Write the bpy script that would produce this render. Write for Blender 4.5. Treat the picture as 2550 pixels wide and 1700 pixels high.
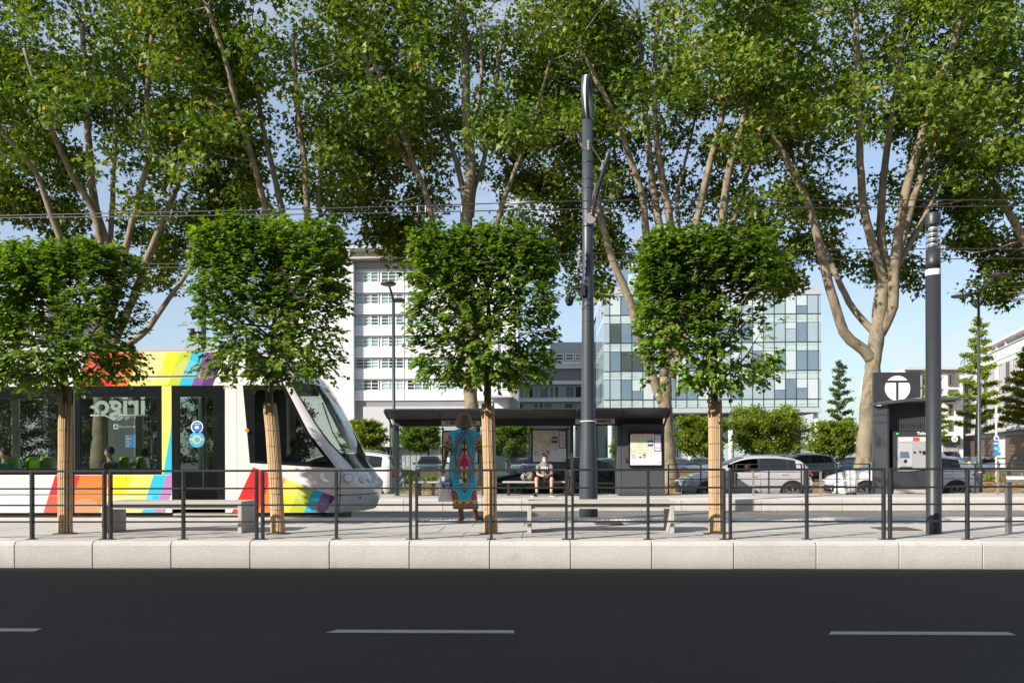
import bpy, bmesh, math, random
import numpy as np
from mathutils import Vector, Matrix
R = math.radians
for o in list(bpy.data.objects): bpy.data.objects.remove(o)
sc = bpy.context.scene
COL = sc.collection
rng = np.random.default_rng(7)
random.seed(7)

# ---------------------------------------------------------------- camera, sky, sun, exposure
CAMZ, FPX, YAW, ROLL = 1.35, 2024.0, R(1.8), 0.0030
U0, V0 = 1275.0, 1144.0                     # principal column and horizon row of the 2550 x 1700 photograph
fwd = Vector((-math.sin(YAW), math.cos(YAW), 0)); rgt = Vector((math.cos(YAW), math.sin(YAW), 0)); upv = Vector((0, 0, 1))
rg2 = rgt * math.cos(ROLL) - upv * math.sin(ROLL); up2 = upv * math.cos(ROLL) + rgt * math.sin(ROLL)
cam = bpy.data.cameras.new('camera'); camo = bpy.data.objects.new('camera', cam); COL.objects.link(camo)
mw = Matrix.Identity(4)
for i in range(3):
    mw[i][0] = rg2[i]; mw[i][1] = up2[i]; mw[i][2] = -fwd[i]
mw[2][3] = CAMZ
camo.matrix_world = mw
cam.sensor_width = 36.0; cam.sensor_fit = 'HORIZONTAL'; cam.lens = FPX / 2550 * 36
cam.shift_y = (V0 - 850) / 2550; cam.clip_start = 0.1; cam.clip_end = 3000
sc.camera = camo

SUN_TO = Vector((-1.45, -1.1, 1.0)).normalized()      # towards the sun: behind the camera, to the left, 29 degrees up
SUN_EL = math.asin(SUN_TO.z); SUN_AZ = math.atan2(SUN_TO.x, SUN_TO.y)
world = bpy.data.worlds.new('World'); sc.world = world; world.use_nodes = True
wn = world.node_tree; wn.nodes.clear()
w_out = wn.nodes.new('ShaderNodeOutputWorld'); w_bg = wn.nodes.new('ShaderNodeBackground')
sky = wn.nodes.new('ShaderNodeTexSky'); sky.sky_type = 'NISHITA'; sky.sun_disc = False
sky.sun_elevation = SUN_EL; sky.sun_rotation = SUN_AZ
sky.altitude = 50; sky.air_density = 1.0; sky.dust_density = 1.6; sky.ozone_density = 2.6
w_bg.inputs[1].default_value = 0.138
# small fair-weather clouds: a noise on the view direction, the same over the whole sky
w_tc = wn.nodes.new('ShaderNodeTexCoord'); w_map = wn.nodes.new('ShaderNodeMapping'); w_map.inputs['Scale'].default_value = (1, 1, 2.6)
w_map.inputs['Location'].default_value = (0.37, 0.1, 0.05)
w_no = wn.nodes.new('ShaderNodeTexNoise'); w_no.inputs['Scale'].default_value = 5.5; w_no.inputs['Detail'].default_value = 6; w_no.inputs['Roughness'].default_value = 0.5
w_ramp = wn.nodes.new('ShaderNodeValToRGB'); w_ramp.color_ramp.elements[0].position = 0.555; w_ramp.color_ramp.elements[1].position = 0.70
w_ramp.color_ramp.elements[0].color = (0, 0, 0, 1); w_ramp.color_ramp.elements[1].color = (0.75, 0.75, 0.75, 1)
w_mix = wn.nodes.new('ShaderNodeMixRGB'); w_mix.inputs[2].default_value = (3.9, 3.9, 4.0, 1)
wn.links.new(w_tc.outputs['Generated'], w_map.inputs[0]); wn.links.new(w_map.outputs[0], w_no.inputs['Vector'])
wn.links.new(w_no.outputs['Fac'], w_ramp.inputs[0]); wn.links.new(w_ramp.outputs[0], w_mix.inputs[0])
w_veil = wn.nodes.new('ShaderNodeMixRGB'); w_veil.inputs[0].default_value = 0.42; w_veil.inputs[2].default_value = (2.55, 2.75, 2.95, 1)   # thin even high haze
wn.links.new(sky.outputs[0], w_veil.inputs[1]); wn.links.new(w_veil.outputs[0], w_mix.inputs[1]); wn.links.new(w_mix.outputs[0], w_bg.inputs[0]); wn.links.new(w_bg.outputs[0], w_out.inputs[0])
sun = bpy.data.lights.new('sun', 'SUN'); sun.energy = 5.0; sun.angle = R(0.53); sun.color = (1.0, 0.925, 0.81)
suno = bpy.data.objects.new('sun', sun); COL.objects.link(suno)
suno.rotation_euler = SUN_TO.to_track_quat('Z', 'Y').to_euler(); suno.location = (-30, -20, 30)
vs = sc.view_settings; vs.view_transform = 'Standard'; vs.look = 'None'; vs.gamma = 1.0; vs.exposure = 0.72; vs.use_curve_mapping = False
cy = sc.cycles; cy.max_bounces = 8; cy.diffuse_bounces = 3; cy.glossy_bounces = 4; cy.transmission_bounces = 8; cy.transparent_max_bounces = 12
cy.caustics_reflective = False; cy.caustics_refractive = False; cy.use_denoising = True; cy.sample_clamp_indirect = 6.0
try: cy.denoiser = 'OPENIMAGEDENOISE'
except Exception: pass

def at(u, v, Y):
    """The world point that stands at depth Y (metres beyond the camera) where the photograph shows (u, v)."""
    d = fwd + rg2 * ((u - U0) / FPX) + up2 * ((V0 - v) / FPX)
    t = Y / d.y
    return Vector((d.x * t, Y, CAMZ + d.z * t))
def proj(p):
    p = Vector(p)-Vector((0, 0, CAMZ)); w = p.dot(fwd)
    return U0+FPX*p.dot(rg2)/w, V0-FPX*p.dot(up2)/w
def atx(u, Y): return at(u, V0, Y).x
def atz(v, Y, u=U0): return at(u, v, Y).z
ZP, ZT, ZS = 0.34, 0.06, 0.0                 # platform tops, tramway, streets

# ---------------------------------------------------------------- object helpers
BASE = {}
def link(ob): COL.objects.link(ob); return ob
def thing(name, label, cat, loc=(0, 0, 0), group=None, rotz=0.0):
    o = bpy.data.objects.new(name, None); link(o); o.location = loc; o.rotation_euler = (0, 0, rotz)
    o.empty_display_size = 0.2
    o['label'] = label; o['category'] = cat
    if group: o['group'] = group
    BASE[o.name] = Vector(loc); return o
def tag(o, label, cat, group=None):
    o['label'] = label; o['category'] = cat
    if group: o['group'] = group
    return o
def structure(o): o['kind'] = 'structure'; return o
def stuff(o): o['kind'] = 'stuff'; return o

class MB:
    """collects faces; build() links them as one mesh object"""
    def __init__(s): s.v = []; s.f = []; s.sm = []
    def add(s, V, F, smooth=False):
        b = len(s.v); s.v += [tuple(p) for p in V]; s.f += [tuple(i + b for i in f) for f in F]; s.sm += [smooth] * len(F); return s
    def box(s, x0, x1, y0, y1, z0, z1):
        V = [(x0,y0,z0),(x1,y0,z0),(x1,y1,z0),(x0,y1,z0),(x0,y0,z1),(x1,y0,z1),(x1,y1,z1),(x0,y1,z1)]
        return s.add(V, [(0,3,2,1),(4,5,6,7),(0,1,5,4),(1,2,6,5),(2,3,7,6),(3,0,4,7)])
    def prism_xz(s, pts, y0, y1):          # polygon in (x, z), extruded along y
        n = len(pts)
        a = sum(pts[i][0]*pts[(i+1)%n][1]-pts[(i+1)%n][0]*pts[i][1] for i in range(n))
        if a < 0: pts = pts[::-1]
        V = [(p[0], y0, p[1]) for p in pts] + [(p[0], y1, p[1]) for p in pts]
        return s.add(V, [tuple(range(n)), tuple(range(2*n-1, n-1, -1))] + [(i+n, (i+1)%n+n, (i+1)%n, i) for i in range(n)])
    def prism_yz(s, pts, x0, x1):
        n = len(pts)
        a = sum(pts[i][0]*pts[(i+1)%n][1]-pts[(i+1)%n][0]*pts[i][1] for i in range(n))
        if a < 0: pts = pts[::-1]
        V = [(x1, p[0], p[1]) for p in pts] + [(x0, p[0], p[1]) for p in pts]
        return s.add(V, [tuple(range(n)), tuple(range(2*n-1, n-1, -1))] + [(i+n, (i+1)%n+n, (i+1)%n, i) for i in range(n)])
    def prism_xy(s, pts, z0, z1):
        n = len(pts)
        a = sum(pts[i][0]*pts[(i+1)%n][1]-pts[(i+1)%n][0]*pts[i][1] for i in range(n))
        if a < 0: pts = pts[::-1]
        V = [(p[0], p[1], z1) for p in pts] + [(p[0], p[1], z0) for p in pts]
        return s.add(V, [tuple(range(n)), tuple(range(2*n-1, n-1, -1))] + [(i+n, (i+1)%n+n, (i+1)%n, i) for i in range(n)])
    def tube(s, pts, rad, n=8, cap=True):
        pts = [Vector(p) for p in pts]; m = len(pts)
        if not hasattr(rad, '__len__'): rad = [rad] * m
        V = []; up = None
        for i, p in enumerate(pts):
            d = (pts[min(i+1, m-1)] - pts[max(i-1, 0)])
            d = d.normalized() if d.length > 1e-9 else Vector((0, 0, 1))
            if up is None:
                up = Vector((1, 0, 0)) if abs(d.x) < .8 else Vector((0, 1, 0))
            up = (up - d * up.dot(d)).normalized(); w = d.cross(up)
            for k in range(n):
                a = 2 * math.pi * k / n
                V.append(p + (up * math.cos(a) + w * math.sin(a)) * rad[i])
        F = [(i*n+k, i*n+(k+1) % n, (i+1)*n+(k+1) % n, (i+1)*n+k) for i in range(m-1) for k in range(n)]
        b = len(s.v); s.add(V, F, n > 5)
        if cap:
            s.f.append(tuple(b+k for k in range(n-1, -1, -1))); s.f.append(tuple(b+(m-1)*n+k for k in range(n))); s.sm += [False, False]
        return s
    def lathe(s, prof, c=(0, 0, 0), n=24, cap=True):   # profile of (radius, z) about a vertical axis
        V = [(c[0]+r*math.cos(2*math.pi*k/n), c[1]+r*math.sin(2*math.pi*k/n), c[2]+z) for r, z in prof for k in range(n)]
        m = len(prof)
        b = len(s.v); s.add(V, [(i*n+k, i*n+(k+1) % n, (i+1)*n+(k+1) % n, (i+1)*n+k) for i in range(m-1) for k in range(n)], True)
        if cap:
            s.f.append(tuple(b+k for k in range(n-1, -1, -1))); s.f.append(tuple(b+(m-1)*n+k for k in range(n))); s.sm += [False, False]
        return s
    def disc(s, c, nrm, r, n=20, t=0.01, ry=None):
        c = Vector(c); nrm = Vector(nrm).normalized(); a = Vector((0, 0, 1)) if abs(nrm.z) < .9 else Vector((1, 0, 0))
        e1 = nrm.cross(a).normalized(); e2 = nrm.cross(e1); ry = ry or r
        P = [e1 * math.cos(2*math.pi*k/n) * r + e2 * math.sin(2*math.pi*k/n) * ry for k in range(n)]
        V = [c + p for p in P] + [c + p + nrm * t for p in P]
        return s.add(V, [tuple(range(n-1, -1, -1)), tuple(range(n, 2*n))] + [(k, (k+1) % n, (k+1) % n+n, k+n) for k in range(n)])
    def ell(s, c, r, n=14, m=9):
        V = []; F = []
        for i in range(m+1):
            th = math.pi * i / m
            for k in range(n):
                a = 2*math.pi*k/n
                V.append((c[0]+r[0]*math.sin(th)*math.cos(a), c[1]+r[1]*math.sin(th)*math.sin(a), c[2]-r[2]*math.cos(th)))
        for i in range(m):
            for k in range(n):
                F.append((i*n+k, i*n+(k+1) % n, (i+1)*n+(k+1) % n, (i+1)*n+k))
        return s.add(V, F, True)
    def grid(s, G, smooth=True, closed=False):     # G[i][j] points
        r = len(G); c = len(G[0]); V = [p for row in G for p in row]
        jj = c if closed else c-1
        return s.add(V, [(i*c+j, i*c+(j+1) % c, (i+1)*c+(j+1) % c, (i+1)*c+j) for i in range(r-1) for j in range(jj)], smooth)
    def mesh(s, name, base=None):
        me = bpy.data.meshes.new(name)
        V = s.v if base is None else [(p[0]-base[0], p[1]-base[1], p[2]-base[2]) for p in s.v]
        me.from_pydata(V, [], s.f); me.polygons.foreach_set('use_smooth', s.sm); me.update(); return me
    def build(s, name, mat, parent=None, bevel=0, seg=2, weld=False):
        base = BASE.get(parent.name) if parent is not None else None
        me = s.mesh(name, base)
        if weld:
            bm = bmesh.new(); bm.from_mesh(me); bmesh.ops.remove_doubles(bm, verts=bm.verts, dist=1e-5); bm.to_mesh(me); bm.free()
        return place(name, me, mat, parent, bevel, seg)
def place(name, me, mat, parent=None, bevel=0, seg=2):
    o = bpy.data.objects.new(name, me); link(o)
    if mat is not None and len(me.materials) == 0: me.materials.append(mat)
    if parent is not None:
        o.parent = parent; BASE[o.name] = BASE.get(parent.name, Vector((0, 0, 0)))
    else: BASE[o.name] = Vector((0, 0, 0))
    if bevel:
        b = o.modifiers.new('Bevel', 'BEVEL'); b.width = bevel; b.segments = seg; b.limit_method = 'ANGLE'; b.angle_limit = R(40); b.harden_normals = False
    return o
def dup(o, parent=None):
    c = o.copy(); link(c); c.parent = parent
    BASE[c.name] = Vector((0, 0, 0))
    for ch in o.children: dup(ch, c)
    return c
def inst(o, loc, parent=None, scale=None, rotz=0):           # another object with the same mesh data
    c = bpy.data.objects.new(o.name.split('.')[0], o.data); link(c); c.location = loc; c.parent = parent; c.rotation_euler = (0, 0, rotz)
    if scale: c.scale = scale
    for md in o.modifiers:
        b = c.modifiers.new(md.name, md.type); b.width = md.width; b.segments = md.segments; b.limit_method = md.limit_method; b.angle_limit = md.angle_limit
    return c
def np_mesh(name, V, F, rnd=None, smooth=False):
    me = bpy.data.meshes.new(name); n = len(V); m, k = F.shape
    me.vertices.add(n); me.vertices.foreach_set('co', np.ascontiguousarray(V, dtype=np.float32).ravel())
    me.loops.add(m*k); me.loops.foreach_set('vertex_index', np.ascontiguousarray(F, dtype=np.int32).ravel())
    me.polygons.add(m); me.polygons.foreach_set('loop_start', np.arange(0, m*k, k, dtype=np.int32))
    if smooth: me.polygons.foreach_set('use_smooth', np.ones(m, dtype=bool))
    if rnd is not None:
        a = me.attributes.new('rnd', 'FLOAT', 'POINT'); a.data.foreach_set('value', np.ascontiguousarray(rnd, dtype=np.float32))
    me.update(calc_edges=True); return me
def text_mesh(txt, size, mat, name, parent, origin, xdir=(1, 0, 0), updir=(0, 0, 1), align='CENTER', depth=0.003, bold=0.0, sx=1.0):
    cu = bpy.data.curves.new(name, 'FONT'); cu.body = txt; cu.size = size; cu.align_x = align; cu.align_y = 'CENTER'; cu.extrude = depth; cu.offset = bold; cu.resolution_u = 3
    to = bpy.data.objects.new(name, cu); link(to)
    dg = bpy.context.evaluated_depsgraph_get(); me = bpy.data.meshes.new_from_object(to.evaluated_get(dg))
    bpy.data.objects.remove(to); bpy.data.curves.remove(cu)
    x = Vector(xdir).normalized(); z = Vector(updir).normalized(); n = x.cross(z)
    b = BASE.get(parent.name, Vector((0, 0, 0))) if parent is not None else Vector((0, 0, 0))
    M = Matrix(((x.x*sx, z.x, n.x, origin[0]-b[0]), (x.y*sx, z.y, n.y, origin[1]-b[1]), (x.z*sx, z.z, n.z, origin[2]-b[2]), (0, 0, 0, 1)))
    me.transform(M); me.materials.clear()
    return place(name, me, mat, parent)

# ---------------------------------------------------------------- materials
def new_mat(name):
    m = bpy.data.materials.new(name); m.use_nodes = True; nt = m.node_tree; nt.nodes.clear()
    out = nt.nodes.new('ShaderNodeOutputMaterial'); return m, nt, out
def surf(name, col, rough=0.6, var=0.08, scale=4.0, bump=0.0, bscale=60.0, metal=0.0, spec=0.5, coat=0.0, orand=0.0, detail=6, aniso=(1, 1, 1), speck=0.0, speck_scale=220, dirt=None):
    """procedural surface: base colour with soft mottling, fine specks, bump, and a small change from object to object"""
    m, nt, out = new_mat(name); N = nt.nodes; L = nt.links
    p = N.new('ShaderNodeBsdfPrincipled'); L.new(p.outputs[0], out.inputs[0])
    tc = N.new('ShaderNodeTexCoord'); oi = N.new('ShaderNodeObjectInfo'); mp = N.new('ShaderNodeMapping'); mp.inputs['Scale'].default_value = aniso
    sc_ = N.new('ShaderNodeVectorMath'); sc_.operation = 'SCALE'; sc_.inputs[0].default_value = (37.1, 19.7, 11.3); L.new(oi.outputs['Random'], sc_.inputs['Scale'])
    ad = N.new('ShaderNodeVectorMath'); ad.operation = 'ADD'; L.new(tc.outputs['Object'], ad.inputs[0]); L.new(sc_.outputs[0], ad.inputs[1]); L.new(ad.outputs[0], mp.inputs[0])
    no = N.new('ShaderNodeTexNoise'); no.inputs['Scale'].default_value = scale; no.inputs['Detail'].default_value = detail; no.inputs['Roughness'].default_value = 0.62; L.new(mp.outputs[0], no.inputs['Vector'])
    mr = N.new('ShaderNodeMapRange'); mr.inputs[1].default_value = 0.25; mr.inputs[2].default_value = 0.75; mr.inputs[3].default_value = 1 - var; mr.inputs[4].default_value = 1 + var; L.new(no.outputs['Fac'], mr.inputs[0])
    val = mr.outputs[0]
    if orand:
        m2 = N.new('ShaderNodeMapRange'); m2.inputs[3].default_value = 1-orand; m2.inputs[4].default_value = 1+orand; L.new(oi.outputs['Random'], m2.inputs[0])
        mu = N.new('ShaderNodeMath'); mu.operation = 'MULTIPLY'; L.new(val, mu.inputs[0]); L.new(m2.outputs[0], mu.inputs[1]); val = mu.outputs[0]
    if speck:
        n3 = N.new('ShaderNodeTexNoise'); n3.inputs['Scale'].default_value = speck_scale; n3.inputs['Detail'].default_value = 2; L.new(mp.outputs[0], n3.inputs['Vector'])
        m3 = N.new('ShaderNodeMapRange'); m3.inputs[1].default_value = 0.3; m3.inputs[2].default_value = 0.7; m3.inputs[3].default_value = 1-speck; m3.inputs[4].default_value = 1+speck; L.new(n3.outputs['Fac'], m3.inputs[0])
        mu = N.new('ShaderNodeMath'); mu.operation = 'MULTIPLY'; L.new(val, mu.inputs[0]); L.new(m3.outputs[0], mu.inputs[1]); val = mu.outputs[0]
    hs = N.new('ShaderNodeVectorMath'); hs.operation = 'SCALE'; hs.inputs[0].default_value = col[:3]; L.new(val, hs.inputs['Scale'])
    colout = hs.outputs[0]
    if dirt:                                  # stains with a shape of their own: (colour, scale, threshold)
        n4 = N.new('ShaderNodeTexNoise'); n4.inputs['Scale'].default_value = dirt[1]; n4.inputs['Detail'].default_value = 8; n4.inputs['Roughness'].default_value = .7; L.new(mp.outputs[0], n4.inputs['Vector'])
        m4 = N.new('ShaderNodeMapRange'); m4.inputs[1].default_value = dirt[2]; m4.inputs[2].default_value = dirt[2]+.18; L.new(n4.outputs['Fac'], m4.inputs[0])
        mx = N.new('ShaderNodeMixRGB'); mx.inputs[2].default_value = (*dirt[0], 1); L.new(m4.outputs[0], mx.inputs[0]); L.new(colout, mx.inputs[1]); colout = mx.outputs[0]
    L.new(colout, p.inputs['Base Color'])
    r2 = N.new('ShaderNodeMapRange'); r2.inputs[3].default_value = max(0.02, rough-0.08); r2.inputs[4].default_value = min(1, rough+0.08); L.new(no.outputs['Fac'], r2.inputs[0]); L.new(r2.outputs[0], p.inputs['Roughness'])
    p.inputs['Metallic'].default_value = metal; p.inputs['Specular IOR Level'].default_value = spec; p.inputs['Coat Weight'].default_value = coat; p.inputs['Coat Roughness'].default_value = 0.06
    if bump:
        nb = N.new('ShaderNodeTexNoise'); nb.inputs['Scale'].default_value = bscale; nb.inputs['Detail'].default_value = 4; L.new(mp.outputs[0], nb.inputs['Vector'])
        bp = N.new('ShaderNodeBump'); bp.inputs['Strength'].default_value = bump; bp.inputs['Distance'].default_value = 0.02; L.new(nb.outputs['Fac'], bp.inputs['Height']); L.new(bp.outputs[0], p.inputs['Normal'])
    return m
def glass(name, tint=(0.75, 0.85, 0.85), refl=0.9, alpha_dark=0.0, rough=0.0, ior=1.5):
    """thin pane: clear tinted pass-through plus Fresnel reflection"""
    m, nt, out = new_mat(name); N = nt.nodes; L = nt.links
    tr = N.new('ShaderNodeBsdfTransparent'); tr.inputs[0].default_value = (*tint, 1)
    gl = N.new('ShaderNodeBsdfGlossy'); gl.inputs['Roughness'].default_value = rough; gl.inputs[0].default_value = (refl, refl, refl, 1)
    lw = N.new('ShaderNodeLayerWeight'); lw.inputs[0].default_value = 0.5; pw = N.new('ShaderNodeMath'); pw.operation = 'POWER'; pw.inputs[1].default_value = 5.0; L.new(lw.outputs['Facing'], pw.inputs[0])
    f0 = ((ior-1)/(ior+1))**2; ma = N.new('ShaderNodeMath'); ma.operation = 'MULTIPLY_ADD'; ma.inputs[1].default_value = 1-f0; ma.inputs[2].default_value = f0; L.new(pw.outputs[0], ma.inputs[0]); mx = N.new('ShaderNodeMixShader')
    L.new(ma.outputs[0], mx.inputs[0]); L.new(tr.outputs[0], mx.inputs[1]); L.new(gl.outputs[0], mx.inputs[2]); L.new(mx.outputs[0], out.inputs[0])
    return m
def leaf_mat(name, cols, trans=0.35, gloss=0.06, grough=0.4):
    m, nt, out = new_mat(name); N = nt.nodes; L = nt.links
    a = N.new('ShaderNodeAttribute'); a.attribute_name = 'rnd'
    rp = N.new('ShaderNodeValToRGB'); els = rp.color_ramp.elements
    while len(els) < len(cols): els.new(0.5)
    for e, (p_, c_) in zip(els, cols): e.position = p_; e.color = (*c_, 1)
    L.new(a.outputs['Fac'], rp.inputs[0])
    d = N.new('ShaderNodeBsdfDiffuse'); t = N.new('ShaderNodeBsdfTranslucent'); g = N.new('ShaderNodeBsdfGlossy'); g.inputs['Roughness'].default_value = grough
    g.inputs[0].default_value = (.5, .53, .45, 1)
    L.new(rp.outputs[0], d.inputs[0])
    hb = N.new('ShaderNodeMixRGB'); hb.blend_type = 'MULTIPLY'; hb.inputs[0].default_value = 1; hb.inputs[2].default_value = (1.55, 1.5, .55, 1); L.new(rp.outputs[0], hb.inputs[1]); L.new(hb.outputs[0], t.inputs[0])
    m1 = N.new('ShaderNodeMixShader'); m1.inputs[0].default_value = trans; L.new(d.outputs[0], m1.inputs[1]); L.new(t.outputs[0], m1.inputs[2])
    m2 = N.new('ShaderNodeMixShader'); m2.inputs[0].default_value = gloss; L.new(m1.outputs[0], m2.inputs[1]); L.new(g.outputs[0], m2.inputs[2]); L.new(m2.outputs[0], out.inputs[0])
    return m
def paint(name, col, rough=0.3, metal=0.0, coat=0.8): return surf(name, col, rough=rough, var=0.03, scale=2, metal=metal, coat=coat, orand=0)
def emit(name, col, s):
    m, nt, out = new_mat(name); e = nt.nodes.new('ShaderNodeEmission'); e.inputs[0].default_value = (*col, 1); e.inputs[1].default_value = s; nt.links.new(e.outputs[0], out.inputs[0]); return m

MT = dict(
    asphalt=surf('asphalt', (.0315, .029, .028), .85, .17, 3.0, .4, 260, speck=.55, speck_scale=300, dirt=((.043, .040, .038), 1.1, .56), spec=.25, aniso=(.22, 1, 1), detail=9),
    street=surf('street_asphalt', (.075, .075, .078), .9, .15, .8, .2, 150, speck=.2),
    roadpaint=surf('road_paint', (.36, .345, .33), .7, .16, 7, .15, 200, speck=.2, speck_scale=110, dirt=((.09, .085, .08), 9, .575)),
    kerb=surf('kerb_granite', (.50, .48, .462), .75, .07, 3, .5, 120, orand=.06, speck=.13, speck_scale=85, dirt=((.36, .33, .30), 2.6, .585)),
    slab=surf('paving_slab', (.43, .41, .39), .8, .06, 2.5, .15, 200, orand=.05, speck=.12, speck_scale=180, dirt=((.34, .31, .285), 2.6, .56)),
    joint=surf('joint_mortar', (.30, .26, .21), .95, .2, 9, .3, 90),
    edgestone=surf('edge_stone', (.50, .47, .44), .8, .06, 4, .15, 150, orand=.04, speck=.15),
    cobble=surf('track_paving', (.155, .145, .135), .85, .22, 3, .3, 80, orand=.16, speck=.2, dirt=((.26, .25, .235), 5, .62)),
    rail=surf('rail_steel', (.30, .29, .28), .35, .1, 6, metal=.9),
    anthr=surf('anthracite_paint', (.026, .030, .034), .42, .10, 5, .02, 200, spec=.45),
    fence=surf('fence_paint', (.024, .0255, .028), .45, .12, 7, .04, 180, spec=.45),
    mast=surf('mast_paint', (.040, .052, .062), .42, .10, 3, .02, 90, spec=.45, aniso=(1, 1, .25)),
    black=surf('black_rubber', (.012, .012, .013), .6, .1, 8),
    gloss_black=surf('gloss_black', (.010, .011, .013), .12, .05, 3, spec=.5),
    concrete=surf('bench_concrete', (.40, .385, .36), .7, .05, 4, .08, 160, speck=.05, orand=.03),
    steel=surf('brushed_steel', (.55, .54, .52), .32, .05, 6, metal=.95),
    grate=surf('rusty_iron', (.10, .065, .048), .75, .25, 14, .2, 90),
    white=surf('white_paint', (.80, .79, .78), .45, .03, 3),
    leafs=surf('fallen_leaves_ground', (.30, .19, .10), .95, .35, 14, .8, 60, detail=9, dirt=((.12, .09, .05), 9, .5)),
    soil=surf('soil', (.14, .10, .06), .95, .3, 6, .6, 60),
    bark=surf('plane_bark', (.215, .180, .122), .85, .22, 3.2, .6, 18, dirt=((.078, .068, .047), 2.6, .48), aniso=(1, 1, .6), speck=.12, speck_scale=25),
    hbark=surf('hornbeam_bark', (.145, .115, .088), .9, .3, 7, .5, 40, aniso=(1, 1, .4)),
    reed=surf('reed', (.50, .34, .19), .6, .28, 30, .1, 50, orand=.05, aniso=(1, 1, .02), detail=3, dirt=((.24, .14, .07), 26, .62)),
    wire=surf('wire', (.06, .055, .05), .5, .1, 5, metal=.4),
    insul=surf('insulator', (.24, .22, .21), .4, .05, 5),
    pane=glass('clear_pane', (.84, .90, .89)),
    skin=surf('skin_light', (.52, .31, .23), .55, .05, 12, spec=.4),
    skin_d=surf('skin_dark', (.12, .058, .034), .5, .06, 12, spec=.4),
)
LEAF_PLANE = leaf_mat('plane_leaf', [(0, (.030, .060, .008)), (.35, (.082, .150, .014)), (.7, (.158, .230, .023)), (.93, (.27, .31, .036)), (1, (.38, .20, .05))], .37, .04, .5)
LEAF_HORN = leaf_mat('hornbeam_leaf', [(0, (.050, .105, .014)), (.4, (.112, .208, .022)), (.8, (.195, .310, .034)), (1, (.29, .37, .055))], .42, .055, .42)
LEAF_LOCUST = leaf_mat('locust_leaf', [(0, (.10, .15, .018)), (.6, (.18, .25, .030)), (1, (.28, .34, .05))], .42, .03, .5)
LEAF_GINKGO = leaf_mat('ginkgo_leaf', [(0, (.16, .23, .03)), (.6, (.28, .37, .05)), (1, (.38, .45, .07))], .48, .03, .5)
LEAF_CONIFER = leaf_mat('conifer_leaf', [(0, (.07, .12, .05)), (.6, (.12, .18, .07)), (1, (.17, .23, .09))], .35, .03, .5)
LEAF_YELLOW = leaf_mat('yellow_green_leaf', [(0, (.15, .18, .018)), (.6, (.30, .31, .026)), (1, (.42, .38, .035))], .42, .04, .5)
# ================================================================ THE SETTING
def sheet(name, x0, x1, y0, y1, z, mat, t=0.02):
    return structure(MB().box(x0, x1, y0, y1, z-t, z).build(name, mat))
sheet('ground', -600, 600, 28.0, 1500, -0.030, MT['street'])
road = sheet('road', -120, 120, -5.0, 10.40, 0.0, MT['asphalt'], .2)
for (ua, ub) in ((-360, 96), (817, 1281), (2057, 2520)):                 # worn lane dashes
    a = at(ua, 1573, 6.37); b = at(ub, 1573, 6.37); y = 2024*1.35/(1573-V0)
    MB().prism_xy([(a.x-.0, y-.055), (b.x, y-.055), (b.x-.005, y+.055), (a.x+.06, y+.055)], 0.0, 0.004).build('lane_dash', MT['roadpaint'], road)
pv = sheet('near_pavement', -120, 120, -8.0, -5.0, 0.13, MT['slab'], .3)

# near platform: solid core, one kerb stone after another, slabs, tactile studs, edge stones
XA, XB = -13.0, 13.0
plat = structure(MB().box(XA-30, XB+30, 10.12, 14.28, 0.0, 0.300).build('near_platform', MT['joint']))
kx0, kx1 = atx(35, 10.07), atx(2447, 10.07); kd = (kx1-kx0)/12
km = MB()
prof = [(10.075, .0), (10.070, .20), (10.072, .285), (10.084, .318), (10.112, .336), (10.16, .340), (10.455, .340), (10.455, .0)]
km.prism_yz([(p[0]-10.07, p[1]) for p in prof], 0.005, kd-.005)
k0 = km.build('kerb_stone', MT['kerb'], plat, bevel=.006)
k0.location = (kx0-5*kd, 10.07, 0)
for i in range(-4, 18): inst(k0, (kx0+i*kd, 10.07+random.uniform(-.0015, .0015), random.uniform(-.002, .002)), plat)
def slab_rows(parent, name, mat, rows, w, x0, x1, ztop, t=.04, gap=.007, jit=.0015):
    for r, (ya, yb) in enumerate(rows):
        s0 = None; off = (w*.5 if r % 2 else 0)
        n = int((x1-x0)/w)
        for i in range(n):
            x = x0+off+i*w
            if s0 is None:
                s0 = MB().box(gap/2, w-gap/2, gap/2, yb-ya-gap/2, -t, 0).build(name, mat, parent, bevel=.003, seg=1); s0.location = (x, ya, ztop)
            else: inst(s0, (x, ya, ztop+random.uniform(-jit, jit)), parent)
slab_rows(plat, 'paving_slab', MT['slab'], [(10.46, 11.40), (11.40, 12.35), (12.35, 13.30)], .80, XA, XB, ZP)
slab_rows(plat, 'tactile_slab', MT['edgestone'], [(13.30, 13.74)], .80, XA, XB, ZP)
slab_rows(plat, 'edge_stone', MT['edgestone'], [(13.74, 14.29)], 1.0, XA, XB, ZP)
def studs(parent, x0, x1, ys, z, d=.075, r=.0125, h=.005):
    m = MB()
    for yy in ys:
        x = x0
        while x < x1:
            V = [(x+r*math.cos(a*math.pi/3), yy+r*math.sin(a*math.pi/3), z) for a in range(6)] + [(x+.6*r*math.cos(a*math.pi/3), yy+.6*r*math.sin(a*math.pi/3), z+h) for a in range(6)]
            m.add(V, [tuple(range(6, 12))]+[(a, (a+1) % 6, (a+1) % 6+6, a+6) for a in range(6)]); x += d
    return stuff(m.build('tactile_studs', MT['white'], parent))
studs(plat, -11, 11, [13.37+.075*i for i in range(5)], ZP+.001)

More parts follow.
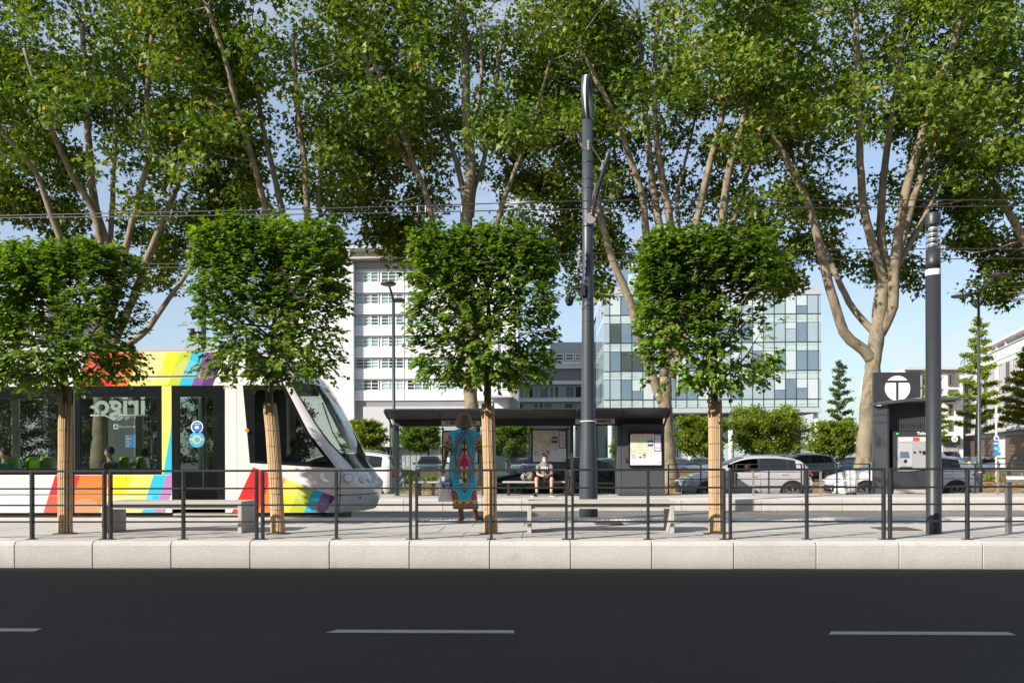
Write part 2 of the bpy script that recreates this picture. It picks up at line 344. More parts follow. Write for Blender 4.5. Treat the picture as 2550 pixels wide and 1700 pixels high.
# tramway
track = structure(MB().box(-60, 60, 14.28, 20.52, -.1, 0.045).build('tramway', MT['joint']))
slab_rows(track, 'track_slab', MT['cobble'], [(14.30, 15.0), (15.0, 16.3), (16.3, 17.1), (17.1, 17.9), (17.9, 18.66), (18.80, 20.09), (20.24, 20.50)], 1.3, -16, 18, ZT, t=.03, gap=.012, jit=.003)
for yy in (15.05+.03, 16.52+.03, 18.70, 20.14):
    MB().box(-60, 60, yy, yy+.06, .04, ZT+.004).build('rail', MT['rail'], track)

# far platform
fplat = structure(MB().box(-40, 40, 20.52, 24.0, 0.0, 0.300).build('far_platform', MT['joint']))
fk = MB(); fk.prism_yz([(0, 0.05), (0, .325), (.015, .340), (.35, .340), (.35, .05)], .005, .995)
f0 = fk.build('kerb_stone', MT['kerb'], fplat, bevel=.004, seg=1); f0.location = (-16.4, 20.5, 0)
for i in range(1, 34): inst(f0, (-16.4+i*1.0, 20.5+random.uniform(-.004, .004), random.uniform(-.002, .002)), fplat)
slab_rows(fplat, 'paving_slab', MT['slab'], [(20.86, 21.30), (21.30, 22.3), (22.3, 23.3), (23.3, 24.0)], 1.0, -16, 17, ZP)
studs(fplat, -15, 15, [21.0+.075*i for i in range(4)], ZP+.001)

# street of waiting cars, planted strip under the plane trees, car park
sheet('street', -150, 150, 24.0, 28.0, ZS, MT['street'], .2)
strip = structure(MB().box(-150, 150, 28.0, 45.6, -.1, .07).build('leaf_strewn_verge', MT['leafs']))
MB().box(-150, 150, 27.86, 28.0, -.1, .10).build('verge_kerb', MT['kerb'], strip)
sheet('car_park', -200, 200, 46.4, 94, 0.02, MT['street'], .04)
sheet('far_pavement', -200, 200, 94, 100.5, 0.14, MT['slab'], .14)

def fallen(name, n, fx, fy, z, size, mat):
    c = np.stack([fx(n), fy(n), np.full(n, z)], 1); a = rng.uniform(0, 2*np.pi, n); L = rng.uniform(.6, 1.2, n)*size; tl = rng.uniform(-.5, .5, (n, 2))
    d = np.stack([np.cos(a), np.sin(a), tl[:, 0]*.5], 1); e = np.stack([-np.sin(a), np.cos(a), tl[:, 1]*.5], 1)
    V = np.concatenate([c-d*L[:, None]*.5, c+e*L[:, None]*.4, c+d*L[:, None]*.5, c-e*L[:, None]*.4]).reshape(4, n, 3).transpose(1, 0, 2).reshape(-1, 3)
    V[:, 2] = np.maximum(V[:, 2], z)+.004
    F = np.arange(4*n).reshape(n, 4)
    return stuff(tag(place(name, np_mesh(name, V, F, np.repeat(rng.uniform(0, 1, n), 4)), mat), 'dry fallen leaves scattered over the ground', 'leaves'))
LEAF_DRY = leaf_mat('dry_leaf', [(0, (.22, .12, .05)), (.4, (.40, .24, .10)), (.75, (.50, .34, .15)), (.9, (.42, .40, .10)), (1, (.16, .09, .05))], .1, .03, .6)
o = fallen('fallen_leaves', 26000, lambda n: rng.uniform(-26, 26, n), lambda n: rng.uniform(28.1, 45.3, n), .075, .17, LEAF_DRY); o['label'] = 'dry brown leaf litter strewn under the big plane trees'
o = fallen('fallen_leaves', 700, lambda n: rng.uniform(-12, 13, n), lambda n: 20.46-np.abs(rng.normal(0, .13, n)), ZT, .075, LEAF_DRY); o['label'] = 'dry leaves gathered along the foot of the far platform kerb'
o = fallen('fallen_leaves', 140, lambda n: rng.uniform(-10, 10, n), lambda n: rng.uniform(17, 23.8, n), ZT+.001, .06, LEAF_DRY); o['label'] = 'few single leaves lying on the tram track paving'
# ================================================================ TREES
def unit(a): return a/np.maximum(np.linalg.norm(a, axis=-1, keepdims=True), 1e-9)
LEAF_T = {  # leaf outlines: (along, across, lift)
    'horn': (np.array([(0, 0, 0), (.28, .36, .07), (.66, .30, .05), (1, 0, -.10), (.66, -.30, .05), (.28, -.36, .07)]), np.array([(0, 1, 2), (0, 2, 3), (0, 3, 4), (0, 4, 5)])),
    'plane': (np.array([(0, 0, 0), (.22, .58, .05), (.50, .22, .02), (1, 0, -.12), (.50, -.22, .02), (.22, -.58, .05)]), np.array([(0, 1, 2), (0, 2, 3), (0, 3, 4), (0, 4, 5)])),
    'simple': (np.array([(0, 0, 0), (.5, .32, .04), (1, 0, -.05), (.5, -.32, .04)]), np.array([(0, 1, 2), (0, 2, 3)])),
}
def leaves(c, d, nrm, L, kind, rnd):
    """c positions, d directions along each leaf, nrm face normals, L lengths -> vertices, triangles, per-vertex value"""
    T, FT = LEAF_T[kind]; n = len(c)
    d = unit(d); nrm = unit(nrm - d*np.sum(nrm*d, 1, keepdims=True)); e = np.cross(d, nrm)
    V = c[:, None, :] + L[:, None, None]*(T[None, :, 0:1]*d[:, None, :] + T[None, :, 1:2]*e[:, None, :] + T[None, :, 2:3]*nrm[:, None, :])
    k = len(T); F = FT[None] + (np.arange(n)*k)[:, None, None]
    return V.reshape(-1, 3), F.reshape(-1, 3), np.repeat(rnd, k)
def crom(P, rad, step=.35, wig=0.0):
    """smooth a polyline of Vectors with radii"""
    P = [Vector(p) for p in P]; out = []; ro = []
    Q = [P[0]*2-P[1]] + P + [P[-1]*2-P[-2]]
    for i in range(len(P)-1):
        a, b, c, d = Q[i:i+4]; n = max(2, int((c-b).length/step))
        for k in range(n):
            t = k/n
            p = .5*((2*b)+(c-a)*t+(2*a-5*b+4*c-d)*t*t+(3*b-a-3*c+d)*t**3)
            if wig: p = p+Vector((random.gauss(0, wig), random.gauss(0, wig), 0))
            out.append(p); ro.append(rad[i]*(1-t)+rad[i+1]*t)
    out.append(P[-1]); ro.append(rad[-1]); return out, ro
def fbm3(p, seed=0):      # cheap smooth pseudo-noise in 0..1
    s = 0
    for k, (f, a) in enumerate(((.55, .5), (1.1, .3), (2.3, .2))):
        q = p*f+seed*3.7+k*11.3
        s = s+a*(np.sin(q[:, 0]*1.7+np.sin(q[:, 1]*1.3)*1.4)*np.cos(q[:, 1]*1.9+np.sin(q[:, 2]*1.1)*1.7)*np.sin(q[:, 2]*1.5+q[:, 0]*.7+1.0))
    return s*.9+.5

PXR = 1/50.6
def plane_tree(base_u, Y, limbs, trunk, label, seed, xr=(-6.5, 6.5), group='plane trees in a row along the street', nfront=250, hang=()):
    """limbs and trunk: photo polylines [(u, v)...] with start and end half-widths in photo pixels and a depth drift in metres"""
    lr = np.random.default_rng(seed); random.seed(seed)
    b = Vector((atx(base_u, Y), Y, .05)); t = thing('plane_tree', label, 'tree', b, group)
    pts = [at(u, v, Y) for u, v in trunk]; pts[0].z = min(pts[0].z, .0)
    n = len(pts); ra = [(19.5*PXR*(1.45 if i == 0 else 1.0))*(1-.18*i/n) for i in range(n)]
    P, rr = crom(pts, ra, .3, .012)
    MB().tube(P, [r*(1+.05*math.sin(i*1.3)+random.uniform(-.02, .02)) for i, r in enumerate(rr)], 16).build('trunk', MT['bark'], t)
    skel = []
    for (pl, w0, w1, drift) in limbs:
        m = len(pl); pp = [at(u, v, Y) for u, v in pl]
        yy = [drift*(i/(m-1))**1.3 for i in range(m)]
        pp = [at(u, v, Y+dy) for (u, v), dy in zip(pl, yy)]
        ra = [(w0+(w1-w0)*(i/(m-1)))*PXR for i in range(m)]
        P, rr = crom(pp, ra, .45, .012)
        MB().tube(P, rr, 9).build('branch', MT['bark'], t)
        skel += [p for p in P]
    SK = np.array([tuple(p) for p in skel])
    # clump centres: umbrella-shaped crown, open below, dense towards the outside and the top
    C = []; tries = 0
    while len(C) < nfront and tries < 40:
        tries += 1; q = np.stack([lr.uniform(xr[0]-1.0, xr[1]+1.0, 600), lr.uniform(-7.3, 8.5, 600), lr.uniform(10.2, 27.5, 600)], 1)
        r = np.sqrt((q[:, 0]/7.2)**2+((q[:, 1]-.5)/8.0)**2)
        low = 16.4-4.2*np.clip(r, 0, 1)**2 + 1.2*np.sin(q[:, 0]*1.1+seed)*np.cos(q[:, 1]*.9+seed*2)
        inside = (r < 1.0) & (q[:, 2] > low) & (r*1.0 < 1.12-((q[:, 2]-17)/13.5).clip(0)**2*.75)
        shell = np.clip(.30+.85*np.maximum(r, (q[:, 2]-low < 1.8)*.55), 0, 1)
        dens = np.clip((q[:, 2]-low)/3.2, .22, 1)*shell*np.where(q[:, 1] < -1.0, .50, 1.0)
        wx = q + np.array([b.x, 0, 0]); nz = fbm3(wx, seed*.0)
        ok = inside & (lr.uniform(0, 1, 600) < dens*np.clip((nz-.33)*5.5, 0, 1))
        C += [tuple(p) for p in q[ok]]
    C = np.array(C[:nfront]); C = C + np.array([b.x, Y, 0])
    rc = lr.uniform(.68, 1.2, len(C))
    H = []; hr = []
    for (u, v, ru, rv, yy, k) in hang:              # foliage masses hanging lower in this crown
        for _ in range(int(k*1.7)):
            a = lr.normal(0, .5, 3)
            p = at(u+a[0]*ru, v+a[1]*rv, yy+a[2]*1.3); H.append(tuple(p)); hr.append(lr.uniform(.55, .9))
    if H: C = np.concatenate([C, np.array(H)]); rc = np.concatenate([rc, np.array(hr)])
    # twigs from the nearest limb to each clump
    tw = MB()
    for c in C[lr.permutation(len(C))[:int(len(C)*.5)]]:
        dd = SK-c; dist = np.linalg.norm(dd, axis=1)+np.where(dd[:, 2] > -.3, 6, 0); j = int(np.argmin(dist)); s = Vector(SK[j]); e = Vector(c)
        if (e-s).length > 3.8: continue
        mid = (s+e)/2+Vector((lr.normal(0, .25), lr.normal(0, .25), -.18*(e-s).length*lr.uniform(.0, 1)))
        P, rr = crom([s, mid, e], [.04, .024, .008], .5, .03)
        tw.tube(P, rr, 5, cap=False)
    stuff(tw.build('twigs', MT['bark'], t))
    # leaves: flattened sprays within every clump
    cs = []; ds = []; ns = []; rn = []
    for c, r0 in zip(C, rc):
        k = int(135*r0**1.8*lr.uniform(.75, 1.15)); ax = unit(lr.normal(0, 1, (1, 3))*np.array([[1, 1, .35]]))[0]
        q = unit(lr.normal(0, 1, (k, 3)))*(lr.uniform(0, 1, (k, 1))**.45)*r0*np.array([[1.12, 1.12, .72]])
        q += np.outer(lr.normal(0, .35, k), ax)*r0
        cs.append(c+q); out = unit(q+1e-6)
        ds.append(unit(out*.7+lr.normal(0, .6, (k, 3))+np.array([[0, 0, -.25]])))
        ns.append(lr.normal(0, .55, (k, 3))+np.array([[0, 0, .75]])+out*.5+np.array([tuple(SUN_TO)])*.25)
        rn.append(np.clip(lr.normal(.42, .2, k)+lr.normal(0, .10), 0, .97)+ (lr.uniform(0, 1, k) > .985)*.5)
    cs = np.concatenate(cs); ds = np.concatenate(ds); ns = np.concatenate(ns); rn = np.clip(np.concatenate(rn), 0, 1)
    L = lr.uniform(.17, .315, len(cs))
    V, F, A = leaves(cs, ds, ns, L, 'plane', rn)
    V = V-np.array(tuple(b))
    stuff(place('crown', np_mesh('crown', V, F, A), LEAF_PLANE, t))
    return t
G = 'plane trees in a row along the street'
plane_tree(255, 40, [
    ([(258,860),(225,760),(152,597),(123,517),(92,436),(63,396),(0,327)], 11, 4, -2.5), ([(256,850),(275,700),(264,608),(235,505),(221,356),(215,230),(205,60)], 14, 6, 0),
    ([(262,640),(230,517),(189,453),(143,356),(109,270),(60,120)], 10, 4, -3.5), ([(262,780),(275,608),(281,459),(287,287),(270,120)], 8, 4, 2.5),
    ([(262,840),(300,700),(313,620),(344,494),(373,373),(367,230),(380,80)], 10, 5, -2), ([(270,880),(321,769),(367,643),(425,505),(460,400),(520,250)], 11, 5, 2.0),
    ([(268,885),(356,832),(402,769),(476,666),(520,600),(560,520)], 8, 4, 3)], [(250,1214),(252,1050),(256,930),(258,850)],
    'big plane tree behind the tram, leftmost in the row, limbs spread wide', 11,
    hang=((400,640,45,70,43.5,9),(60,520,70,50,44,9),(430,590,40,60,45,6),(20,470,40,50,42,5),(330,560,40,60,45,5)))
plane_tree(715, 40.4, [
    ([(716,900),(700,700),(669,557),(637,425),(591,270),(563,155),(517,17)], 10, 5, -3), ([(716,820),(712,690),(706,551),(683,436),(649,287),(640,120)], 11, 5, 1.5),
    ([(720,860),(760,680),(766,557),(758,402),(740,258),(729,86)], 11, 5, -1.5), ([(722,800),(790,640),(798,563),(795,436),(810,300),(840,150)], 6, 3, 2)],
    [(718,1214),(716,1050),(715,940),(716,820)], 'plane tree rising behind the second clipped tree, above the tram windscreen', 12,
    hang=((560,470,60,50,44.5,10),(900,470,45,70,44,12),(930,580,30,40,43.5,6),(985,600,30,45,43,6),(505,560,30,60,45,5)))
plane_tree(1178, 40, [
    ([(1176,880),(1160,567),(1171,446),(1169,379),(1162,286),(1158,134),(1150,0)], 17, 9, 0), ([(1160,640),(1158,513),(1136,402),(1113,339),(1075,240),(1060,90)], 9, 4, 2),
    ([(1172,860),(1110,690),(1082,576),(1060,482),(1024,393),(997,312),(939,178),(900,60)], 10, 4, -2.5), ([(1072,530),(1051,460),(997,375),(970,308),(930,223),(899,120)], 6, 3, -3.5),
    ([(1172,540),(1180,473),(1207,393),(1229,268),(1250,100)], 8, 4, 2), ([(1180,840),(1225,640),(1238,562),(1260,482),(1292,402),(1318,312),(1337,268),(1370,150)], 8, 3, -3),
    ([(1172,400),(1180,308),(1198,214),(1196,60)], 7, 4, -1.5)], [(1180,1212),(1178,1080),(1172,980),(1176,860)],
    'plane tree with a straight pale trunk behind the bus shelter roof', 13,
    hang=((1020,560,45,40,44,7),(1330,470,60,60,45,12),(1410,600,32,75,44.5,10),(1230,330,60,50,35.5,7),(1300,370,40,50,45,5)))
plane_tree(1662, 40, [
    ([(1650,1000),(1637,971),(1591,837),(1568,749),(1530,661),(1507,588),(1492,523),(1480,440),(1440,330)], 13, 6, -2), ([(1655,940),(1640,760),(1609,580),(1600,491),(1564,379),(1537,303),(1475,178),(1440,100)], 12, 4, -3),
    ([(1658,920),(1655,740),(1645,585),(1627,469),(1609,312),(1600,180),(1590,40)], 13, 5, 1.5), ([(1662,900),(1680,700),(1676,589),(1649,446),(1631,312),(1631,178),(1640,20)], 12, 5, -1),
    ([(1665,900),(1690,700),(1691,577),(1685,491),(1698,440),(1730,300)], 7, 3, 2.5), ([(1668,930),(1710,720),(1729,580),(1769,402),(1803,275),(1838,132),(1872,29)], 11, 5, -1.5),
    ([(1670,940),(1745,740),(1792,580),(1815,425),(1855,287),(1884,161),(1912,46)], 12, 6, -3), ([(1745,740),(1815,580),(1855,448),(1889,344),(1930,212)], 8, 4, 2)],
    [(1668,1210),(1662,1120),(1656,1020),(1655,940)], 'many-stemmed plane tree just right of the bus shelter cabinet', 14,
    hang=((1505,620,42,80,43.5,14),(1480,720,28,25,42.5,3),(1940,680,48,65,43.5,14),(1880,560,60,55,44.5,10),(1560,500,50,60,45,6),(2000,600,40,45,44.5,7)))
plane_tree(2150, 40, [
    ([(2172,900),(2153,872),(2102,827),(2067,717),(2039,603),(2016,517),(1958,396),(1924,327),(1890,200)], 15, 5, -2), ([(2186,835),(2165,815),(2113,752),(2067,649),(2030,570),(1990,450),(1960,330)], 10, 4, 2),
    ([(2200,700),(2194,677),(2165,580),(2148,488),(2142,373),(2136,172),(2130,20)], 13, 6, -1), ([(2205,690),(2205,660),(2194,574),(2199,459),(2217,316),(2240,161),(2250,30)], 13, 5, 1.5),
    ([(2190,830),(2222,763),(2228,654),(2251,505),(2286,367),(2326,241),(2383,86),(2395,0)], 15, 5, -2.5), ([(2228,660),(2245,603),(2291,448),(2349,321),(2418,201),(2515,46)], 11, 4, 1),
    ([(2232,665),(2297,551),(2337,459),(2389,356),(2430,250)], 8, 3, 3)], [(2146,1212),(2152,1120),(2163,1000),(2176,895),(2188,804),(2199,700)],
    'plane tree with a thick leaning trunk behind the ticket kiosk', 15,
    hang=((2070,620,40,50,44,7),(2255,680,32,35,43,6),(2180,670,25,30,44,4),(2000,520,60,60,45,8),(2290,520,40,40,44,6)))
plane_tree(2640, 40.5, [
    ([(2640,1000),(2600,700),(2550,597),(2504,517),(2463,436),(2389,344)], 13, 5, -1), ([(2640,960),(2650,700),(2660,400),(2640,150)], 13, 6, 0), ([(2600,700),(2620,500),(2580,300),(2560,100)], 9, 4, -2)],
    [(2640,1214),(2640,1100),(2640,960)], 'plane tree at the right edge, only its low dark boughs in view', 16, nfront=225,
    hang=((2430,600,60,50,43,13),(2490,680,50,55,43,14),(2540,640,40,80,43,10),(2410,520,50,40,44.5,8),(2360,480,40,40,45,5)))
plane_tree(-210, 40.5, [([(-210,1000),(-160,700),(-90,500),(-20,380)], 13, 5, -1), ([(-210,950),(-200,600),(-230,200)], 13, 6, 0)],
    [(-210,1214),(-210,1100),(-210,940)], 'plane tree past the left edge, boughs reaching into the top left corner', 17, nfront=200, hang=((20,440,50,50,43,6),))

# ---------------------------------------------------------------- clipped hornbeams on the near platform
def hornbeam(base_u, stem, box, wrap_v, label, seed):
    Y = 11.1; lr = np.random.default_rng(seed); random.seed(seed)
    b = Vector((atx(base_u, Y), Y, ZP)); t = thing('hornbeam_tree', label, 'tree', b, 'clipped hornbeams along the platform')
    u0, u1, v0, v1 = box; cx = (atx(u0, Y)+atx(u1, Y))/2; hw = (atx(u1, Y)-atx(u0, Y))/2-.09; z1 = atz(v0, Y)-.05; z0 = atz(v1, Y)+.05; cz = (z0+z1)/2; hz = (z1-z0)/2; hd = hw*.60
    sp = [at(u, v, Y) for u, v in stem]; sp[0].z = ZP-.02
    top = Vector((cx+(sp[-1].x-cx)*.4, Y, z1-.25)); mid = (sp[-1]+top)/2+Vector((lr.normal(0, .04), lr.normal(0, .05), 0))
    P, rr = crom(sp+[mid, top], [.062, .058, .052]+[.05]*(len(sp)-3)+[.034, .010], .08, .003)
    MB().tube(P, [r*random.uniform(.95, 1.06) for r in rr], 10).build('trunk', MT['hbark'], t)
    # scaffold branches, then leafy sprays
    br = MB(); tips = []; trunk_c = [p for p in P if p.z > z0-.02]
    for i in range(34):
        s = trunk_c[int(len(trunk_c)*(i/34)**1.1*.92)]; a = i*2.39996+lr.uniform(-.3, .3)
        zt = min(z1-.1, s.z+lr.uniform(.15, .75)*(1 if s.z < cz else .7)); rr_ = lr.uniform(.72, .97)
        q = (zt-cz)/hz; side = .80+.20*np.clip(q*1.3+.75, 0, 1)
        e = Vector((cx+hw*side*rr_*math.cos(a)*min(1.25, 1/max(abs(math.cos(a)), abs(math.sin(a)))**.6), Y+hd*side*rr_*math.sin(a)*min(1.25, 1/max(abs(math.cos(a)), abs(math.sin(a)))**.6), zt))
        m = s.lerp(e, .5)+Vector((lr.normal(0, .05), lr.normal(0, .05), -.06))
        P2, r2 = crom([s, m, e], [.021, .013, .004], .12, .006); br.tube(P2, r2, 5, cap=False)
        tips += P2[2:]
    TP = np.array([tuple(p) for p in tips])
    # sprays: sampled in a rounded box, denser near its skin, thinner low down
    n = 1750; C = np.empty((0, 3))
    while len(C) < n:
        q = lr.uniform(-1, 1, (3000, 3)); e = (np.abs(q[:, 0])**9+np.abs(q[:, 1])**7+np.abs(q[:, 2])**10)
        narrow = np.where(q[:, 2] < -.55, 1-.45*(-.55-q[:, 2]), 1.0); wob = 1+.03*np.sin(q[:, 2]*9+seed)+.035*np.sin(q[:, 0]*7+q[:, 1]*6+seed*1.7)
        ok = (e < (narrow*wob)**8) & (lr.uniform(0, 1, 3000) < .22+.78*np.clip(e, 0, 1)**.6)
        pp = q*np.array([hw, hd, hz])+np.array([cx, Y, cz]); nz = fbm3(pp*2.2, seed)
        ok &= lr.uniform(0, 1, 3000) < np.where(q[:, 2] > .35, np.clip((nz-.12)*4, .1, 1), np.clip((nz-.31)*4.2, 0.02, 1))*np.where(q[:, 2] < -.1, .62, 1.0)
        C = np.concatenate([C, pp[ok]])
    C = C[:n]; cs = []; ds = []; ns = []
    for c in C:
        j = int(np.argmin(np.sum((TP-c)**2, 1))); o_ = unit((c-np.array([cx, Y, cz-.5]))[None])[0]
        ax = unit((c-TP[j]+o_*.45+np.array([0, 0, .12])+lr.normal(0, .16, 3))[None])[0]; ln = lr.uniform(.13, .24); k = int(lr.integers(8, 13))
        s = np.linspace(-.3, 1, k); p = c+np.outer(s, ax)*ln*.75+np.outer((s**2)*-.05, [0, 0, 1])
        lat = unit(np.cross(ax, [0, 0, 1.0])[None])[0]; sg = np.where(np.arange(k) % 2 == 0, 1, -1)[:, None]
        d = ax*.75+lat*sg*.85+lr.normal(0, .25, (k, 3))+np.array([0, 0, -.35]); cs.append(p+lr.normal(0, .014, (k, 3))); ds.append(d)
        ns.append(np.array([[0, 0, .85]])+o_*.55+np.array([tuple(SUN_TO)])*.3+lr.normal(0, .42, (k, 3)))
        if lr.uniform() < .30:
            br.tube([Vector(TP[j]), Vector((TP[j]+c)/2+np.array([0, 0, -.02])), Vector(c+ax*ln*.6)], [.005, .004, .002], 4, cap=False)
    br.build('branches', MT['hbark'], t)
    cs = np.concatenate(cs); ds = np.concatenate(ds); ns = np.concatenate(ns)
    rn = np.clip(lr.normal(.45, .2, len(cs))+.12*np.sin(cs[:, 0]*5+cs[:, 2]*4), 0, 1)
    V, F, A = leaves(cs, ds, ns, lr.uniform(.052, .092, len(cs)), 'horn', rn)
    stuff(place('crown', np_mesh('crown', V-np.array(tuple(b)), F, A), LEAF_HORN, t))
    # reed mat wound round the stem
    wz = atz(wrap_v, Y); m = MB(); nr = 30; tied = MB()
    def stem_at(z):
        for p, q in zip(P[:-1], P[1:]):
            if p.z <= z <= q.z+1e-6: return p.lerp(q, (z-p.z)/max(q.z-p.z, 1e-6))
        return P[0]
    for k in range(nr):
        a = 2*math.pi*k/nr+random.uniform(-.05, .05); R0 = .080+random.uniform(-.004, .005); tz = wz+random.uniform(-.035, .03)
        zs = [ZP+.004, ZP+.3, ZP+.8, (ZP+tz)/2+.25, tz-.35, tz]
        pts = [stem_at(z)+Vector((math.cos(a+.02*j)*(R0+.006*(j == 0)), math.sin(a+.02*j)*(R0+.006*(j == 0)), 0)) for j, z in enumerate(zs)]
        for p, z in zip(pts, zs): p.z = z
        m.tube(pts, [.0092*random.uniform(.75, 1.15)]*6, 5)
    wr = m.build('reed_wrap', MT['reed'], t)
    for k in range(8):
        z = ZP+.12+k*(wz-ZP-.2)/7.3; c = stem_at(z)
        tied.tube([c+Vector((math.cos(a)*.0905, math.sin(a)*.0905, .006*math.sin(2*a+k))) for a in np.linspace(0, 2*math.pi, 17)], .0022, 4, cap=False)
    stuff(tied.build('tie_wire', MT['wire'], wr))
    # ring of dark soil in the paving
    MB().lathe([(.17, -.004), (.165, .006), (.1, .016), (.02, .018)], (b.x, Y, ZP), 18).build('soil_ring', MT['soil'], t)
    return t
hornbeam(162, [(162,1328),(162,1200),(163,1080),(163,960)], (-42,332,606,985), 1000, 'clipped hornbeam with reed-wrapped trunk in front of the tram, leftmost', 101)
hornbeam(692, [(692,1328),(688,1220),(680,1080),(672,980)], (490,862,548,968), 1004, 'clipped hornbeam with leaning reed-wrapped trunk before the tram cab', 102)
hornbeam(1222, [(1222,1328),(1221,1200),(1217,1080),(1214,960)], (1020,1388,574,972), 1007, 'clipped hornbeam with reed-wrapped trunk beside the woman', 103)
hornbeam(1781, [(1781,1328),(1781,1200),(1780,1080),(1779,970)], (1584,1938,588,990), 1000, 'clipped hornbeam with reed-wrapped trunk right of the tall mast', 104)
# ================================================================ TRAM
YN, YF = 14.36, 16.76; YC = (YN+YF)/2
def tx(u): return atx(u, YN)
def tz(v): return at(450, v, YN).z
TM = dict(white=paint('tram_white', (.66, .645, .635), .25, 0, .6), grey=paint('tram_roof_grey', (.36, .34, .32), .5, 0, .1), black=MT['gloss_black'],
    glass=glass('tram_side_glass', (.80, .84, .82), .95), wind=glass('tram_windscreen', (.34, .42, .39), 1.0, ior=1.6), cabglass=glass('tram_cab_glass', (.40, .45, .43), 1.0), farglass=glass('tram_far_glass', (.78, .83, .80), .9), inner=surf('tram_lining', (.12, .12, .12), .6, .05), floor=surf('tram_floor', (.06, .06, .065), .7, .1),
    seat=paint('tram_seat_green', (.36, .60, .02), .3), gasket=MT['black'], lamp=surf('lamp_lens', (.62, .62, .64), .15, .03, coat=1.0), amber=paint('amber_lens', (.80, .20, .02), .3))
STR = {k: surf('livery_'+k, c, .35, .02, 2, coat=.5) for k, c in dict(red=(.60, .020, .022), coral=(.72, .085, .05), orange=(.80, .18, .035), yellow=(.80, .62, .02), pale=(.86, .74, .22), lime=(.45, .52, .03), green=(.60, .66, .15), cyan=(.02, .44, .64), violet=(.20, .07, .27), purple=(.085, .025, .17), mauve=(.40, .18, .42)).items()}
tram = thing('tram', 'white low-floor tram with rainbow stripes on its side and a sloping windscreen', 'tram', ((tx(100)+tx(900))/2, YC, ZT))
UL = -420                                   # the tram runs on past the left edge of the picture
def panel(name, u0, u1, v0, v1, mat, y0=YN, y1=YN+.045, parent=None, bevel=.004):
    return MB().box(tx(u0), tx(u1), y0, y1, tz(v1), tz(v0)).build(name, mat, parent or tram, bevel=bevel)
panel('roof_fairing', UL, 612, 876, 936, TM['white'])
panel('cantrail', UL, 702, 939, 960, TM['white'])
panel('gutter', UL, 640, 936, 939, TM['gasket'], YN+.012)
panel('skirt', UL, 180, 1181, 1229.5, TM['white']); panel('skirt', 186, 428, 1181, 1229.5, TM['white'])
panel('skirt', UL, 180, 1232, 1276, TM['white']); panel('skirt', 186, 428, 1232, 1276, TM['white'])
panel('skirt_gap', UL, 428, 1229.5, 1232, TM['gasket'], YN+.014); panel('articulation', 180, 186, 962, 1276, TM['gasket'], YN+.014)
panel('sill_rail', UL, 428, 1170, 1181, TM['black'], YN+.004)
panel('underframe', UL, 800, 1276, 1318, TM['gasket'], YN+.06, YF-.06)
panel('roof', UL, 612, 866, 877, TM['grey'], YN+.10, YF-.10); panel('roof_equipment', 60, 560, 861, 867, TM['grey'], YN+.45, YF-.3)
# far side
for a, b, c, d, n in ((UL, 800, 1172, 1276, 'far_skirt'), (UL, 706, 876, 962, 'far_cantrail'), (176, 196, 962, 1172, 'far_pillar'), (400, 434, 962, 1172, 'far_pillar'), (560, 612, 962, 1172, 'far_pillar'), (-180, -160, 962, 1172, 'far_pillar')):
    panel(n, a, b, c, d, TM['white'], YF-.045, YF)
panel('ceiling', UL, 700, 956, 962, TM['inner'], YN+.05, YF-.05); panel('floor', UL, 800, 1276, 1283, TM['floor'], YN+.05, YF-.05)
panel('cab_partition', 606, 611, 962, 1276, TM['inner'], YN+.05, YN+1.45)
# side windows: black frame with a real opening, pane inside
def window(u0, u1, v0, v1, fu, ft, fb, y0=YN+.002, nm='window'):
    m = MB(); a, b, c, d = tx(u0), tx(u1), tz(v1), tz(v0); f = abs(tx(fu)-tx(0)); t_ = tz(v0)-tz(v0+ft); bt = tz(v1-fb)-tz(v1)
    m.box(a, a+f, y0, y0+.03, c, d); m.box(b-f, b, y0, y0+.03, c, d); m.box(a+f, b-f, y0, y0+.03, d-t_, d); m.box(a+f, b-f, y0, y0+.03, c, c+bt)
    w = m.build(nm, TM['black'], tram)
    MB().box(a+f, b-f, y0+.008, y0+.014, c+bt, d-t_).build('pane', TM['glass'], w); return w
window(UL, -185, 960, 1170, 8, 26, 5); window(-178, 180, 960, 1170, 8, 31, 5); window(187, 403, 960, 1170, 13, 27, 5)
for a, b in ((UL, -185), (-170, 170), (196, 400), (434, 560)):
    panel('far_pane', a, b, 966, 1172, TM['farglass'], YF-.03, YF-.024, bevel=0)
panel('stripe_pillar', 403.3, 428, 960.5, 1180.7, TM['white'])
dw = window(429, 560, 960, 1258, 18, 27, 10, nm='door'); panel('door_step', 432, 600, 1278, 1284, MT['steel'], YN-.02, YN+.1)
# handrail inside the door, seen through the glass
MB().tube([(tx(486), YN+.35, tz(1270)), (tx(486), YN+.35, tz(975))], .017, 8).build('grab_pole', MT['steel'], tram)
MB().tube([(tx(300), YC, tz(1276)), (tx(300), YC, tz(962))], .017, 8).build('grab_pole', MT['steel'], tram)
panel('door_pillar', 560.5, 590, 960.5, 1276, TM['white'])

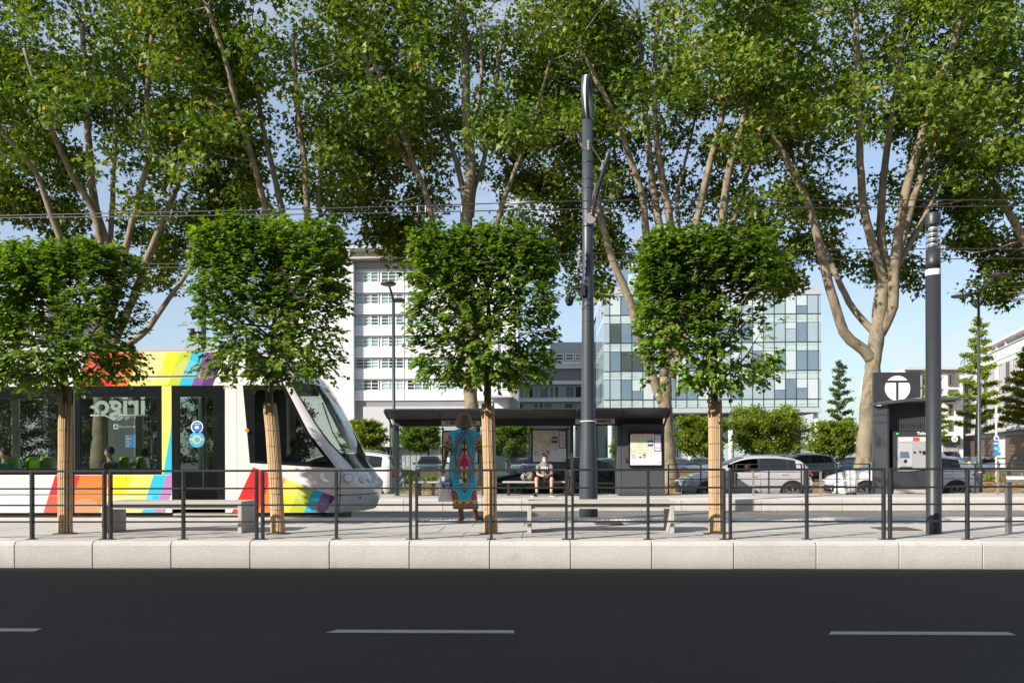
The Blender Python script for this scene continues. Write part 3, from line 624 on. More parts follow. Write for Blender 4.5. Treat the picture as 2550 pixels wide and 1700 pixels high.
# nose: rings of outline at each height
XS = [(866, 600), (900, 652), (930, 690), (950, 703), (965, 712), (1010, 735), (1076, 768), (1120, 802), (1166, 838), (1200, 830), (1240, 815), (1276, 800)]
SIL = [(866, 650), (880, 700), (905, 748), (930, 778), (951, 798), (999, 829), (1053, 858), (1091, 875), (1114, 889), (1152, 901), (1180, 925), (1200, 943), (1235, 938), (1272, 923), (1280, 918)]
zs_x = [(tz(v), tx(u)) for v, u in XS]; zs_n = [(at(u, v, 15.45).z, at(u, v, 15.45).x) for v, u in SIL]
def interp(tab, z):
    tab = sorted(tab)
    if z <= tab[0][0]: return tab[0][1]
    for (a, x), (b, y) in zip(tab[:-1], tab[1:]):
        if a <= z <= b: return x+(y-x)*(z-a)/(b-a)
    return tab[-1][1]
AP = [(tz(v), u) for v, u in ((950, 722), (965, 731), (1064, 791), (1100, 818), (1166, 881))]
def nose(z, t):
    """t 0 at the near side, 1 on the centre line, 2 on the far side"""
    s = t if t <= 1 else 2-t; ph = s*math.pi/2; xs = interp(zs_x, z); xn = interp(zs_n, z); top = max(0, (z-tz(960))/(tz(866)-tz(960))); hw = 1.2-.16*top**2
    x = xs+(xn-xs)*math.sin(ph)**.95; dy = hw*(max(math.cos(ph), 0)**.72)
    return Vector((x, YC-dy if t <= 1 else YC+dy, z))
def solve_t(z, u):
    a, b = 0.0, 0.9
    for _ in range(40):
        m = (a+b)/2
        if proj(nose(z, m))[0] < u: a = m
        else: b = m
    return a
zl = [tz(v) for v in (1276, 1262, 1245, 1225, 1205, 1190, 1178, 1168)]
G = [[nose(z, j/14) for j in range(29)] for z in zl]
MB().grid(G).build('front_bumper', TM['white'], tram)
zw = [tz(v) for v in (1168, 1150, 1130, 1105, 1080, 1055, 1030, 1005, 985, 966, 952)]
TA = [solve_t(z, interp(AP, z)) for z in zw]
MB().grid([[nose(z, ta*j/4) for j in range(5)] for z, ta in zip(zw, TA)]).build('front_pillar', TM['white'], tram)
MB().grid([[nose(z, 2-ta+ta*j/4) for j in range(5)] for z, ta in zip(zw, TA)]).build('front_pillar', TM['white'], tram)
MB().grid([[nose(z, ta+.012) + Vector((0, 0, 0)) if j == 0 else nose(z, ta+(2-2*ta)*j/24) for j in range(25)] for z, ta in zip(zw[2:], TA[2:])]).build('windscreen', TM['wind'], tram)
MB().grid([[nose(z, ta+(2-2*ta)*j/24) for j in range(25)] for z, ta in zip(zw[:3], TA[:3])]).build('windscreen_mask', TM['black'], tram)
# dark rim of the windscreen
for f in (lambda ta: ta, lambda ta: 2-ta):
    MB().tube([nose(z, f(ta)) for z, ta in zip(zw, TA)], .016, 6).build('windscreen_seal', TM['gasket'], tram)
zt = [tz(v) for v in (952, 940, 926, 910, 895, 882, 872, 866)]
gm = MB().grid([[nose(z, j/14) for j in range(29)] for z in zt]); top_ring = [nose(zt[-1], j/14) for j in range(29)]
gm.add(top_ring, [tuple(range(29))]); gm.build('front_roof', TM['white'], tram)
# cab side: white lower panel, black cab window with pane, narrow post
lo = [(tx(590.6), tz(1154)), (tx(622), tz(1153)), (tx(838), tz(1166.5)), (tx(830), tz(1200)), (tx(815), tz(1240)), (tx(800), tz(1276)), (tx(590.6), tz(1276))]
MB().prism_xz(lo, YN, YN+.045).build('cab_side_panel', TM['white'], tram)
MB().prism_xz([(tx(590.6), tz(960.5)), (tx(605), tz(960.5)), (tx(622), tz(1153)), (tx(590.6), tz(1153.5))], YN, YN+.045).build('cab_post', TM['white'], tram)
out = [(605, 961), (711, 961), (736, 1010), (769, 1076), (803, 1120), (838, 1165), (622, 1152)]; inn = [(634, 972), (705, 972), (728, 1014), (761, 1080), (793, 1121), (822, 1156), (636, 1147)]
m = MB(); n = len(out); V = [(tx(u), YN+.003, tz(v)) for u, v in out]+[(tx(u), YN+.003, tz(v)) for u, v in inn]
m.add(V, [(i, i+n, (i+1) % n+n, (i+1) % n) for i in range(n)]); V2 = [(x, YN+.03, z) for x, y, z in V]; m.add(V2, [(i, (i+1) % n, (i+1) % n+n, i+n) for i in range(n)])
cw = m.build('cab_window', TM['black'], tram); MB().prism_xz([(tx(u), tz(v)) for u, v in inn], YN+.012, YN+.018).build('pane', TM['cabglass'], cw)
MB().disc((tx(617), YN-.004, tz(1072)), (0, -1, 0), .036, 16, .035).build('side_indicator', TM['amber'], tram)
MB().box(tx(640), tx(800), YN+.15, YF-.15, tz(1166), tz(1150)).build('dashboard', TM['inner'], tram)
# door joint, bumper seams, tow cover, lamps
for vv in (1233,): MB().tube([nose(tz(vv), .10+.9*k/10)+Vector((.004, -.004, 0)) for k in range(11)], .007, 5).build('bumper_seam', TM['gasket'], tram)
MB().tube([nose(tz(v), tt)+Vector((0, -.004, 0)) for v, tt in ((1170, .16), (1195, .13), (1213, .14), (1240, .20), (1274, .27))], .006, 5).build('bumper_seam', TM['gasket'], tram)
def on_nose(u, v):
    z = tz(v); t0 = solve_t(z, u); p = nose(z, t0); a = nose(z, t0+.01)-nose(z, t0-.01); b = nose(z+.01, t0)-nose(z-.01, t0); nn = a.cross(b).normalized()
    return p, nn
for u, v, r, ry in ((868, 1191, .105, .085), (900, 1198, .062, .06), (918, 1200, .042, .042)):
    p, nn = on_nose(u, v)
    h = MB().disc(p+nn*.004, nn, r, 22, .006, ry).build('headlight', TM['grey'], tram)
    MB().disc(p+nn*.011, nn, r*.82, 22, .004, ry*.82).build('lens', TM['lamp'], h)
p, nn = on_nose(897, 1241); MB().disc(p, nn, .016, 10, .008).build('tow_cover', TM['gasket'], tram)
MB().tube([nose(tz(1140), .55)+Vector((.02, -.02, 0)), nose(tz(1075), .50)+Vector((.03, -.03, 0)), nose(tz(1000), .62)+Vector((.025, -.02, 0))], .012, 5).build('wiper', TM['gasket'], tram)
for u0, u1, v0, v1, c_ in ((57, 79, 1184, 1200, TM['white']), (287, 314, 1183, 1198, STR['yellow'])): panel('service_hatch', u0, u1, v0, v1, c_, YN-.009, YN-.0005, bevel=.002)

# livery: slanted colour stripes, clipped from their outline
def clip(poly, a, b, c):                    # keep a*u + b*v <= c
    out = []
    for i in range(len(poly)):
        p, q = poly[i], poly[(i+1) % len(poly)]; dp = a*p[0]+b*p[1]-c; dq = a*q[0]+b*q[1]-c
        if dp <= 0: out.append(p)
        if dp*dq < 0: s = dp/(dp-dq); out.append((p[0]+(q[0]-p[0])*s, p[1]+(q[1]-p[1])*s))
    return out
STRL = {k: surf('livery_light_'+k, tuple(c_*.86+.14*.7 for c_ in c), .35, .02, 2, coat=.5) for k, c in dict(red=(.60, .020, .022), coral=(.72, .085, .05), orange=(.80, .18, .035), yellow=(.80, .62, .02), pale=(.86, .74, .22), lime=(.45, .52, .03), green=(.60, .66, .15), cyan=(.02, .44, .64), violet=(.20, .07, .27), purple=(.085, .025, .17), mauve=(.40, .18, .42)).items()}
def stripes(poly, k, vref, cuts, cols, d=.003, discs=()):
    for (a, b), cname in zip(zip(cuts[:-1], cuts[1:]), cols):
        q = clip(clip(poly, -1, -k, -(a+k*vref)), 1, k, b+k*vref)
        if len(q) > 2: MB().prism_xz([(tx(u), tz(v)) for u, v in q], YN-d, YN).build('colour_stripe', STR[cname], tram)
        for (cu_, cv_, cr_) in discs:               # paler discs overprinted on the stripes
            qq = q
            for a_ in range(28): th = 2*math.pi*a_/28; qq = clip(qq, math.cos(th), math.sin(th), math.cos(th)*cu_+math.sin(th)*cv_+cr_) if len(qq) > 2 else qq
            if len(qq) > 2: MB().prism_xz([(tx(u), tz(v)) for u, v in qq], YN-d-.0015, YN-d).build('colour_disc', STRL[cname], tram)
cu = [225, 314, 354, 417, 452, 480, 512, 537, 564]; cc = ['red', 'orange', 'pale', 'green', 'lime', 'cyan', 'violet', 'purple']
cc0 = ['coral', 'orange', 'pale', 'yellow', 'lime', 'cyan', 'violet', 'purple']
stripes([(180, 877), (620, 877), (620, 935), (180, 935)], .405, 875, cu, cc0, discs=((372, 922, 40), (470, 930, 34))); stripes([(180, 940), (620, 940), (620, 959.5), (180, 959.5)], .405, 875, cu, cc)
lo1 = [138, 200, 278, 329, 383, 415, 440]; cl = ['red', 'orange', 'yellow', 'green', 'cyan', 'mauve']; cl2 = ['coral', 'orange', 'pale', 'green', 'cyan', 'mauve']
for x0, x1 in ((100, 180), (186, 428)):
    stripes([(x0, 1182), (x1, 1182), (x1, 1229), (x0, 1229)], .32, 1181, lo1, cl); stripes([(x0, 1232.5), (x1, 1232.5), (x1, 1275.5), (x0, 1275.5)], .32, 1181, lo1, cl2, discs=((212, 1282, 42), (345, 1238, 36)))
stripes([(403.5, 961), (427.5, 961), (427.5, 1180), (403.5, 1180)], .17, 961, [380, 444, 464, 490], ['green', 'cyan', 'mauve'])
stripes([(630, 1163), (836, 1237), (822, 1258), (806, 1275.5), (577, 1275.5)], .41, 1276, [560, 641, 677, 720, 756, 783, 806, 840], ['red', 'orange', 'yellow', 'lime', 'cyan', 'violet', 'purple'], discs=((742, 1200, 44), (800, 1262, 24)))
# round stickers on the door, mirrored operator name on the wide window
dk = surf('sticker_blue', (.03, .12, .42), .4, .02); lt = surf('sticker_sky', (.06, .36, .62), .4, .02); yl = surf('sticker_ochre', (.62, .50, .16), .4, .02)
for v, r, ring, core in ((1062.5, 15.5, MT['white'], dk), (1094, 20, lt, yl)):
    c = at(490.5, v, YN); rr = r/141.0
    s = MB().disc((c.x, YN+.004, c.z), (0, -1, 0), rr, 24, .003).build('sticker', ring, tram); MB().disc((c.x, YN-.000, c.z), (0, -1, 0), rr*.84, 24, .002).build('disc', core if ring is MT['white'] else lt, s)
    if ring is lt:
        MB().disc((c.x, YN-.003, c.z), (0, -1, 0), rr*.55, 20, .002).build('disc', yl, s); MB().box(c.x-rr*.95, c.x+rr*.95, YN-.006, YN-.004, c.z-.012, c.z+.012).build('band', yl, s); MB().disc((c.x, YN-.007, c.z), (0, -1, 0), rr*.36, 20, .002).build('disc', lt, s)
    else:
        MB().disc((c.x, YN-.003, c.z-.008), (0, -1, 0), rr*.36, 14, .002, rr*.26).build('pictogram', MT['white'], s); MB().box(c.x-rr*.5, c.x+rr*.5, YN-.005, YN-.003, c.z+rr*.42, c.z+rr*.5).build('pictogram', MT['white'], s)
def film(name, col):
    m, nt, out = new_mat(name); d = nt.nodes.new('ShaderNodeBsdfDiffuse'); tr_ = nt.nodes.new('ShaderNodeBsdfTranslucent'); mx = nt.nodes.new('ShaderNodeMixShader'); mx.inputs[0].default_value = .6
    for n_ in (d, tr_): n_.inputs[0].default_value = (*col, 1)
    nt.links.new(d.outputs[0], mx.inputs[1]); nt.links.new(tr_.outputs[0], mx.inputs[2]); nt.links.new(mx.outputs[0], out.inputs[0]); return m
WTX = film('window_lettering_film', (.50, .64, .59))
c = at(298, 1009, YN); text_mesh('irigo', .50, WTX, 'lettering', tram, (c.x, YN+.0085, c.z), xdir=(-1, 0, 0), bold=.012, sx=1.05, depth=.0)
p1 = [at(u, v, YN+.009) for u, v in ((368, 1034), (300, 1034), (285, 1046), (262, 1034), (226, 1034))]
MB().tube(p1, .016, 6).build('lettering_swash', WTX, tram)
MB().tube([at(u, v, YN+.009) for u, v in ((250, 1036), (246, 1020), (236, 1014), (234, 1013))], .019, 6).build('lettering_swash', WTX, tram)
a_ = at(233, 1013, YN+.009); MB().prism_xz([(a_.x-.0, a_.z+.045), (a_.x-.0, a_.z-.045), (a_.x-.07, a_.z)], YN+.006, YN+.0095).build('lettering_swash', WTX, tram)
# seats
def tram_seat(x, y, face, name='seat'):
    prof = [(.0, .43), (.40, .46), (.46, .60), (.52, .98), (.50, 1.06), (.46, 1.04), (.41, .70), (.36, .52), (.0, .49)]
    m = MB(); W = [(-.21, .92), (-.19, 1), (.0, 1.02), (.19, 1), (.21, .92)]
    m.grid([[Vector((x+face*(px*s if False else px), y+w, ZP+.02+.0+(pz-.43)*s+.43)) for px, pz in prof] for w, s in W], True, closed=True)
    m.prism_xz([(x+face*.08, ZP+.02), (x+face*.3, ZP+.02), (x+face*.26, ZP+.45), (x+face*.12, ZP+.45)], y-.06, y+.06)
    return m.build(name, TM['seat'], tram)
for u, y, f in ((55, 14.85, 1), (92, 15.3, 1), (150, 14.85, -1), (285, 14.95, 1), (345, 14.85, -1), (385, 15.35, -1), (300, 16.2, 1), (60, 16.2, -1), (-60, 14.85, 1), (-120, 16.2, -1)):
    tram_seat(atx(u, y)-f*.25, y, f)
# ================================================================ STREET FURNITURE
# railing panels: two bays, three flat posts on foot plates, four rails
FY = 10.32
def make_rail_panel(w, label, group):
    t = thing('railing_panel', label, 'railing', (0, 0, 0), group)
    for x in (0.017, w/2, w-.017):
        MB().box(x-.016, x+.016, -.032, .032, .008, .872).build('post', MT['fence'], t, bevel=.003, seg=1)
        MB().box(x-.055, x+.055, -.05, .05, 0, .008).build('foot_plate', MT['fence'], t)
    for z, h in ((.878, .014), (.652, .011), (.439, .011), (.225, .011)):
        MB().box(.0, w, -h*1.3, h*1.3, z-h, z+h).build('rail', MT['fence'], t, bevel=.003, seg=1)
    return t
p0 = atx(267.5, FY); pitch = (atx(2208, FY)-p0)/5; pw = pitch-.045
near_labels = ['dark grey railing panel at the left edge, before the first wrapped trunk', 'dark grey railing panel in front of the left concrete bench', 'dark grey railing panel in front of the tram cab and nose', 'dark grey railing panel the woman stands behind',
    'dark grey railing panel in front of the right-hand bench and mast', 'dark grey railing panel in front of the silver car', 'dark grey railing panel in front of the ticket kiosk and light column', 'dark grey railing panel past the right edge of the near platform']
rp = make_rail_panel(pw, near_labels[0], 'railing panels along the near kerb'); rp.location = (p0-pitch+.022, FY, ZP)
for i in range(1, 8):
    c = dup(rp); c['label'] = near_labels[i]; c.location = (p0+pitch*(i-1)+.022, FY, ZP)
FY2 = 23.86; far_labels = ['dark railing panel on the far platform beside the shelter cabinet', 'dark railing panel on the far platform before the silver car doors', 'dark railing panel on the far platform left of the ticket kiosk', 'dark railing panel on the far platform right of the light column', 'dark railing panel at the right end of the far platform']
for i, (u, lb) in enumerate(zip((1663, 1832, 2001, 2345, 2513), far_labels)):
    c = dup(rp); c['label'] = lb; c['group'] = 'railing panels behind the far platform'; c.location = (atx(u, FY2), FY2, ZP); c.scale = (.985, 1, .97)

# concrete benches
def bench(u0, u1, label):
    y0, y1 = 11.16, 11.74; x0, x1 = atx(u0, y0), atx(u1, y0); t = thing('bench', label, 'bench', ((x0+x1)/2, (y0+y1)/2, ZP), 'concrete benches on the near platform'); zt = ZP+.438
    MB().box(x0, x1, y0, y1, zt-.05, zt).build('seat', MT['concrete'], t, bevel=.006)
    MB().box(x0+.056, x1-.056, y0+.04, y1-.04, zt-.105, zt-.05).build('seat_beam', MT['concrete'], t)
    for s, x in ((1, x0), (-1, x1)):
        MB().add([(x, y0, ZP), (x+s*.055, y0, ZP), (x+s*.055, y1, ZP), (x, y1, ZP), (x, y0+.006, zt-.0505), (x+s*.055, y0+.006, zt-.0505), (x+s*.055, y1, zt-.0505), (x, y1, zt-.0505)],
            [(0, 3, 2, 1), (4, 5, 6, 7), (0, 1, 5, 4), (1, 2, 6, 5), (2, 3, 7, 6), (3, 0, 4, 7)] if s > 0 else [(0, 1, 2, 3), (4, 7, 6, 5), (0, 4, 5, 1), (1, 5, 6, 2), (2, 6, 7, 3), (3, 7, 4, 0)]).build('leg', MT['concrete'], t, bevel=.005)
bench(252, 601, 'pale concrete bench in front of the tram side')
bench(1313, 1679, 'pale concrete bench in front of the tall mast')

# drain grates
def grate(u0, u1, v0, v1, label):
    Yf = 2024*1.01/(v1-V0); Yb = 2024*1.01/(v0-V0); uc = (u0+u1)/2; x0 = atx(u0, (Yf+Yb)/2); x1 = atx(u1, (Yf+Yb)/2)
    t = thing('drain_grate', label, 'grate', ((x0+x1)/2, (Yf+Yb)/2, ZP), 'drain grates in the platforms')
    m = MB(); z = ZP+.004; m.box(x0, x1, Yf, Yf+.03, z, z+.008); m.box(x0, x1, Yb-.03, Yb, z, z+.008); m.box(x0, x0+.03, Yf+.03, Yb-.03, z, z+.008); m.box(x1-.03, x1, Yf+.03, Yb-.03, z, z+.008); m.build('frame', MT['grate'], t)
    MB().box(x0+.03, x1-.03, Yf+.03, Yb-.03, z-.002, z+.001).build('sump', MT['black'], t)
    n = int((x1-x0-.06)/.045)
    for i in range(n):
        x = x0+.03+(i+.5)*(x1-x0-.06)/n; MB().box(x-.012, x+.012, Yf+.03, Yb-.03, z+.001, z+.007).build('bar', MT['grate'], t)
grate(1480, 1548, 1299, 1306.5, 'rusty iron drain grate beyond the right-hand bench')
grate(2183, 2276, 1313.5, 1321, 'rusty iron drain grate left of the light column')

# tall mast between the tracks, hoop lamp on top
MX, MY = atx(1465, 17.4), 17.4
def mz(v): return at(1465, v, MY).z
mast = thing('overhead_line_mast', 'tall blue-grey steel mast with a hoop lamp between the tram tracks', 'mast', (MX, MY, ZT))
MB().lathe([(.198, 0), (.196, .5), (.188, 1.05), (.176, 1.45), (.160, 1.75), (.150, 2.2), (.140, 3.4), (.124, 4.6), (.116, 5.6), (.112, mz(300)-ZT)], (MX, MY, ZT), 28).build('pole', MT['mast'], mast)
for v in (375, 405, 447, 470, 565, 770, 800): MB().lathe([(.128 if v > 500 else .119, -.012), (.133 if v > 500 else .123, -.008), (.133 if v > 500 else .123, .008), (.128 if v > 500 else .119, .012)], (MX, MY, mz(v)), 24).build('collar', MT['mast'], mast)
MB().lathe([(.172, -.012), (.176, 0), (.172, .012)], (MX, MY, mz(1049)), 24).build('tie_band', MT['white'], mast)
hoop = MB(); HR = (mz(192)-mz(303))/2; hc = Vector((MX, MY, (mz(192)+mz(303))/2+.02)); ca, sa = math.cos(R(12)), math.sin(R(12))
prof = [(-.075, 0), (-.075, -.05), (-.055, -.07), (.055, -.07), (.075, -.05), (.075, 0)]
def hoop_pt(a, w, rr): l = Vector((w, math.sin(a)*(HR*.80+rr), math.cos(a)*(HR+rr))); return hc+Vector((l.x*ca+l.y*sa, -l.x*sa+l.y*ca, l.z))
hoop.grid([[hoop_pt(a, w, rr) for w, rr in prof] for a in np.linspace(0, 2*math.pi, 41)], True, closed=True); hp = hoop.build('hoop_lamp', MT['mast'], mast)
MB().grid([[hoop_pt(a, w, .004) for w in (-.018, .018)] for a in np.linspace(0, 2*math.pi, 41)]).build('light_strip', MT['white'], hp)
# bracket arm, stay and insulators for the near wires
A = [at(1474, 548, MY), at(1490, 470, MY-1.0), at(1517, 378, MY-1.7)]
MB().tube(A, .045, 8).build('bracket_arm', MT['mast'], mast)
MB().tube([at(1466, 352, MY), at(1501, 408, MY-1.5)], .012, 6).build('stay', MT['wire'], mast)
MB().disc(at(1469, 546, MY-.14), (0, -1, .1), .12, 20, .06).build('pulley', MT['insul'], mast)
for a, b in (((1466, 350), (1466, 375)), ((1484, 470), (1478, 505)), ((1480, 500), (1474, 535)), ((1443, 610), (1437, 690)), ((1446, 625), (1441, 668)), ((1503, 400), (1499, 425))):
    P0, P1 = at(*a, MY-.25), at(*b, MY-.25); m = MB()
    m.tube([P0, P1], .014, 6)
    for k in range(5): q = P0.lerp(P1, (k+.5)/5); m.tube([q-(P1-P0).normalized()*.018, q+(P1-P0).normalized()*.018], .034, 10)
    m.build('insulator', MT['insul'], mast)
MB().tube([at(1484, 475, MY-.9), at(1488, 452, MY-1.1), at(1478, 485, MY-.6), at(1476, 512, MY-.4)], .02, 6).build('clamp', MT['insul'], mast)
# camera dome hung on the mast
cc = thing('security_camera', 'dome security camera hung from an arm on the tall mast', 'camera', at(1418, 748, MY-.1))
MB().tube([at(1446, 720, MY-.1), at(1432, 717, MY-.1), at(1424, 719, MY-.1), at(1419, 727, MY-.1), at(1418, 738, MY-.1)], .03, 8).build('arm', MT['anthr'], cc)
c = at(1418, 748, MY-.1); MB().lathe([(.03, .11), (.075, .09), (.092, .04), (.092, -.02), (.085, -.035)], c, 18).build('housing', MT['anthr'], cc); MB().lathe([(.08, -.035), (.07, -.085), (.04, -.115), (.0, -.12)], c, 18).build('dome', MT['gloss_black'], cc)
p = at(1451, 720, MY-.1); MB().box(p.x-.05, p.x+.05, MY-.17, MY-.05, p.z-.15, p.z+.10).build('wall_box', MT['anthr'], cc)
# second mast with two spotlights, behind the tram
m2 = thing('spotlight_mast', 'slim dark mast with two spotlights beyond the tram roof', 'mast', (atx(503, 22.5), 22.5, ZP)); q = at(503, 600, 22.5)
MB().lathe([(.12, 0), (.11, 3), (.10, q.z-ZP)], (q.x, 22.5, ZP), 16).build('pole', MT['mast'], m2)
for v, du in ((780, -12), (828, -16)):
    a = at(503+du, v, 22.3); MB().tube([a, a+Vector((-.16, -.06, -.05))], [.13, .15], 14).build('spotlight', MT['anthr'], m2); MB().tube([at(503, v-2, 22.45), a], .03, 6).build('bracket', MT['anthr'], m2)

# overhead wires
def wire(pts, Y, label):
    P, rr = crom([at(u, v, Y) for u, v in pts], [.011]*len(pts), 1.2); tag(MB().tube(P, .011, 5).build('overhead_wire', MT['wire']), label, 'wire', 'overhead wires of the tram line')
wire([(-300, 543), (0, 537), (850, 518), (1465, 500), (1900, 499), (2800, 497)], 15.6, 'upper overhead wire above the near tram track')
wire([(-300, 547), (0, 543), (850, 532), (1465, 520), (1900, 518), (2800, 511)], 15.6, 'lower overhead wire above the near tram track')
wire([(-300, 668), (300, 659), (1350, 634), (2100, 621), (2800, 619)], 19.4, 'upper overhead wire above the far tram track')
wire([(-300, 679), (300, 668), (1350, 652), (2100, 646), (2800, 642)], 19.4, 'lower overhead wire above the far tram track')
j = thing('wire_feeder', 'coiled feeder cable hanging between the overhead wires left of the mast', 'cable', at(1090, 520, 15.6))
MB().tube([at(1040+i*.9, 518+9*math.sin(i*.55) if 40 < i < 80 else 512+ (2 if i % 7 else 3), 15.6) for i in range(0, 120, 2)], .014, 5).build('coil', MT['wire'], j)
for u in (1040, 1060, 1150): MB().tube([at(u, 512, 15.6), at(u, 529, 15.6)], .016, 5).build('clamp', MT['insul'], j)
j = thing('section_insulator', 'pale rod insulators set in the overhead wires right of the coil', 'insulator', at(1280, 512, 15.6))
MB().tube([at(1268, 506.5, 15.6), at(1335, 503.5, 15.6)], .03, 8).build('rod', MT['insul'], j); MB().tube([at(1262, 522, 15.6), at(1290, 519, 15.6)], .024, 8).build('rod', MT['insul'], j)

# light column on the near platform
LX, LY = atx(2325, 11.1), 11.1
def lz(v): return at(2325, v, LY).z
lc = thing('light_column', 'dark round light column with a clear louvred head near the right edge', 'lamp', (LX, LY, ZP))
MB().lathe([(.100, 0), (.100, .02), (.097, .025), (.094, lz(687)-ZP)], (LX, LY, ZP), 32).build('pole', MT['anthr'], lc)
MB().lathe([(.096, lz(687)), (.097, lz(686)), (.097, lz(673)), (.096, lz(672))], (LX, LY, 0), 32).build('white_band', MT['white'], lc)
MB().lathe([(.093, lz(672)), (.093, lz(648)), (.090, lz(647)), (.090, lz(622))], (LX, LY, 0), 32).build('collar', MT['anthr'], lc)
cg = surf('lens_reflector', (.75, .76, .78), .25, .02, metal=.6)
MB().lathe([(.091, lz(621)), (.091, lz(563))], (LX, LY, 0), 32, cap=False).build('clear_lens', glass('lens_glass', (.9, .93, .95)), lc)
for v in (571, 584, 597, 610): MB().lathe([(.045, lz(v+4)), (.058, lz(v+2)), (.058, lz(v-3)), (.050, lz(v-5))], (LX, LY, 0), 20).build('reflector', cg, lc); MB().lathe([(.084, lz(v+7)), (.084, lz(v+6))], (LX, LY, 0), 24).build('louvre', MT['steel'], lc)
MB().lathe([(.094, lz(562)), (.095, lz(560)), (.095, lz(534)), (.09, lz(532.5))], (LX, LY, 0), 32).build('cap', MT['anthr'], lc)
# steel handrail at the right edge
hr = thing('steel_handrail', 'brushed steel handrail with a round top at the right edge', 'handrail', (atx(2512, 11.1), 11.1, ZP)); hx = atx(2511, 11.1); hz = at(2511, 1192, 11.1).z
MB().box(hx-.034, hx+.034, 11.07, 11.13, ZP, hz-.03).build('post', MT['steel'], hr, bevel=.004); MB().box(hx+1.9, hx+1.968, 11.07, 11.13, ZP, hz-.03).build('post', MT['steel'], hr)
MB().tube([(hx-.05, 11.1, hz), (hx+2.05, 11.1, hz)], .050, 18).build('top_rail', MT['steel'], hr); MB().disc((hx-.052, 11.1, hz), (-1, 0, 0), .05, 18, .004).build('end_cap', MT['grate'], hr)

# ---------------------------------------------------------------- bus shelter on the far platform
SY = 22.75
def sx(u, y=SY): return atx(u, y)
def szz(v, y=SY, u=1316): return at(u, v, y).z
she = thing('tram_shelter', 'long dark shelter with a curved canopy and glass back on the far platform', 'shelter', (sx(1316), 23, ZP))
SD = surf('shelter_paint', (.028, .030, .032), .45, .1, 4); SG = glass('shelter_glass', (.80, .88, .86), .9)
X0, X1 = sx(976), sx(1656); EX0, EX1 = atx(958, 21.6), atx(1675, 21.6); zf, zb = szz(1060), szz(1041)
prof = [(21.58, szz(1019, 21.58)), (21.75, szz(1019, 21.58)-.075), (22.0, szz(1019, 21.58)-.145), (22.35, szz(1019, 21.58)-.19), (22.8, szz(1019, 21.58)-.20), (24.2, szz(1019, 21.58)-.17)]
cn = MB(); nseg = 8
fr = [0, .02, .15, .33, .5, .67, .85, .98, 1]
def can_pt(k, s, up): y, z = prof[k]; xa = EX0+(X0-EX0)*min(1, (y-21.58)/.9); xb = EX1+(X1-EX1)*min(1, (y-21.58)/.9); return Vector((xa+(xb-xa)*s, y, z+up))
cn.grid([[can_pt(k, s, 0) for s in fr] for k in range(6)]); cn.grid([[can_pt(k, s, .035) for s in fr] for k in range(5, -1, -1)])
cn.grid([[can_pt(0, s, .035) for s in fr], [can_pt(0, s, 0) for s in fr]]); cn.grid([[can_pt(k, 0, .035) for k in range(6)], [can_pt(k, 0, 0) for k in range(6)]]); cn.grid([[can_pt(k, 1, 0) for k in range(6)], [can_pt(k, 1, .035) for k in range(6)]])
cn.build('canopy', SD, she)
MB().box(X0+.05, X1-.05, SY, SY+.09, zf, zb).build('fascia', SD, she, bevel=.004)
MB().box(X0+.1, X1-.1, SY-.03, SY, szz(1037.5), szz(1036)).build('light_rail', MT['steel'], she)
for u in (976, 1100, 1203, 1318, 1430, 1545, 1654):            # curved ribs under the canopy
    s = (sx(u)-X0)/(X1-X0); P = [can_pt(k, s, -.02) for k in range(0, 5)]; P[-1] = Vector((sx(u), SY+.02, zf-.02)) if u in (976, 1654) else P[-1]
    MB().tube(P, .018 if u not in (976, 1654) else .03, 6).build('rib', SD, she)
for u in (987, 1203, 1425): MB().box(sx(u)-.045, sx(u)+.045, SY+.1, SY+.22, ZP, zb).build('post', SD, she, bevel=.004); MB().box(sx(u)-.07, sx(u)+.07, SY+.06, SY+.26, ZP, ZP+.015).build('foot_plate', SD, she)
ks = [(990, 1091), (1096, 1199), (1207, 1311), (1316, 1421), (1430, 1541)]
for a, b in ks:
    g = MB().box(sx(a, 23.3), sx(b, 23.3), 23.30, 23.312, ZP+.12, zf+.12).build('back_pane', SG, she)
    for u in (a+6, b-6): MB().disc((sx(u, 23.2), 23.29, szz(1067, 23.2)), (0, -1, 0), .035, 12, .03).build('pane_fixing', MT['black'], g); MB().tube([(sx(u, 23.2), 23.28, szz(1067, 23.2)), (sx(u, 23.2), 23.25, zf+.05)], .008, 5).build('fixing_rod', MT['black'], g)
MB().box(sx(982)-.012, sx(982), 22.15, 23.25, ZP+.12, zf+.02).build('side_pane', SG, she); MB().box(sx(982)-.02, sx(982)+.008, 22.12, 22.16, ZP+.1, zf+.04).build('side_pane_frame', SD, she); MB().box(sx(982)-.02, sx(982)+.008, 22.16, 23.25, zf+.02, zf+.04).build('side_pane_frame', SD, she)
SIGNB = surf('sign_beige', (.66, .62, .58), .6, .04); INK = surf('ink', (.03, .03, .035), .6, .02)
for (a, b, v0, v1) in ((1100, 1196.5, 1046, 1058), (1433, 1531, 1043.5, 1056)):
    s = MB().box(sx(a), sx(b), SY-.03, SY-.008, szz(v1), szz(v0)).build('stop_sign', SIGNB, she)
    text_mesh('ST SERGE UNIVERSITE', .115, INK, 'lettering', s, ((sx(a)+sx(b))/2, SY-.033, (szz(v0)+szz(v1))/2-.004), bold=.003, sx=.78)
for a, b in ((1030, 1092), (1252, 1420)):
    bz = szz(1197.5, 22.95); bb = MB().box(sx(a, 22.95), sx(b, 22.95), 22.80, 23.18, bz-.045, bz).build('bench_seat', MT['concrete'], she, bevel=.006)
    for u in (a+14, b-14): MB().box(sx(u, 22.95)-.03, sx(u, 22.95)+.03, 22.85, 23.12, ZP, bz-.045).build('bench_leg', SD, bb)
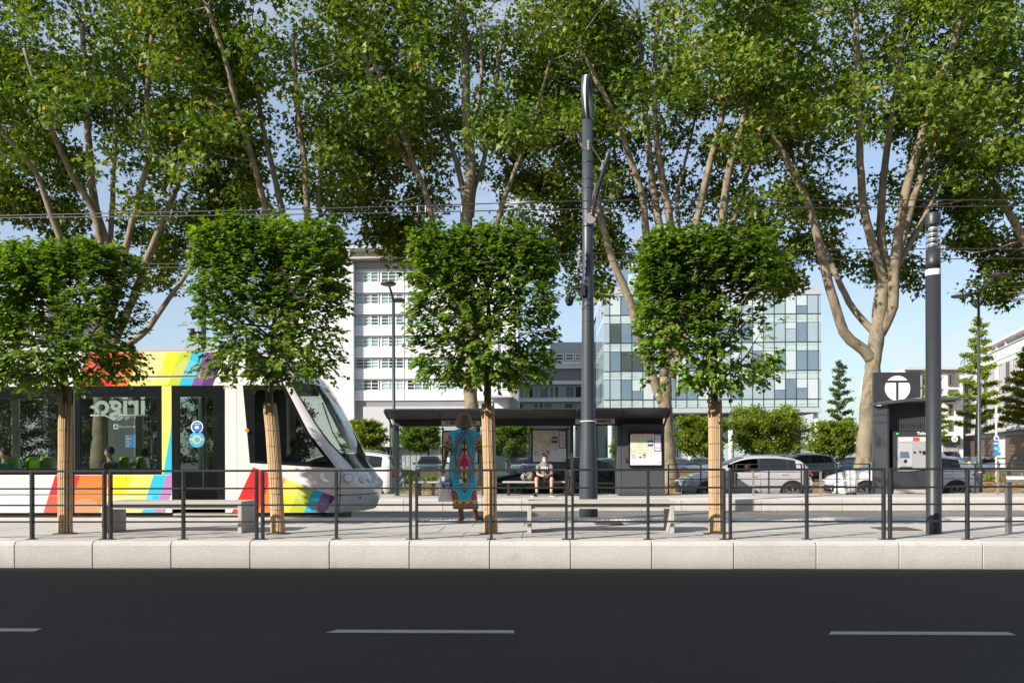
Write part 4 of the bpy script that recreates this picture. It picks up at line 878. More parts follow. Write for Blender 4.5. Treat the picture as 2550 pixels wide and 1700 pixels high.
# map posters
PR = {k: surf('print_'+k, c, .5, .03) for k, c in dict(paper=(.72, .73, .75), grey=(.62, .64, .66), purple=(.16, .10, .28), navy=(.05, .055, .16), red=(.62, .07, .06), orange=(.72, .30, .04), blue=(.08, .22, .50), ink=(.10, .09, .16), sky=(.45, .60, .68)).items()}
def map_mat():
    m, nt, out = new_mat('print_street_map'); N = nt.nodes; L = nt.links; p = N.new('ShaderNodeBsdfPrincipled'); tc = N.new('ShaderNodeTexCoord')
    v = N.new('ShaderNodeTexVoronoi'); v.feature = 'DISTANCE_TO_EDGE'; v.inputs['Scale'].default_value = 11; n = N.new('ShaderNodeTexNoise'); n.inputs['Scale'].default_value = 5; n.inputs['Detail'].default_value = 8
    w = N.new('ShaderNodeTexNoise'); w.inputs['Scale'].default_value = 3; ad = N.new('ShaderNodeMixRGB'); ad.blend_type = 'ADD'; ad.inputs[0].default_value = .35; L.new(tc.outputs['Object'], ad.inputs[1]); L.new(w.outputs['Color'], ad.inputs[2]); L.new(tc.outputs['Object'], w.inputs['Vector']); L.new(ad.outputs[0], v.inputs['Vector']); L.new(tc.outputs['Object'], n.inputs['Vector'])
    r1 = N.new('ShaderNodeValToRGB'); e = r1.color_ramp.elements; e[0].position = .40; e[0].color = (.50, .60, .40, 1); e[1].position = .60; e[1].color = (.72, .68, .56, 1); L.new(n.outputs['Fac'], r1.inputs[0])
    r2 = N.new('ShaderNodeValToRGB'); e = r2.color_ramp.elements; e[0].position = .015; e[0].color = (1, 1, 1, 1); e[1].position = .05; e[1].color = (0, 0, 0, 1); L.new(v.outputs['Distance'], r2.inputs[0])
    mx = N.new('ShaderNodeMixRGB'); mx.inputs[2].default_value = (.62, .30, .28, 1); L.new(r2.outputs[0], mx.inputs[0]); L.new(r1.outputs[0], mx.inputs[1]); L.new(mx.outputs[0], p.inputs['Base Color']); p.inputs['Roughness'].default_value = .5; L.new(p.outputs[0], out.inputs[0]); return m
MAP = map_mat()
def poster(x0, x1, z0, z1, y, parent):
    W, H = x1-x0, z1-z0
    b = MB().box(x0-.04, x1+.04, y, y+.05, z0-.04, z1+.03).build('poster_case', MT['gloss_black'], parent, bevel=.006); MB().box(x0, x1, y-.006, y, z0, z1).build('poster_sheet', PR['paper'], b)
    def r(a, c, d, e, mat, k): MB().box(x0+a*W, x0+c*W, y-.006-k*.002, y-.006-(k-1)*.002, z0+d*H, z0+e*H).build('printed_panel', mat, b)
    r(.0, .74, .36, .975, MAP, 1); r(0, .74, .975, 1, PR['red'], 1); r(.74, 1, .975, 1, PR['navy'], 1); r(.77, .995, .42, .97, PR['purple'], 1)
    for d, e in ((.83, .94), (.70, .81), (.55, .68), (.455, .53)): r(.80, .97, d, e, PR['paper'], 2)
    for d in (.812, .685, .535): r(.80, .97, d, d+.012, PR['red'], 2)
    for d in (.88, .75, .63, .59, .49): r(.83, .94, d, d+.009, PR['ink'], 3)
    r(.56, .74, .60, .78, PR['navy'], 2); r(.56, .74, .585, .60, PR['red'], 2); r(.58, .72, .66, .72, PR['sky'], 3)
    r(.02, .22, .18, .35, PR['grey'], 1); r(.03, .15, .29, .315, PR['ink'], 2); r(.03, .19, .25, .262, PR['red'], 2); r(.03, .19, .21, .222, PR['ink'], 2)
    r(.24, .52, .19, .37, PR['grey'], 1); r(.27, .37, .22, .34, PR['sky'], 2); r(.28, .36, .22, .27, PR['ink'], 3); r(.40, .50, .22, .34, PR['orange'], 2); r(.40, .50, .30, .34, PR['ink'], 3)
    r(.89, .98, .04, .11, PR['orange'], 1); r(.90, .97, .06, .08, PR['paper'], 2); return b
poster(sx(1327, 23.2), sx(1410, 23.2), szz(1149.5, 23.2), szz(1070, 23.2), 23.22, she); poster(sx(1104, 23.2), sx(1189, 23.2), szz(1150, 23.2), szz(1073, 23.2), 23.22, she)
# cabinet at the right end of the shelter
cy0 = 22.62; cb = thing('shelter_cabinet', 'grey technical cabinet with a lit map poster at the right end of the shelter', 'cabinet', (sx(1597), 23, ZP)); CG = surf('cabinet_paint', (.058, .065, .074), .45, .08, 3)
MB().box(sx(1549, cy0), sx(1655, cy0), cy0, 23.4, ZP+.02, szz(1056, cy0)).build('body', CG, cb, bevel=.006); MB().box(sx(1538, cy0), sx(1548.5, cy0), cy0+.02, 23.4, ZP+.03, szz(1060, cy0)).build('side_case', CG, cb, bevel=.01)
poster(sx(1569, cy0), sx(1646, cy0), szz(1158, cy0), szz(1080, cy0), cy0-.07, cb)
MB().box(sx(1551, cy0), sx(1653, cy0), cy0-.015, cy0-.001, szz(1232, cy0)+.06, szz(1170, cy0)).build('door', CG, cb, bevel=.004)
MB().tube([(sx(1558, cy0), cy0-.02, szz(1139, cy0)), (sx(1558, cy0), cy0-.05, szz(1144, cy0)), (sx(1560, cy0), cy0-.02, szz(1152, cy0))], .012, 6).build('handle', MT['black'], cb)

# stop totem seen through the tram window
tt = thing('stop_totem', 'dark stop totem with white lettering seen through the tram window', 'sign', at(309, 1235, 22.4)); a, b = at(270, 1150, 22.4), at(352, 1015, 22.4)
MB().box(a.x, b.x, 22.4, 22.55, ZP, b.z).build('panel', surf('totem_grey', (.075, .085, .085), .5, .05), tt); c = at(290, 1037, 22.4)
text_mesh('St Serge - Univ', .17, MT['white'], 'lettering', tt, (at(320, 1037, 22.4).x, 22.395, c.z), sx=.85); text_mesh('Direction Ardenne', .092, MT['white'], 'lettering', tt, (at(327, 1062, 22.4).x, 22.395, at(322, 1062, 22.4).z))
q = at(289, 1062, 22.4); MB().box(q.x-.07, q.x+.07, 22.39, 22.398, q.z-.07, q.z+.07).build('line_badge', MT['white'], tt); text_mesh('A', .14, INK, 'lettering', tt, (q.x, 22.385, q.z))
p1, p2 = at(312, 1115, 22.4), at(340, 1082, 22.4); MB().box(p1.x, p2.x, 22.385, 22.398, p1.z, p2.z).build('timetable', PR['blue'], tt)
for k in range(5): z = p2.z-.05-k*.065; MB().box(p1.x+.03, p1.x+.03+.16*(1 if k % 2 else .6), 22.381, 22.384, z-.008, z+.008).build('printed_line', MT['white'], tt)

# ---------------------------------------------------------------- ticket kiosk
KY = 23.45; KA = surf('kiosk_paint', (.034, .038, .044), .42, .08, 4); KL = surf('kiosk_panel', (.060, .066, .074), .45, .06, 3)
def kx(u): return atx(u, KY)
def kz(v): return at(2230, v, KY).z
ki = thing('ticket_kiosk', 'dark ticket kiosk with a round white T emblem and ribbed recess', 'kiosk', (kx(2240), KY+.5, ZP))
MB().prism_xz([(kx(u), kz(v)) for u, v in ((2174, 927), (2291, 927), (2291, 990), (2262, 991.5), (2174, 1003))], KY-.06, KY+.04).build('sign_box', KA, ki, bevel=.006)
MB().prism_xz([(kx(u), kz(v)) for u, v in ((2173, 1003.5), (2262, 992), (2340, 991), (2388, 990), (2388, 996), (2262, 1000), (2173, 1010))], KY-.12, KY+.10).build('canopy', KL, ki, bevel=.004)
MB().box(kx(2174), kx(2211), KY, KY+.07, ZP, kz(1010)).build('side_wall', KL, ki, bevel=.005); MB().box(kx(2211), kx(2215.5), KY+.02, KY+.45, ZP, kz(1003)).build('corner_post', KA, ki)
MB().box(kx(2262), kx(2386), KY+.101, KY+.9, kz(999), kz(991)).build('roof_slab', KA, ki)
MB().box(kx(2215.5), kx(2345), KY+.40, KY+.5, ZP, kz(1000)).build('back_wall', KA, ki)
n = 30
for i in range(n): x = kx(2217)+(kx(2344)-kx(2217))*i/(n-1); MB().box(x-.013, x+.013, KY+.33, KY+.40, kz(1072), kz(1001)).build('rib', KL, ki)
circ = [(2233+31.2*math.cos(a), 967+31.2*math.sin(a)) for a in np.linspace(0, 2*math.pi, 49)[:-1]]
circ = clip(circ, .13, 1, 992.2+.13*2262-.0)
EMB = surf('emblem_white', (.80, .80, .80), .4, .02)
for q in (clip(circ, 0, 1, 947.5), clip(clip(circ, 0, -1, -953.5), 1, 0, 2229), clip(clip(circ, 0, -1, -953.5), -1, 0, -2236)): MB().prism_xz([(kx(u), kz(v)) for u, v in q], KY-.075, KY-.0605).build('emblem', EMB, ki)
MB().box(kx(2228), kx(2345), KY+.02, KY+.39, ZP+.16, kz(1074)).build('machine_case', KA, ki, bevel=.006); MB().box(kx(2231), kx(2345), KY+.06, KY+.38, ZP+.02, ZP+.15).build('plinth', MT['concrete'], ki)
GR = surf('machine_grey', (.34, .345, .355), .45, .04, 4); mp_ = MB(); pts = [(2236, 1087), (2341, 1087), (2341, 1168), (2300, 1170), (2284, 1171), (2262, 1173), (2236, 1172)]
mp_.prism_xz([(kx(u), kz(v)) for u, v in pts], KY-.01, KY+.02); fp = mp_.build('machine_front', GR, ki, bevel=.004)
text_mesh('Tickets', .125, MT['white'], 'lettering', ki, (kx(2300), KY+.012, kz(1079)), bold=.002)
q = MB().box(kx(2233), kx(2238), KY+.01, KY+.02, kz(1081), kz(1078)).build('status_light', emit('green_led', (.05, .8, .2), 1.5), ki)
for u0, u1, mt in ((2239, 2254, MT['white']), (2256, 2272, MT['white']), (2273.5, 2289, PR['red']), (2291, 2306, PR['paper'])): MB().box(kx(u0), kx(u1), KY-.014, KY-.0101, kz(1098), kz(1089)).build('notice', mt, fp)
MB().prism_xz([(kx(u), kz(v)) for u, v in ((2239, 1103), (2272, 1103), (2270, 1162), (2239, 1162))], KY-.016, KY-.0101).build('screen_recess', surf('recess_grey', (.42, .425, .43), .4, .03), fp)
MB().prism_xz([(kx(u), kz(v)) for u, v in ((2240.5, 1124), (2262, 1124), (2264.5, 1140), (2240.5, 1140))], KY-.022, KY-.0165).build('screen', surf('screen_glass', (.10, .16, .23), .15, .05), fp)
for u, v, s in ((2254, 1148, 4), (2277, 1126, 2.4), (2291, 1125, 2.4), (2301, 1127, 4.5)): MB().box(kx(u-s), kx(u+s), KY-.022, KY-.0165, kz(v+s), kz(v-s)).build('slot', MT['black'], fp)
MB().box(kx(2240), kx(2270), KY-.05, KY-.0165, kz(1166), kz(1162)).build('ticket_tray', MT['black'], fp)

# litter bin: hoop, legs and a clear bag
BX, BY = atx(2119, 23.1), 23.1; bi = thing('litter_bin', 'clear plastic litter bag hung in a wire frame with a green rim', 'bin', (BX, BY, ZP))
gz = at(2119, 1166, BY).z
MB().tube([(BX+.235*math.cos(a), BY+.235*math.sin(a), gz) for a in np.linspace(0, 2*math.pi, 25)], .017, 6, cap=False).build('rim', paint('rim_green', (.05, .26, .04)), bi)
for a in np.linspace(.3, 2*math.pi+.3, 9)[:-1]: MB().tube([(BX+.23*math.cos(a), BY+.23*math.sin(a), gz), (BX+.20*math.cos(a), BY+.20*math.sin(a), gz-.4), (BX+.165*math.cos(a), BY+.165*math.sin(a), ZP+.06)], .007, 5).build('frame_wire', MT['black'], bi)
MB().lathe([(.14, 0), (.14, .05), (.04, .06)], (BX, BY, ZP), 18).build('foot', MT['black'], bi)
def bag_mat():
    m, nt, out = new_mat('clear_plastic_bag'); N = nt.nodes; t_ = N.new('ShaderNodeBsdfTransparent'); t_.inputs[0].default_value = (.85, .87, .88, 1); d = N.new('ShaderNodeBsdfPrincipled'); d.inputs['Base Color'].default_value = (.75, .76, .77, 1); d.inputs['Roughness'].default_value = .25
    n = N.new('ShaderNodeTexNoise'); n.inputs['Scale'].default_value = 9; n.inputs['Detail'].default_value = 5; rp_ = N.new('ShaderNodeMapRange'); rp_.inputs[1].default_value = .35; rp_.inputs[2].default_value = .7; rp_.inputs[3].default_value = .18; rp_.inputs[4].default_value = .75; mx = N.new('ShaderNodeMixShader')
    tc = N.new('ShaderNodeTexCoord'); L = nt.links; L.new(tc.outputs['Object'], n.inputs['Vector']); L.new(n.outputs['Fac'], rp_.inputs[0]); L.new(rp_.outputs[0], mx.inputs[0]); L.new(t_.outputs[0], mx.inputs[1]); L.new(d.outputs[0], mx.inputs[2]); L.new(mx.outputs[0], out.inputs[0]); return m
BAG = bag_mat(); m = MB(); rngb = random.Random(3)
m.grid([[Vector((BX+(r+.012*math.sin(5*a+z*9)+.01*rngb.uniform(-1, 1))*math.cos(a), BY+(r+.012*math.sin(7*a+z*5))*math.sin(a), z)) for a in np.linspace(0, 2*math.pi, 25)[:-1]] for r, z in ((.22, gz), (.215, gz-.15), (.19, gz-.35), (.17, gz-.5), (.15, gz-.62), (.09, gz-.68), (.0, gz-.69))], True, closed=True); m.build('bag', BAG, bi)
for k in range(9):
    a = rngb.uniform(0, 6.28); c = (BX+.08*math.cos(a), BY-.03+.07*math.sin(a), gz-.62+.02*k); m = MB().ell(c, (rngb.uniform(.03, .07), rngb.uniform(.03, .06), rngb.uniform(.02, .045)), 8, 5); m.build('litter', [PR['paper'], PR['blue'], PR['red'], PR['sky'], PR['grey']][k % 5], bi)

# steel leaning rails on the far platform
for (u0, u1, v, lb) in ((1873, 2046, 1169.5, 'steel leaning rail on the far platform before the silver car'), (2482, 2700, 1169.5, 'steel leaning rail on the far platform at the right edge')):
    Y = 22.9; t = thing('leaning_rail', lb, 'rail', (atx((u0+u1)/2, Y), Y, ZP), 'leaning rails on the far platform'); z = at((u0+u1)/2, v, Y).z; xa, xb = atx(u0, Y), atx(u1, Y); BR = surf('weathered_steel', (.27, .235, .20), .5, .06, 6, metal=.3) if u0 < 2000 else bpy.data.materials['weathered_steel']
    MB().box(xa, xb, Y-.06, Y+.06, z-.025, z+.025).build('rail', BR, t, bevel=.008)
    for x in (xa+.03, xb-.03): MB().box(x-.025, x+.025, Y-.025, Y+.025, ZP, z-.025).build('post', BR, t)

# ---------------------------------------------------------------- lamps, signs and small things beyond the street
def street_lamp(u, Y, vtop, heads, label, base_r=.11):
    x = atx(u, Y); zt = at(u, vtop, Y).z; t = thing('street_lamp', label, 'street lamp', (x, Y, .05), 'twin-headed street lamps')
    MB().lathe([(base_r, 0), (base_r*.95, 1.2), (base_r*.62, 1.35), (.06, zt-.05)], (x, Y, .05), 16).build('pole', MT['mast'], t); c = Vector((x, Y, zt))
    for (du, dv, dy, r) in heads:
        e = at(u+du, vtop+dv, Y+dy); a = MB(); a.tube([c+Vector((0, 0, -.08)), c.lerp(e, .5)+Vector((0, 0, .02)), e], [.05, .045, .035], 8); a.build('arm', MT['mast'], t)
        h = MB().lathe([(r*.55, -.05), (r, -.035), (r, .03), (r*.8, .05), (r*.2, .06)], e, 22).build('lamp_head', MT['mast'], t); MB().lathe([(r*.85, -.058), (r*.85, -.048)], e, 22).build('diffuser', MT['insul'], h)
street_lamp(981, 30, 744, ((-14, -38, -1.6, .27), (13, 4, 1.3, .24)), 'tall twin-headed street lamp behind the shelter, before the white apartment block', .10)
street_lamp(2438, 41, 727, ((-47, 10, -1.2, .40), (52, -42, -1.4, .42)), 'tall twin-headed street lamp right of the light column', .15)
ps = thing('sign_post', 'white post with a stack of round blue traffic signs', 'traffic sign', (atx(2481, 44), 44, .05)); Yp = 44
MB().tube([(atx(2481, Yp), Yp, .05), (atx(2481, Yp), Yp, at(2481, 1010, Yp).z)], .05, 10).build('post', MT['white'], ps)
SB = paint('sign_blue', (.02, .24, .60), .4)
for v, r, mt, inner in ((1091, 6.5, MT['white'], 'purple'), (1103.5, 7.2, SB, 'bar'), (1117, 7.6, SB, 'bike')):
    c = at(2481, v, Yp-.08); rr = r/46.0; s = MB().disc((c.x, Yp-.08, c.z), (0, -1, 0), rr, 24, .02).build('sign_plate', mt, ps)
    if inner == 'purple': MB().disc((c.x, Yp-.101, c.z), (0, -1, 0), rr*.6, 18, .004).build('symbol', PR['purple'], s); MB().disc((c.x, Yp-.106, c.z), (0, -1, 0), rr*.25, 14, .004).build('symbol', PR['red'], s)
    elif inner == 'bar': MB().box(c.x-rr*.9, c.x+rr*.9, Yp-.106, Yp-.101, c.z-rr*.18, c.z+rr*.12).build('symbol', MT['white'], s)
    else: MB().tube([(c.x+rr*.55*math.cos(a), Yp-.105, c.z+rr*.4*math.sin(a)) for a in np.linspace(.2, 2.9, 9)], .018, 4).build('symbol', MT['white'], s); MB().box(c.x-rr*.5, c.x+rr*.5, Yp-.106, Yp-.101, c.z-rr*.3, c.z-rr*.12).build('symbol', MT['white'], s)
c = at(2481, 1129, Yp); MB().box(c.x-.17, c.x+.17, Yp-.1, Yp-.08, c.z-.09, c.z+.09).build('sub_plate', SB, ps)
bar = thing('barrier', 'red and white barrier arm across the car park entrance', 'barrier', (atx(2435, 56), 56, 0)); z = at(2440, 1141, 56).z
MB().box(atx(2428, 56)-.15, atx(2428, 56)+.15, 55.85, 56.15, 0, z+.15).build('post', MT['white'], bar); RW = [PR['red'], MT['white']]
for k in range(12): x0 = atx(2432, 56)+k*.22; MB().box(x0, x0+.22, 55.97, 56.03, z-.05, z+.05).build('band', RW[k % 2], bar)
hy = thing('yellow_hydrant', 'small yellow hydrant post by the open-bonnet car', 'hydrant', (atx(2413, 50), 50, 0)); h0 = at(2413, 1150, 50).z
MB().lathe([(.16, 0), (.13, .1), (.13, h0-.2), (.15, h0-.15), (.09, h0), (.02, h0+.04)], (atx(2413, 50), 50, 0), 12).build('body', paint('hydrant_yellow', (.75, .60, .04)), hy); MB().tube([(atx(2413, 50)-.2, 50, h0*.7), (atx(2413, 50)+.2, 50, h0*.7)], .06, 8).build('nozzle', MT['black'], hy)
bl = thing('striped_bollard', 'dark blue bollard on the verge right of the white hatchback', 'bollard', (atx(2441, 31), 31, .07)); bx = atx(2441, 31); MB().lathe([(.07, 0), (.07, .9), (.05, .95), (.01, .97)], (bx, 31, .07), 12).build('post', surf('bollard_blue', (.02, .035, .075), .5, .1), bl); MB().lathe([(.072, .74), (.072, .80)], (bx, 31, .07), 12).build('band', paint('band_yellow', (.7, .5, .03)), bl)
# stone wall behind the verge, stone by stone in courses
wl = surf('wall_stone', (.15, .14, .13), .9, .25, 3, .5, 30, orand=.35, dirt=((.26, .24, .21), 4, .58))
def stone_wall(u0, u1, Y, h, label, seed):
    rs = random.Random(seed); x0, x1 = atx(u0, Y), atx(u1, Y); t = thing('stone_wall', label, 'wall', ((x0+x1)/2, Y, 0), 'low dry stone walls behind the verge'); MB().box(x0, x1, Y+.06, Y+.45, 0, h-.02).build('core', MT['soil'], t)
    st = []
    for k in range(5): st.append(MB().prism_xz([(0, .0), (.98, .0), (1.0, .5), (.97, .97), (.5, 1.0), (.02, .98), (-.0, .45)], 0, .3).build('stone', wl, t, bevel=.02, seg=1))
    used = 0; z = 0.0
    while z < h-.03:
        ch = min(rs.uniform(.14, .21), h-z); x = x0
        while x < x1:
            w = rs.uniform(.35, .8)
            if used < 5: o = st[used]
            else: o = inst(st[rs.randrange(5)], (0, 0, 0), t)
            o.location = Vector((x, Y+rs.uniform(-.03, .03), z))-BASE[t.name]; o.scale = (w-.02, 1, ch-.015); used += 1; x += w
        z += ch
stone_wall(850, 1170, 44.5, .80, 'dark dry stone wall seen below the shelter glass', 5); stone_wall(1600, 1880, 44.5, .78, 'dark dry stone wall behind the silver car bonnet', 6); stone_wall(2390, 2620, 46, .85, 'dark dry stone wall at the right edge behind the street lamp', 7)
# ================================================================ CARS
CG_ = surf('car_glass', (.012, .016, .018), .04, .02, spec=.6); TYRE = surf('tyre', (.014, .014, .015), .8, .1, 20); ALLOY = surf('alloy', (.42, .42, .44), .3, .05, metal=.8); TAIL = paint('tail_lamp', (.32, .008, .010), .15); LAMP = surf('head_lamp', (.36, .38, .41), .08, .03, coat=1.0); TRIM = surf('car_trim', (.018, .018, .019), .5, .1); PLATE = MT['white']
def lerp_tab(tab, x):
    if x <= tab[0][0]: return tab[0][1]
    for (a, p), (b, q) in zip(tab[:-1], tab[1:]):
        if a <= x <= b: return p+(q-p)*(x-a)/(b-a)
    return tab[-1][1]
def smooth_tab(tab):            # Catmull-Rom through the points
    P, _ = crom([Vector((x, z, 0)) for x, z in tab], [0]*len(tab), .07); return [(p.x, p.y) for p in P]
CARS = {
 'hatch': dict(L=3.98, W=.87, top=[(-1.985, .50), (-1.95, .64), (-1.82, .77), (-1.45, .90), (-.98, 1.00)], roof=[(-.98, 1.00), (-.55, 1.24), (-.12, 1.41), (.35, 1.465), (.95, 1.45), (1.45, 1.365), (1.62, 1.30)], rear=[(1.62, 1.30), (1.80, 1.10), (1.90, .98), (1.96, .80), (1.985, .45)], belt=[(-2, .93), (-.9, .95), (.3, .97), (1.1, 1.02), (1.8, 1.06)], wh=(-1.22, 1.30), wr=.315, win=((-.62, .30), (.38, 1.16), (1.24, 1.44)), rg=(1.62, 1.86)),
 'sedan': dict(L=4.60, W=.90, top=[(-2.30, .48), (-2.27, .62), (-2.12, .74), (-1.6, .88), (-.95, .98)], roof=[(-.95, .98), (-.45, 1.22), (.0, 1.38), (.5, 1.43), (1.0, 1.40), (1.40, 1.30)], rear=[(1.40, 1.30), (1.72, 1.12), (1.86, 1.06), (2.18, 1.02), (2.27, .92), (2.30, .45)], belt=[(-2.3, .90), (-.9, .93), (.3, .95), (1.1, .99), (1.9, 1.03)], wh=(-1.40, 1.38), wr=.32, win=((-.58, .30), (.38, 1.10), (1.16, 1.42)), rg=(1.40, 1.86)),
 'suv': dict(L=4.40, W=.92, top=[(-2.20, .55), (-2.17, .72), (-2.05, .88), (-1.6, 1.02), (-1.05, 1.10)], roof=[(-1.05, 1.10), (-.62, 1.38), (-.22, 1.56), (.3, 1.62), (1.1, 1.61), (1.72, 1.52), (1.86, 1.46)], rear=[(1.86, 1.46), (2.02, 1.20), (2.10, 1.06), (2.17, .85), (2.20, .5)], belt=[(-2.2, 1.02), (-1, 1.04), (.3, 1.06), (1.4, 1.12), (2.0, 1.14)], wh=(-1.32, 1.34), wr=.34, win=((-.62, .34), (.42, 1.22), (1.30, 1.70)), rg=(1.86, 2.06)),
}
def make_car(kind, body, label, group, open_window=False):
    """nose towards -x, ground at z = 0"""
    K = CARS[kind]; W = K['W']; t = thing('car', label, 'car', (0, 0, 0), group); L2 = K['L']/2
    tp = smooth_tab(K['top']); rf = smooth_tab(K['roof']); re = smooth_tab(K['rear']); top = tp[:-1]+rf[:-1]+re; xc, xr = K['roof'][0][0], K['roof'][-1][0]
    xs = sorted(set([round(-L2+.002+i*(K['L']-.004)/46, 3) for i in range(47)]+[xc, xr]+[a for w in K['win'] for a in w]+list(K['rg'])))
    def ring(x):
        zt = lerp_tab(top, x); e = abs(x)/L2; w = W*(1-.30*max(0, (e-.78)/.22)**2.2); zb = .19+.10*max(0, (e-.86)/.14); bz = min(lerp_tab(K['belt'], x), zt-.015); green = zt > bz+.05; g = min(1, (zt-bz)/.40) if green else 0
        tw = w*(.93-.24*g); R_ = [(w*.84, zb), (w*.955, zb+.05), (w*1.0, .42), (w*1.0, .60), (w*.985, max(.66, bz-.14) if bz > .72 else bz-.04), (w*.945, bz)]
        R_ += [(tw+.012*g, bz+(zt-bz)*.80), (tw-.035*g, bz+(zt-bz)*.90), (tw*.62, zt-.004), (0, zt)]; return R_
    RG = {x: ring(x) for x in xs}
    parts = {'body': MB(), 'window': None}
    def quads(mb, x0, x1, i0, i1, off=0, sides=(-1, 1)):
        for xa, xb in zip(xs[:-1], xs[1:]):
            if xa < x0-1e-6 or xb > x1+1e-6: continue
            for s in sides:
                for i in range(i0, i1):
                    a, b, c, d = RG[xa][i], RG[xb][i], RG[xb][i+1], RG[xa][i+1]; V = [(xa, s*(a[0]+off), a[1]), (xb, s*(b[0]+off), b[1]), (xb, s*(c[0]+off), c[1]), (xa, s*(d[0]+off), d[1])]
                    mb.add(V, [(0, 1, 2, 3)] if s < 0 else [(3, 2, 1, 0)], True)
    B = parts['body']; quads(B, -9, 9, 0, 5)
    # shoulder strip: glass between belt and cant rail inside the window spans, body elsewhere; windscreen and rear window in the top
    def inwin(x): return any(a-1e-6 <= x <= b+1e-6 for a, b in K['win'])
    for xa, xb in zip(xs[:-1], xs[1:]):
        xm = (xa+xb)/2
        if not inwin(xm):
            quads(B, xa, xb, 5, 6)
        quads(B, xa, xb, 6, 7)
        if not (xc < xm < -.05 and xm < xc+.92) and not (K['rg'][0] < xm < K['rg'][1]): quads(B, xa, xb, 7, 9)
    for x, f in ((xs[0], 1), (xs[-1], -1)):
        r_ = RG[x]; V = [(x, -y, z) for y, z in r_]+[(x, y, z) for y, z in r_[::-1]]; B.add(V, [tuple(range(len(V)))[::-1] if f > 0 else tuple(range(len(V)))])
    r0 = [(x, -RG[x][0][0]) for x in xs]; B.add([(x, y, RG[x][0][1]) for x, y in r0]+[(x, -y, RG[x][0][1]) for x, y in r0[::-1]], [tuple(range(2*len(xs)))[::-1]])
    bo = B.build('body', body, t, weld=True)
    for k, (a, b) in enumerate(K['win']):
        for s in (-1, 1):
            if open_window and k == 0 and s < 0: continue
            m = MB(); quads(m, a, b, 5, 6, 0, (s,)); m.build('side_window', CG_, t, weld=True)
    m = MB(); quads(m, xc, min(-.05, xc+.92), 7, 9); m.build('windscreen', CG_, t, weld=True); m = MB(); quads(m, *K['rg'], 7, 9); m.build('rear_window', CG_, t, weld=True)
    MB().box(-.75, 1.45, -W*.80, W*.80, .35, .72).build('interior', TRIM, t)
    for x in (-.05, .85): MB().box(x, x+.16, -W*.68, W*.68, .72, 1.18).build('seat_row', TRIM, t, bevel=.05)
    for x in K['wh']:
        for s in (-1, 1):
            yb = s*(W+.004); m = MB(); m.disc((x, yb-s*.05, K['wr']), (0, s, 0), K['wr']+.075, 26, .054); m.build('wheel_arch', TRIM, t)
            wv = MB(); pr = [(K['wr']*.62, -.10), (K['wr']*.95, -.10), (K['wr'], -.07), (K['wr'], .07), (K['wr']*.95, .10), (K['wr']*.64, .10)]; n = 24; V = [(x+r*math.cos(2*math.pi*k/n), s*(W-.075)+s*w, K['wr']+r*math.sin(2*math.pi*k/n)) for r, w in pr for k in range(n)]
            wv.add(V, [(i*n+k, i*n+(k+1) % n, (i+1)*n+(k+1) % n, (i+1)*n+k) for i in range(5) for k in range(n)], True); wo = wv.build('wheel', TYRE, t)
            ri = MB(); ri.disc((x, s*(W+.008), K['wr']), (0, s, 0), K['wr']*.14, 12, .02)
            for k in range(5):
                a = k*2*math.pi/5+.3
                for da in (-.16, .16): ri.tube([(x+.1*K['wr']*math.cos(a), s*(W+.014), K['wr']+.1*K['wr']*math.sin(a)), (x+.62*K['wr']*math.cos(a+da), s*(W+.012), K['wr']+.62*K['wr']*math.sin(a+da))], .020, 5)
            ri.tube([(x+.64*K['wr']*math.cos(a), s*(W+.010), K['wr']+.64*K['wr']*math.sin(a)) for a in np.linspace(0, 2*math.pi, 25)], .017, 5, cap=False); ri.build('rim', ALLOY, wo)
    fz = lerp_tab(top, -L2+.16)-.10
    for s in (-1, 1):
        MB().ell((-L2+.24, s*W*.70, fz), (.25, .15, .075), 12, 8).build('headlight', LAMP, t); MB().ell((L2-.17, s*W*.74, lerp_tab(top, L2-.05)-.02 if kind != 'sedan' else .86), (.16, .16, .085 if kind != 'suv' else .13), 12, 8).build('tail_light', TAIL, t)
        MB().ell((-.62 if kind != 'suv' else -.66, s*(W+.09), lerp_tab(K['belt'], -.6)+.06), (.07, .11, .07), 10, 7).build('mirror', body, t)
        for xh in (K['win'][0][1]-.14, K['win'][1][1]-.10): MB().box(xh-.09, xh+.09, s*(W-.004)-.014, s*(W-.004)+.014, lerp_tab(K['belt'], xh)-.155, lerp_tab(K['belt'], xh)-.125).build('door_handle', body, t)
        for xd in (K['win'][0][0]-.10, K['win'][0][1]+.04, K['win'][1][1]+.04): MB().tube([(xd, s*(W+.001), .30), (xd, s*(W+.001), .60), (xd, s*W*.972, lerp_tab(K['belt'], xd)-.06)], .006, 4).build('door_seam', TRIM, t)
        for a, b in ((K['win'][0][1], K['win'][1][0]), (K['win'][1][1], K['win'][2][0])):
            m = MB(); quads(m, a, b, 5, 6, .002, (s,)); m.build('window_pillar', TRIM, t)
    MB().box(-L2-.006, -L2+.05, -.42, .42, .33, .52).build('grille', TRIM, t); MB().box(-L2-.012, -L2-.006, -.26, .26, .40, .50).build('number_plate', PLATE, t); MB().box(L2-.02, L2+.008, -.26, .26, .58, .69).build('number_plate', PLATE, t)
    if kind == 'suv':
        for s in (-1, 1): MB().tube([(-.1, s*.60, 1.60), (.1, s*.60, 1.655), (1.3, s*.60, 1.655), (1.6, s*.60, 1.57)], .018, 6).build('roof_rail', ALLOY, t)
    return t
def car_paint(n, c, metal=.0): return paint('car_'+n, c, .22, metal, 1.0)
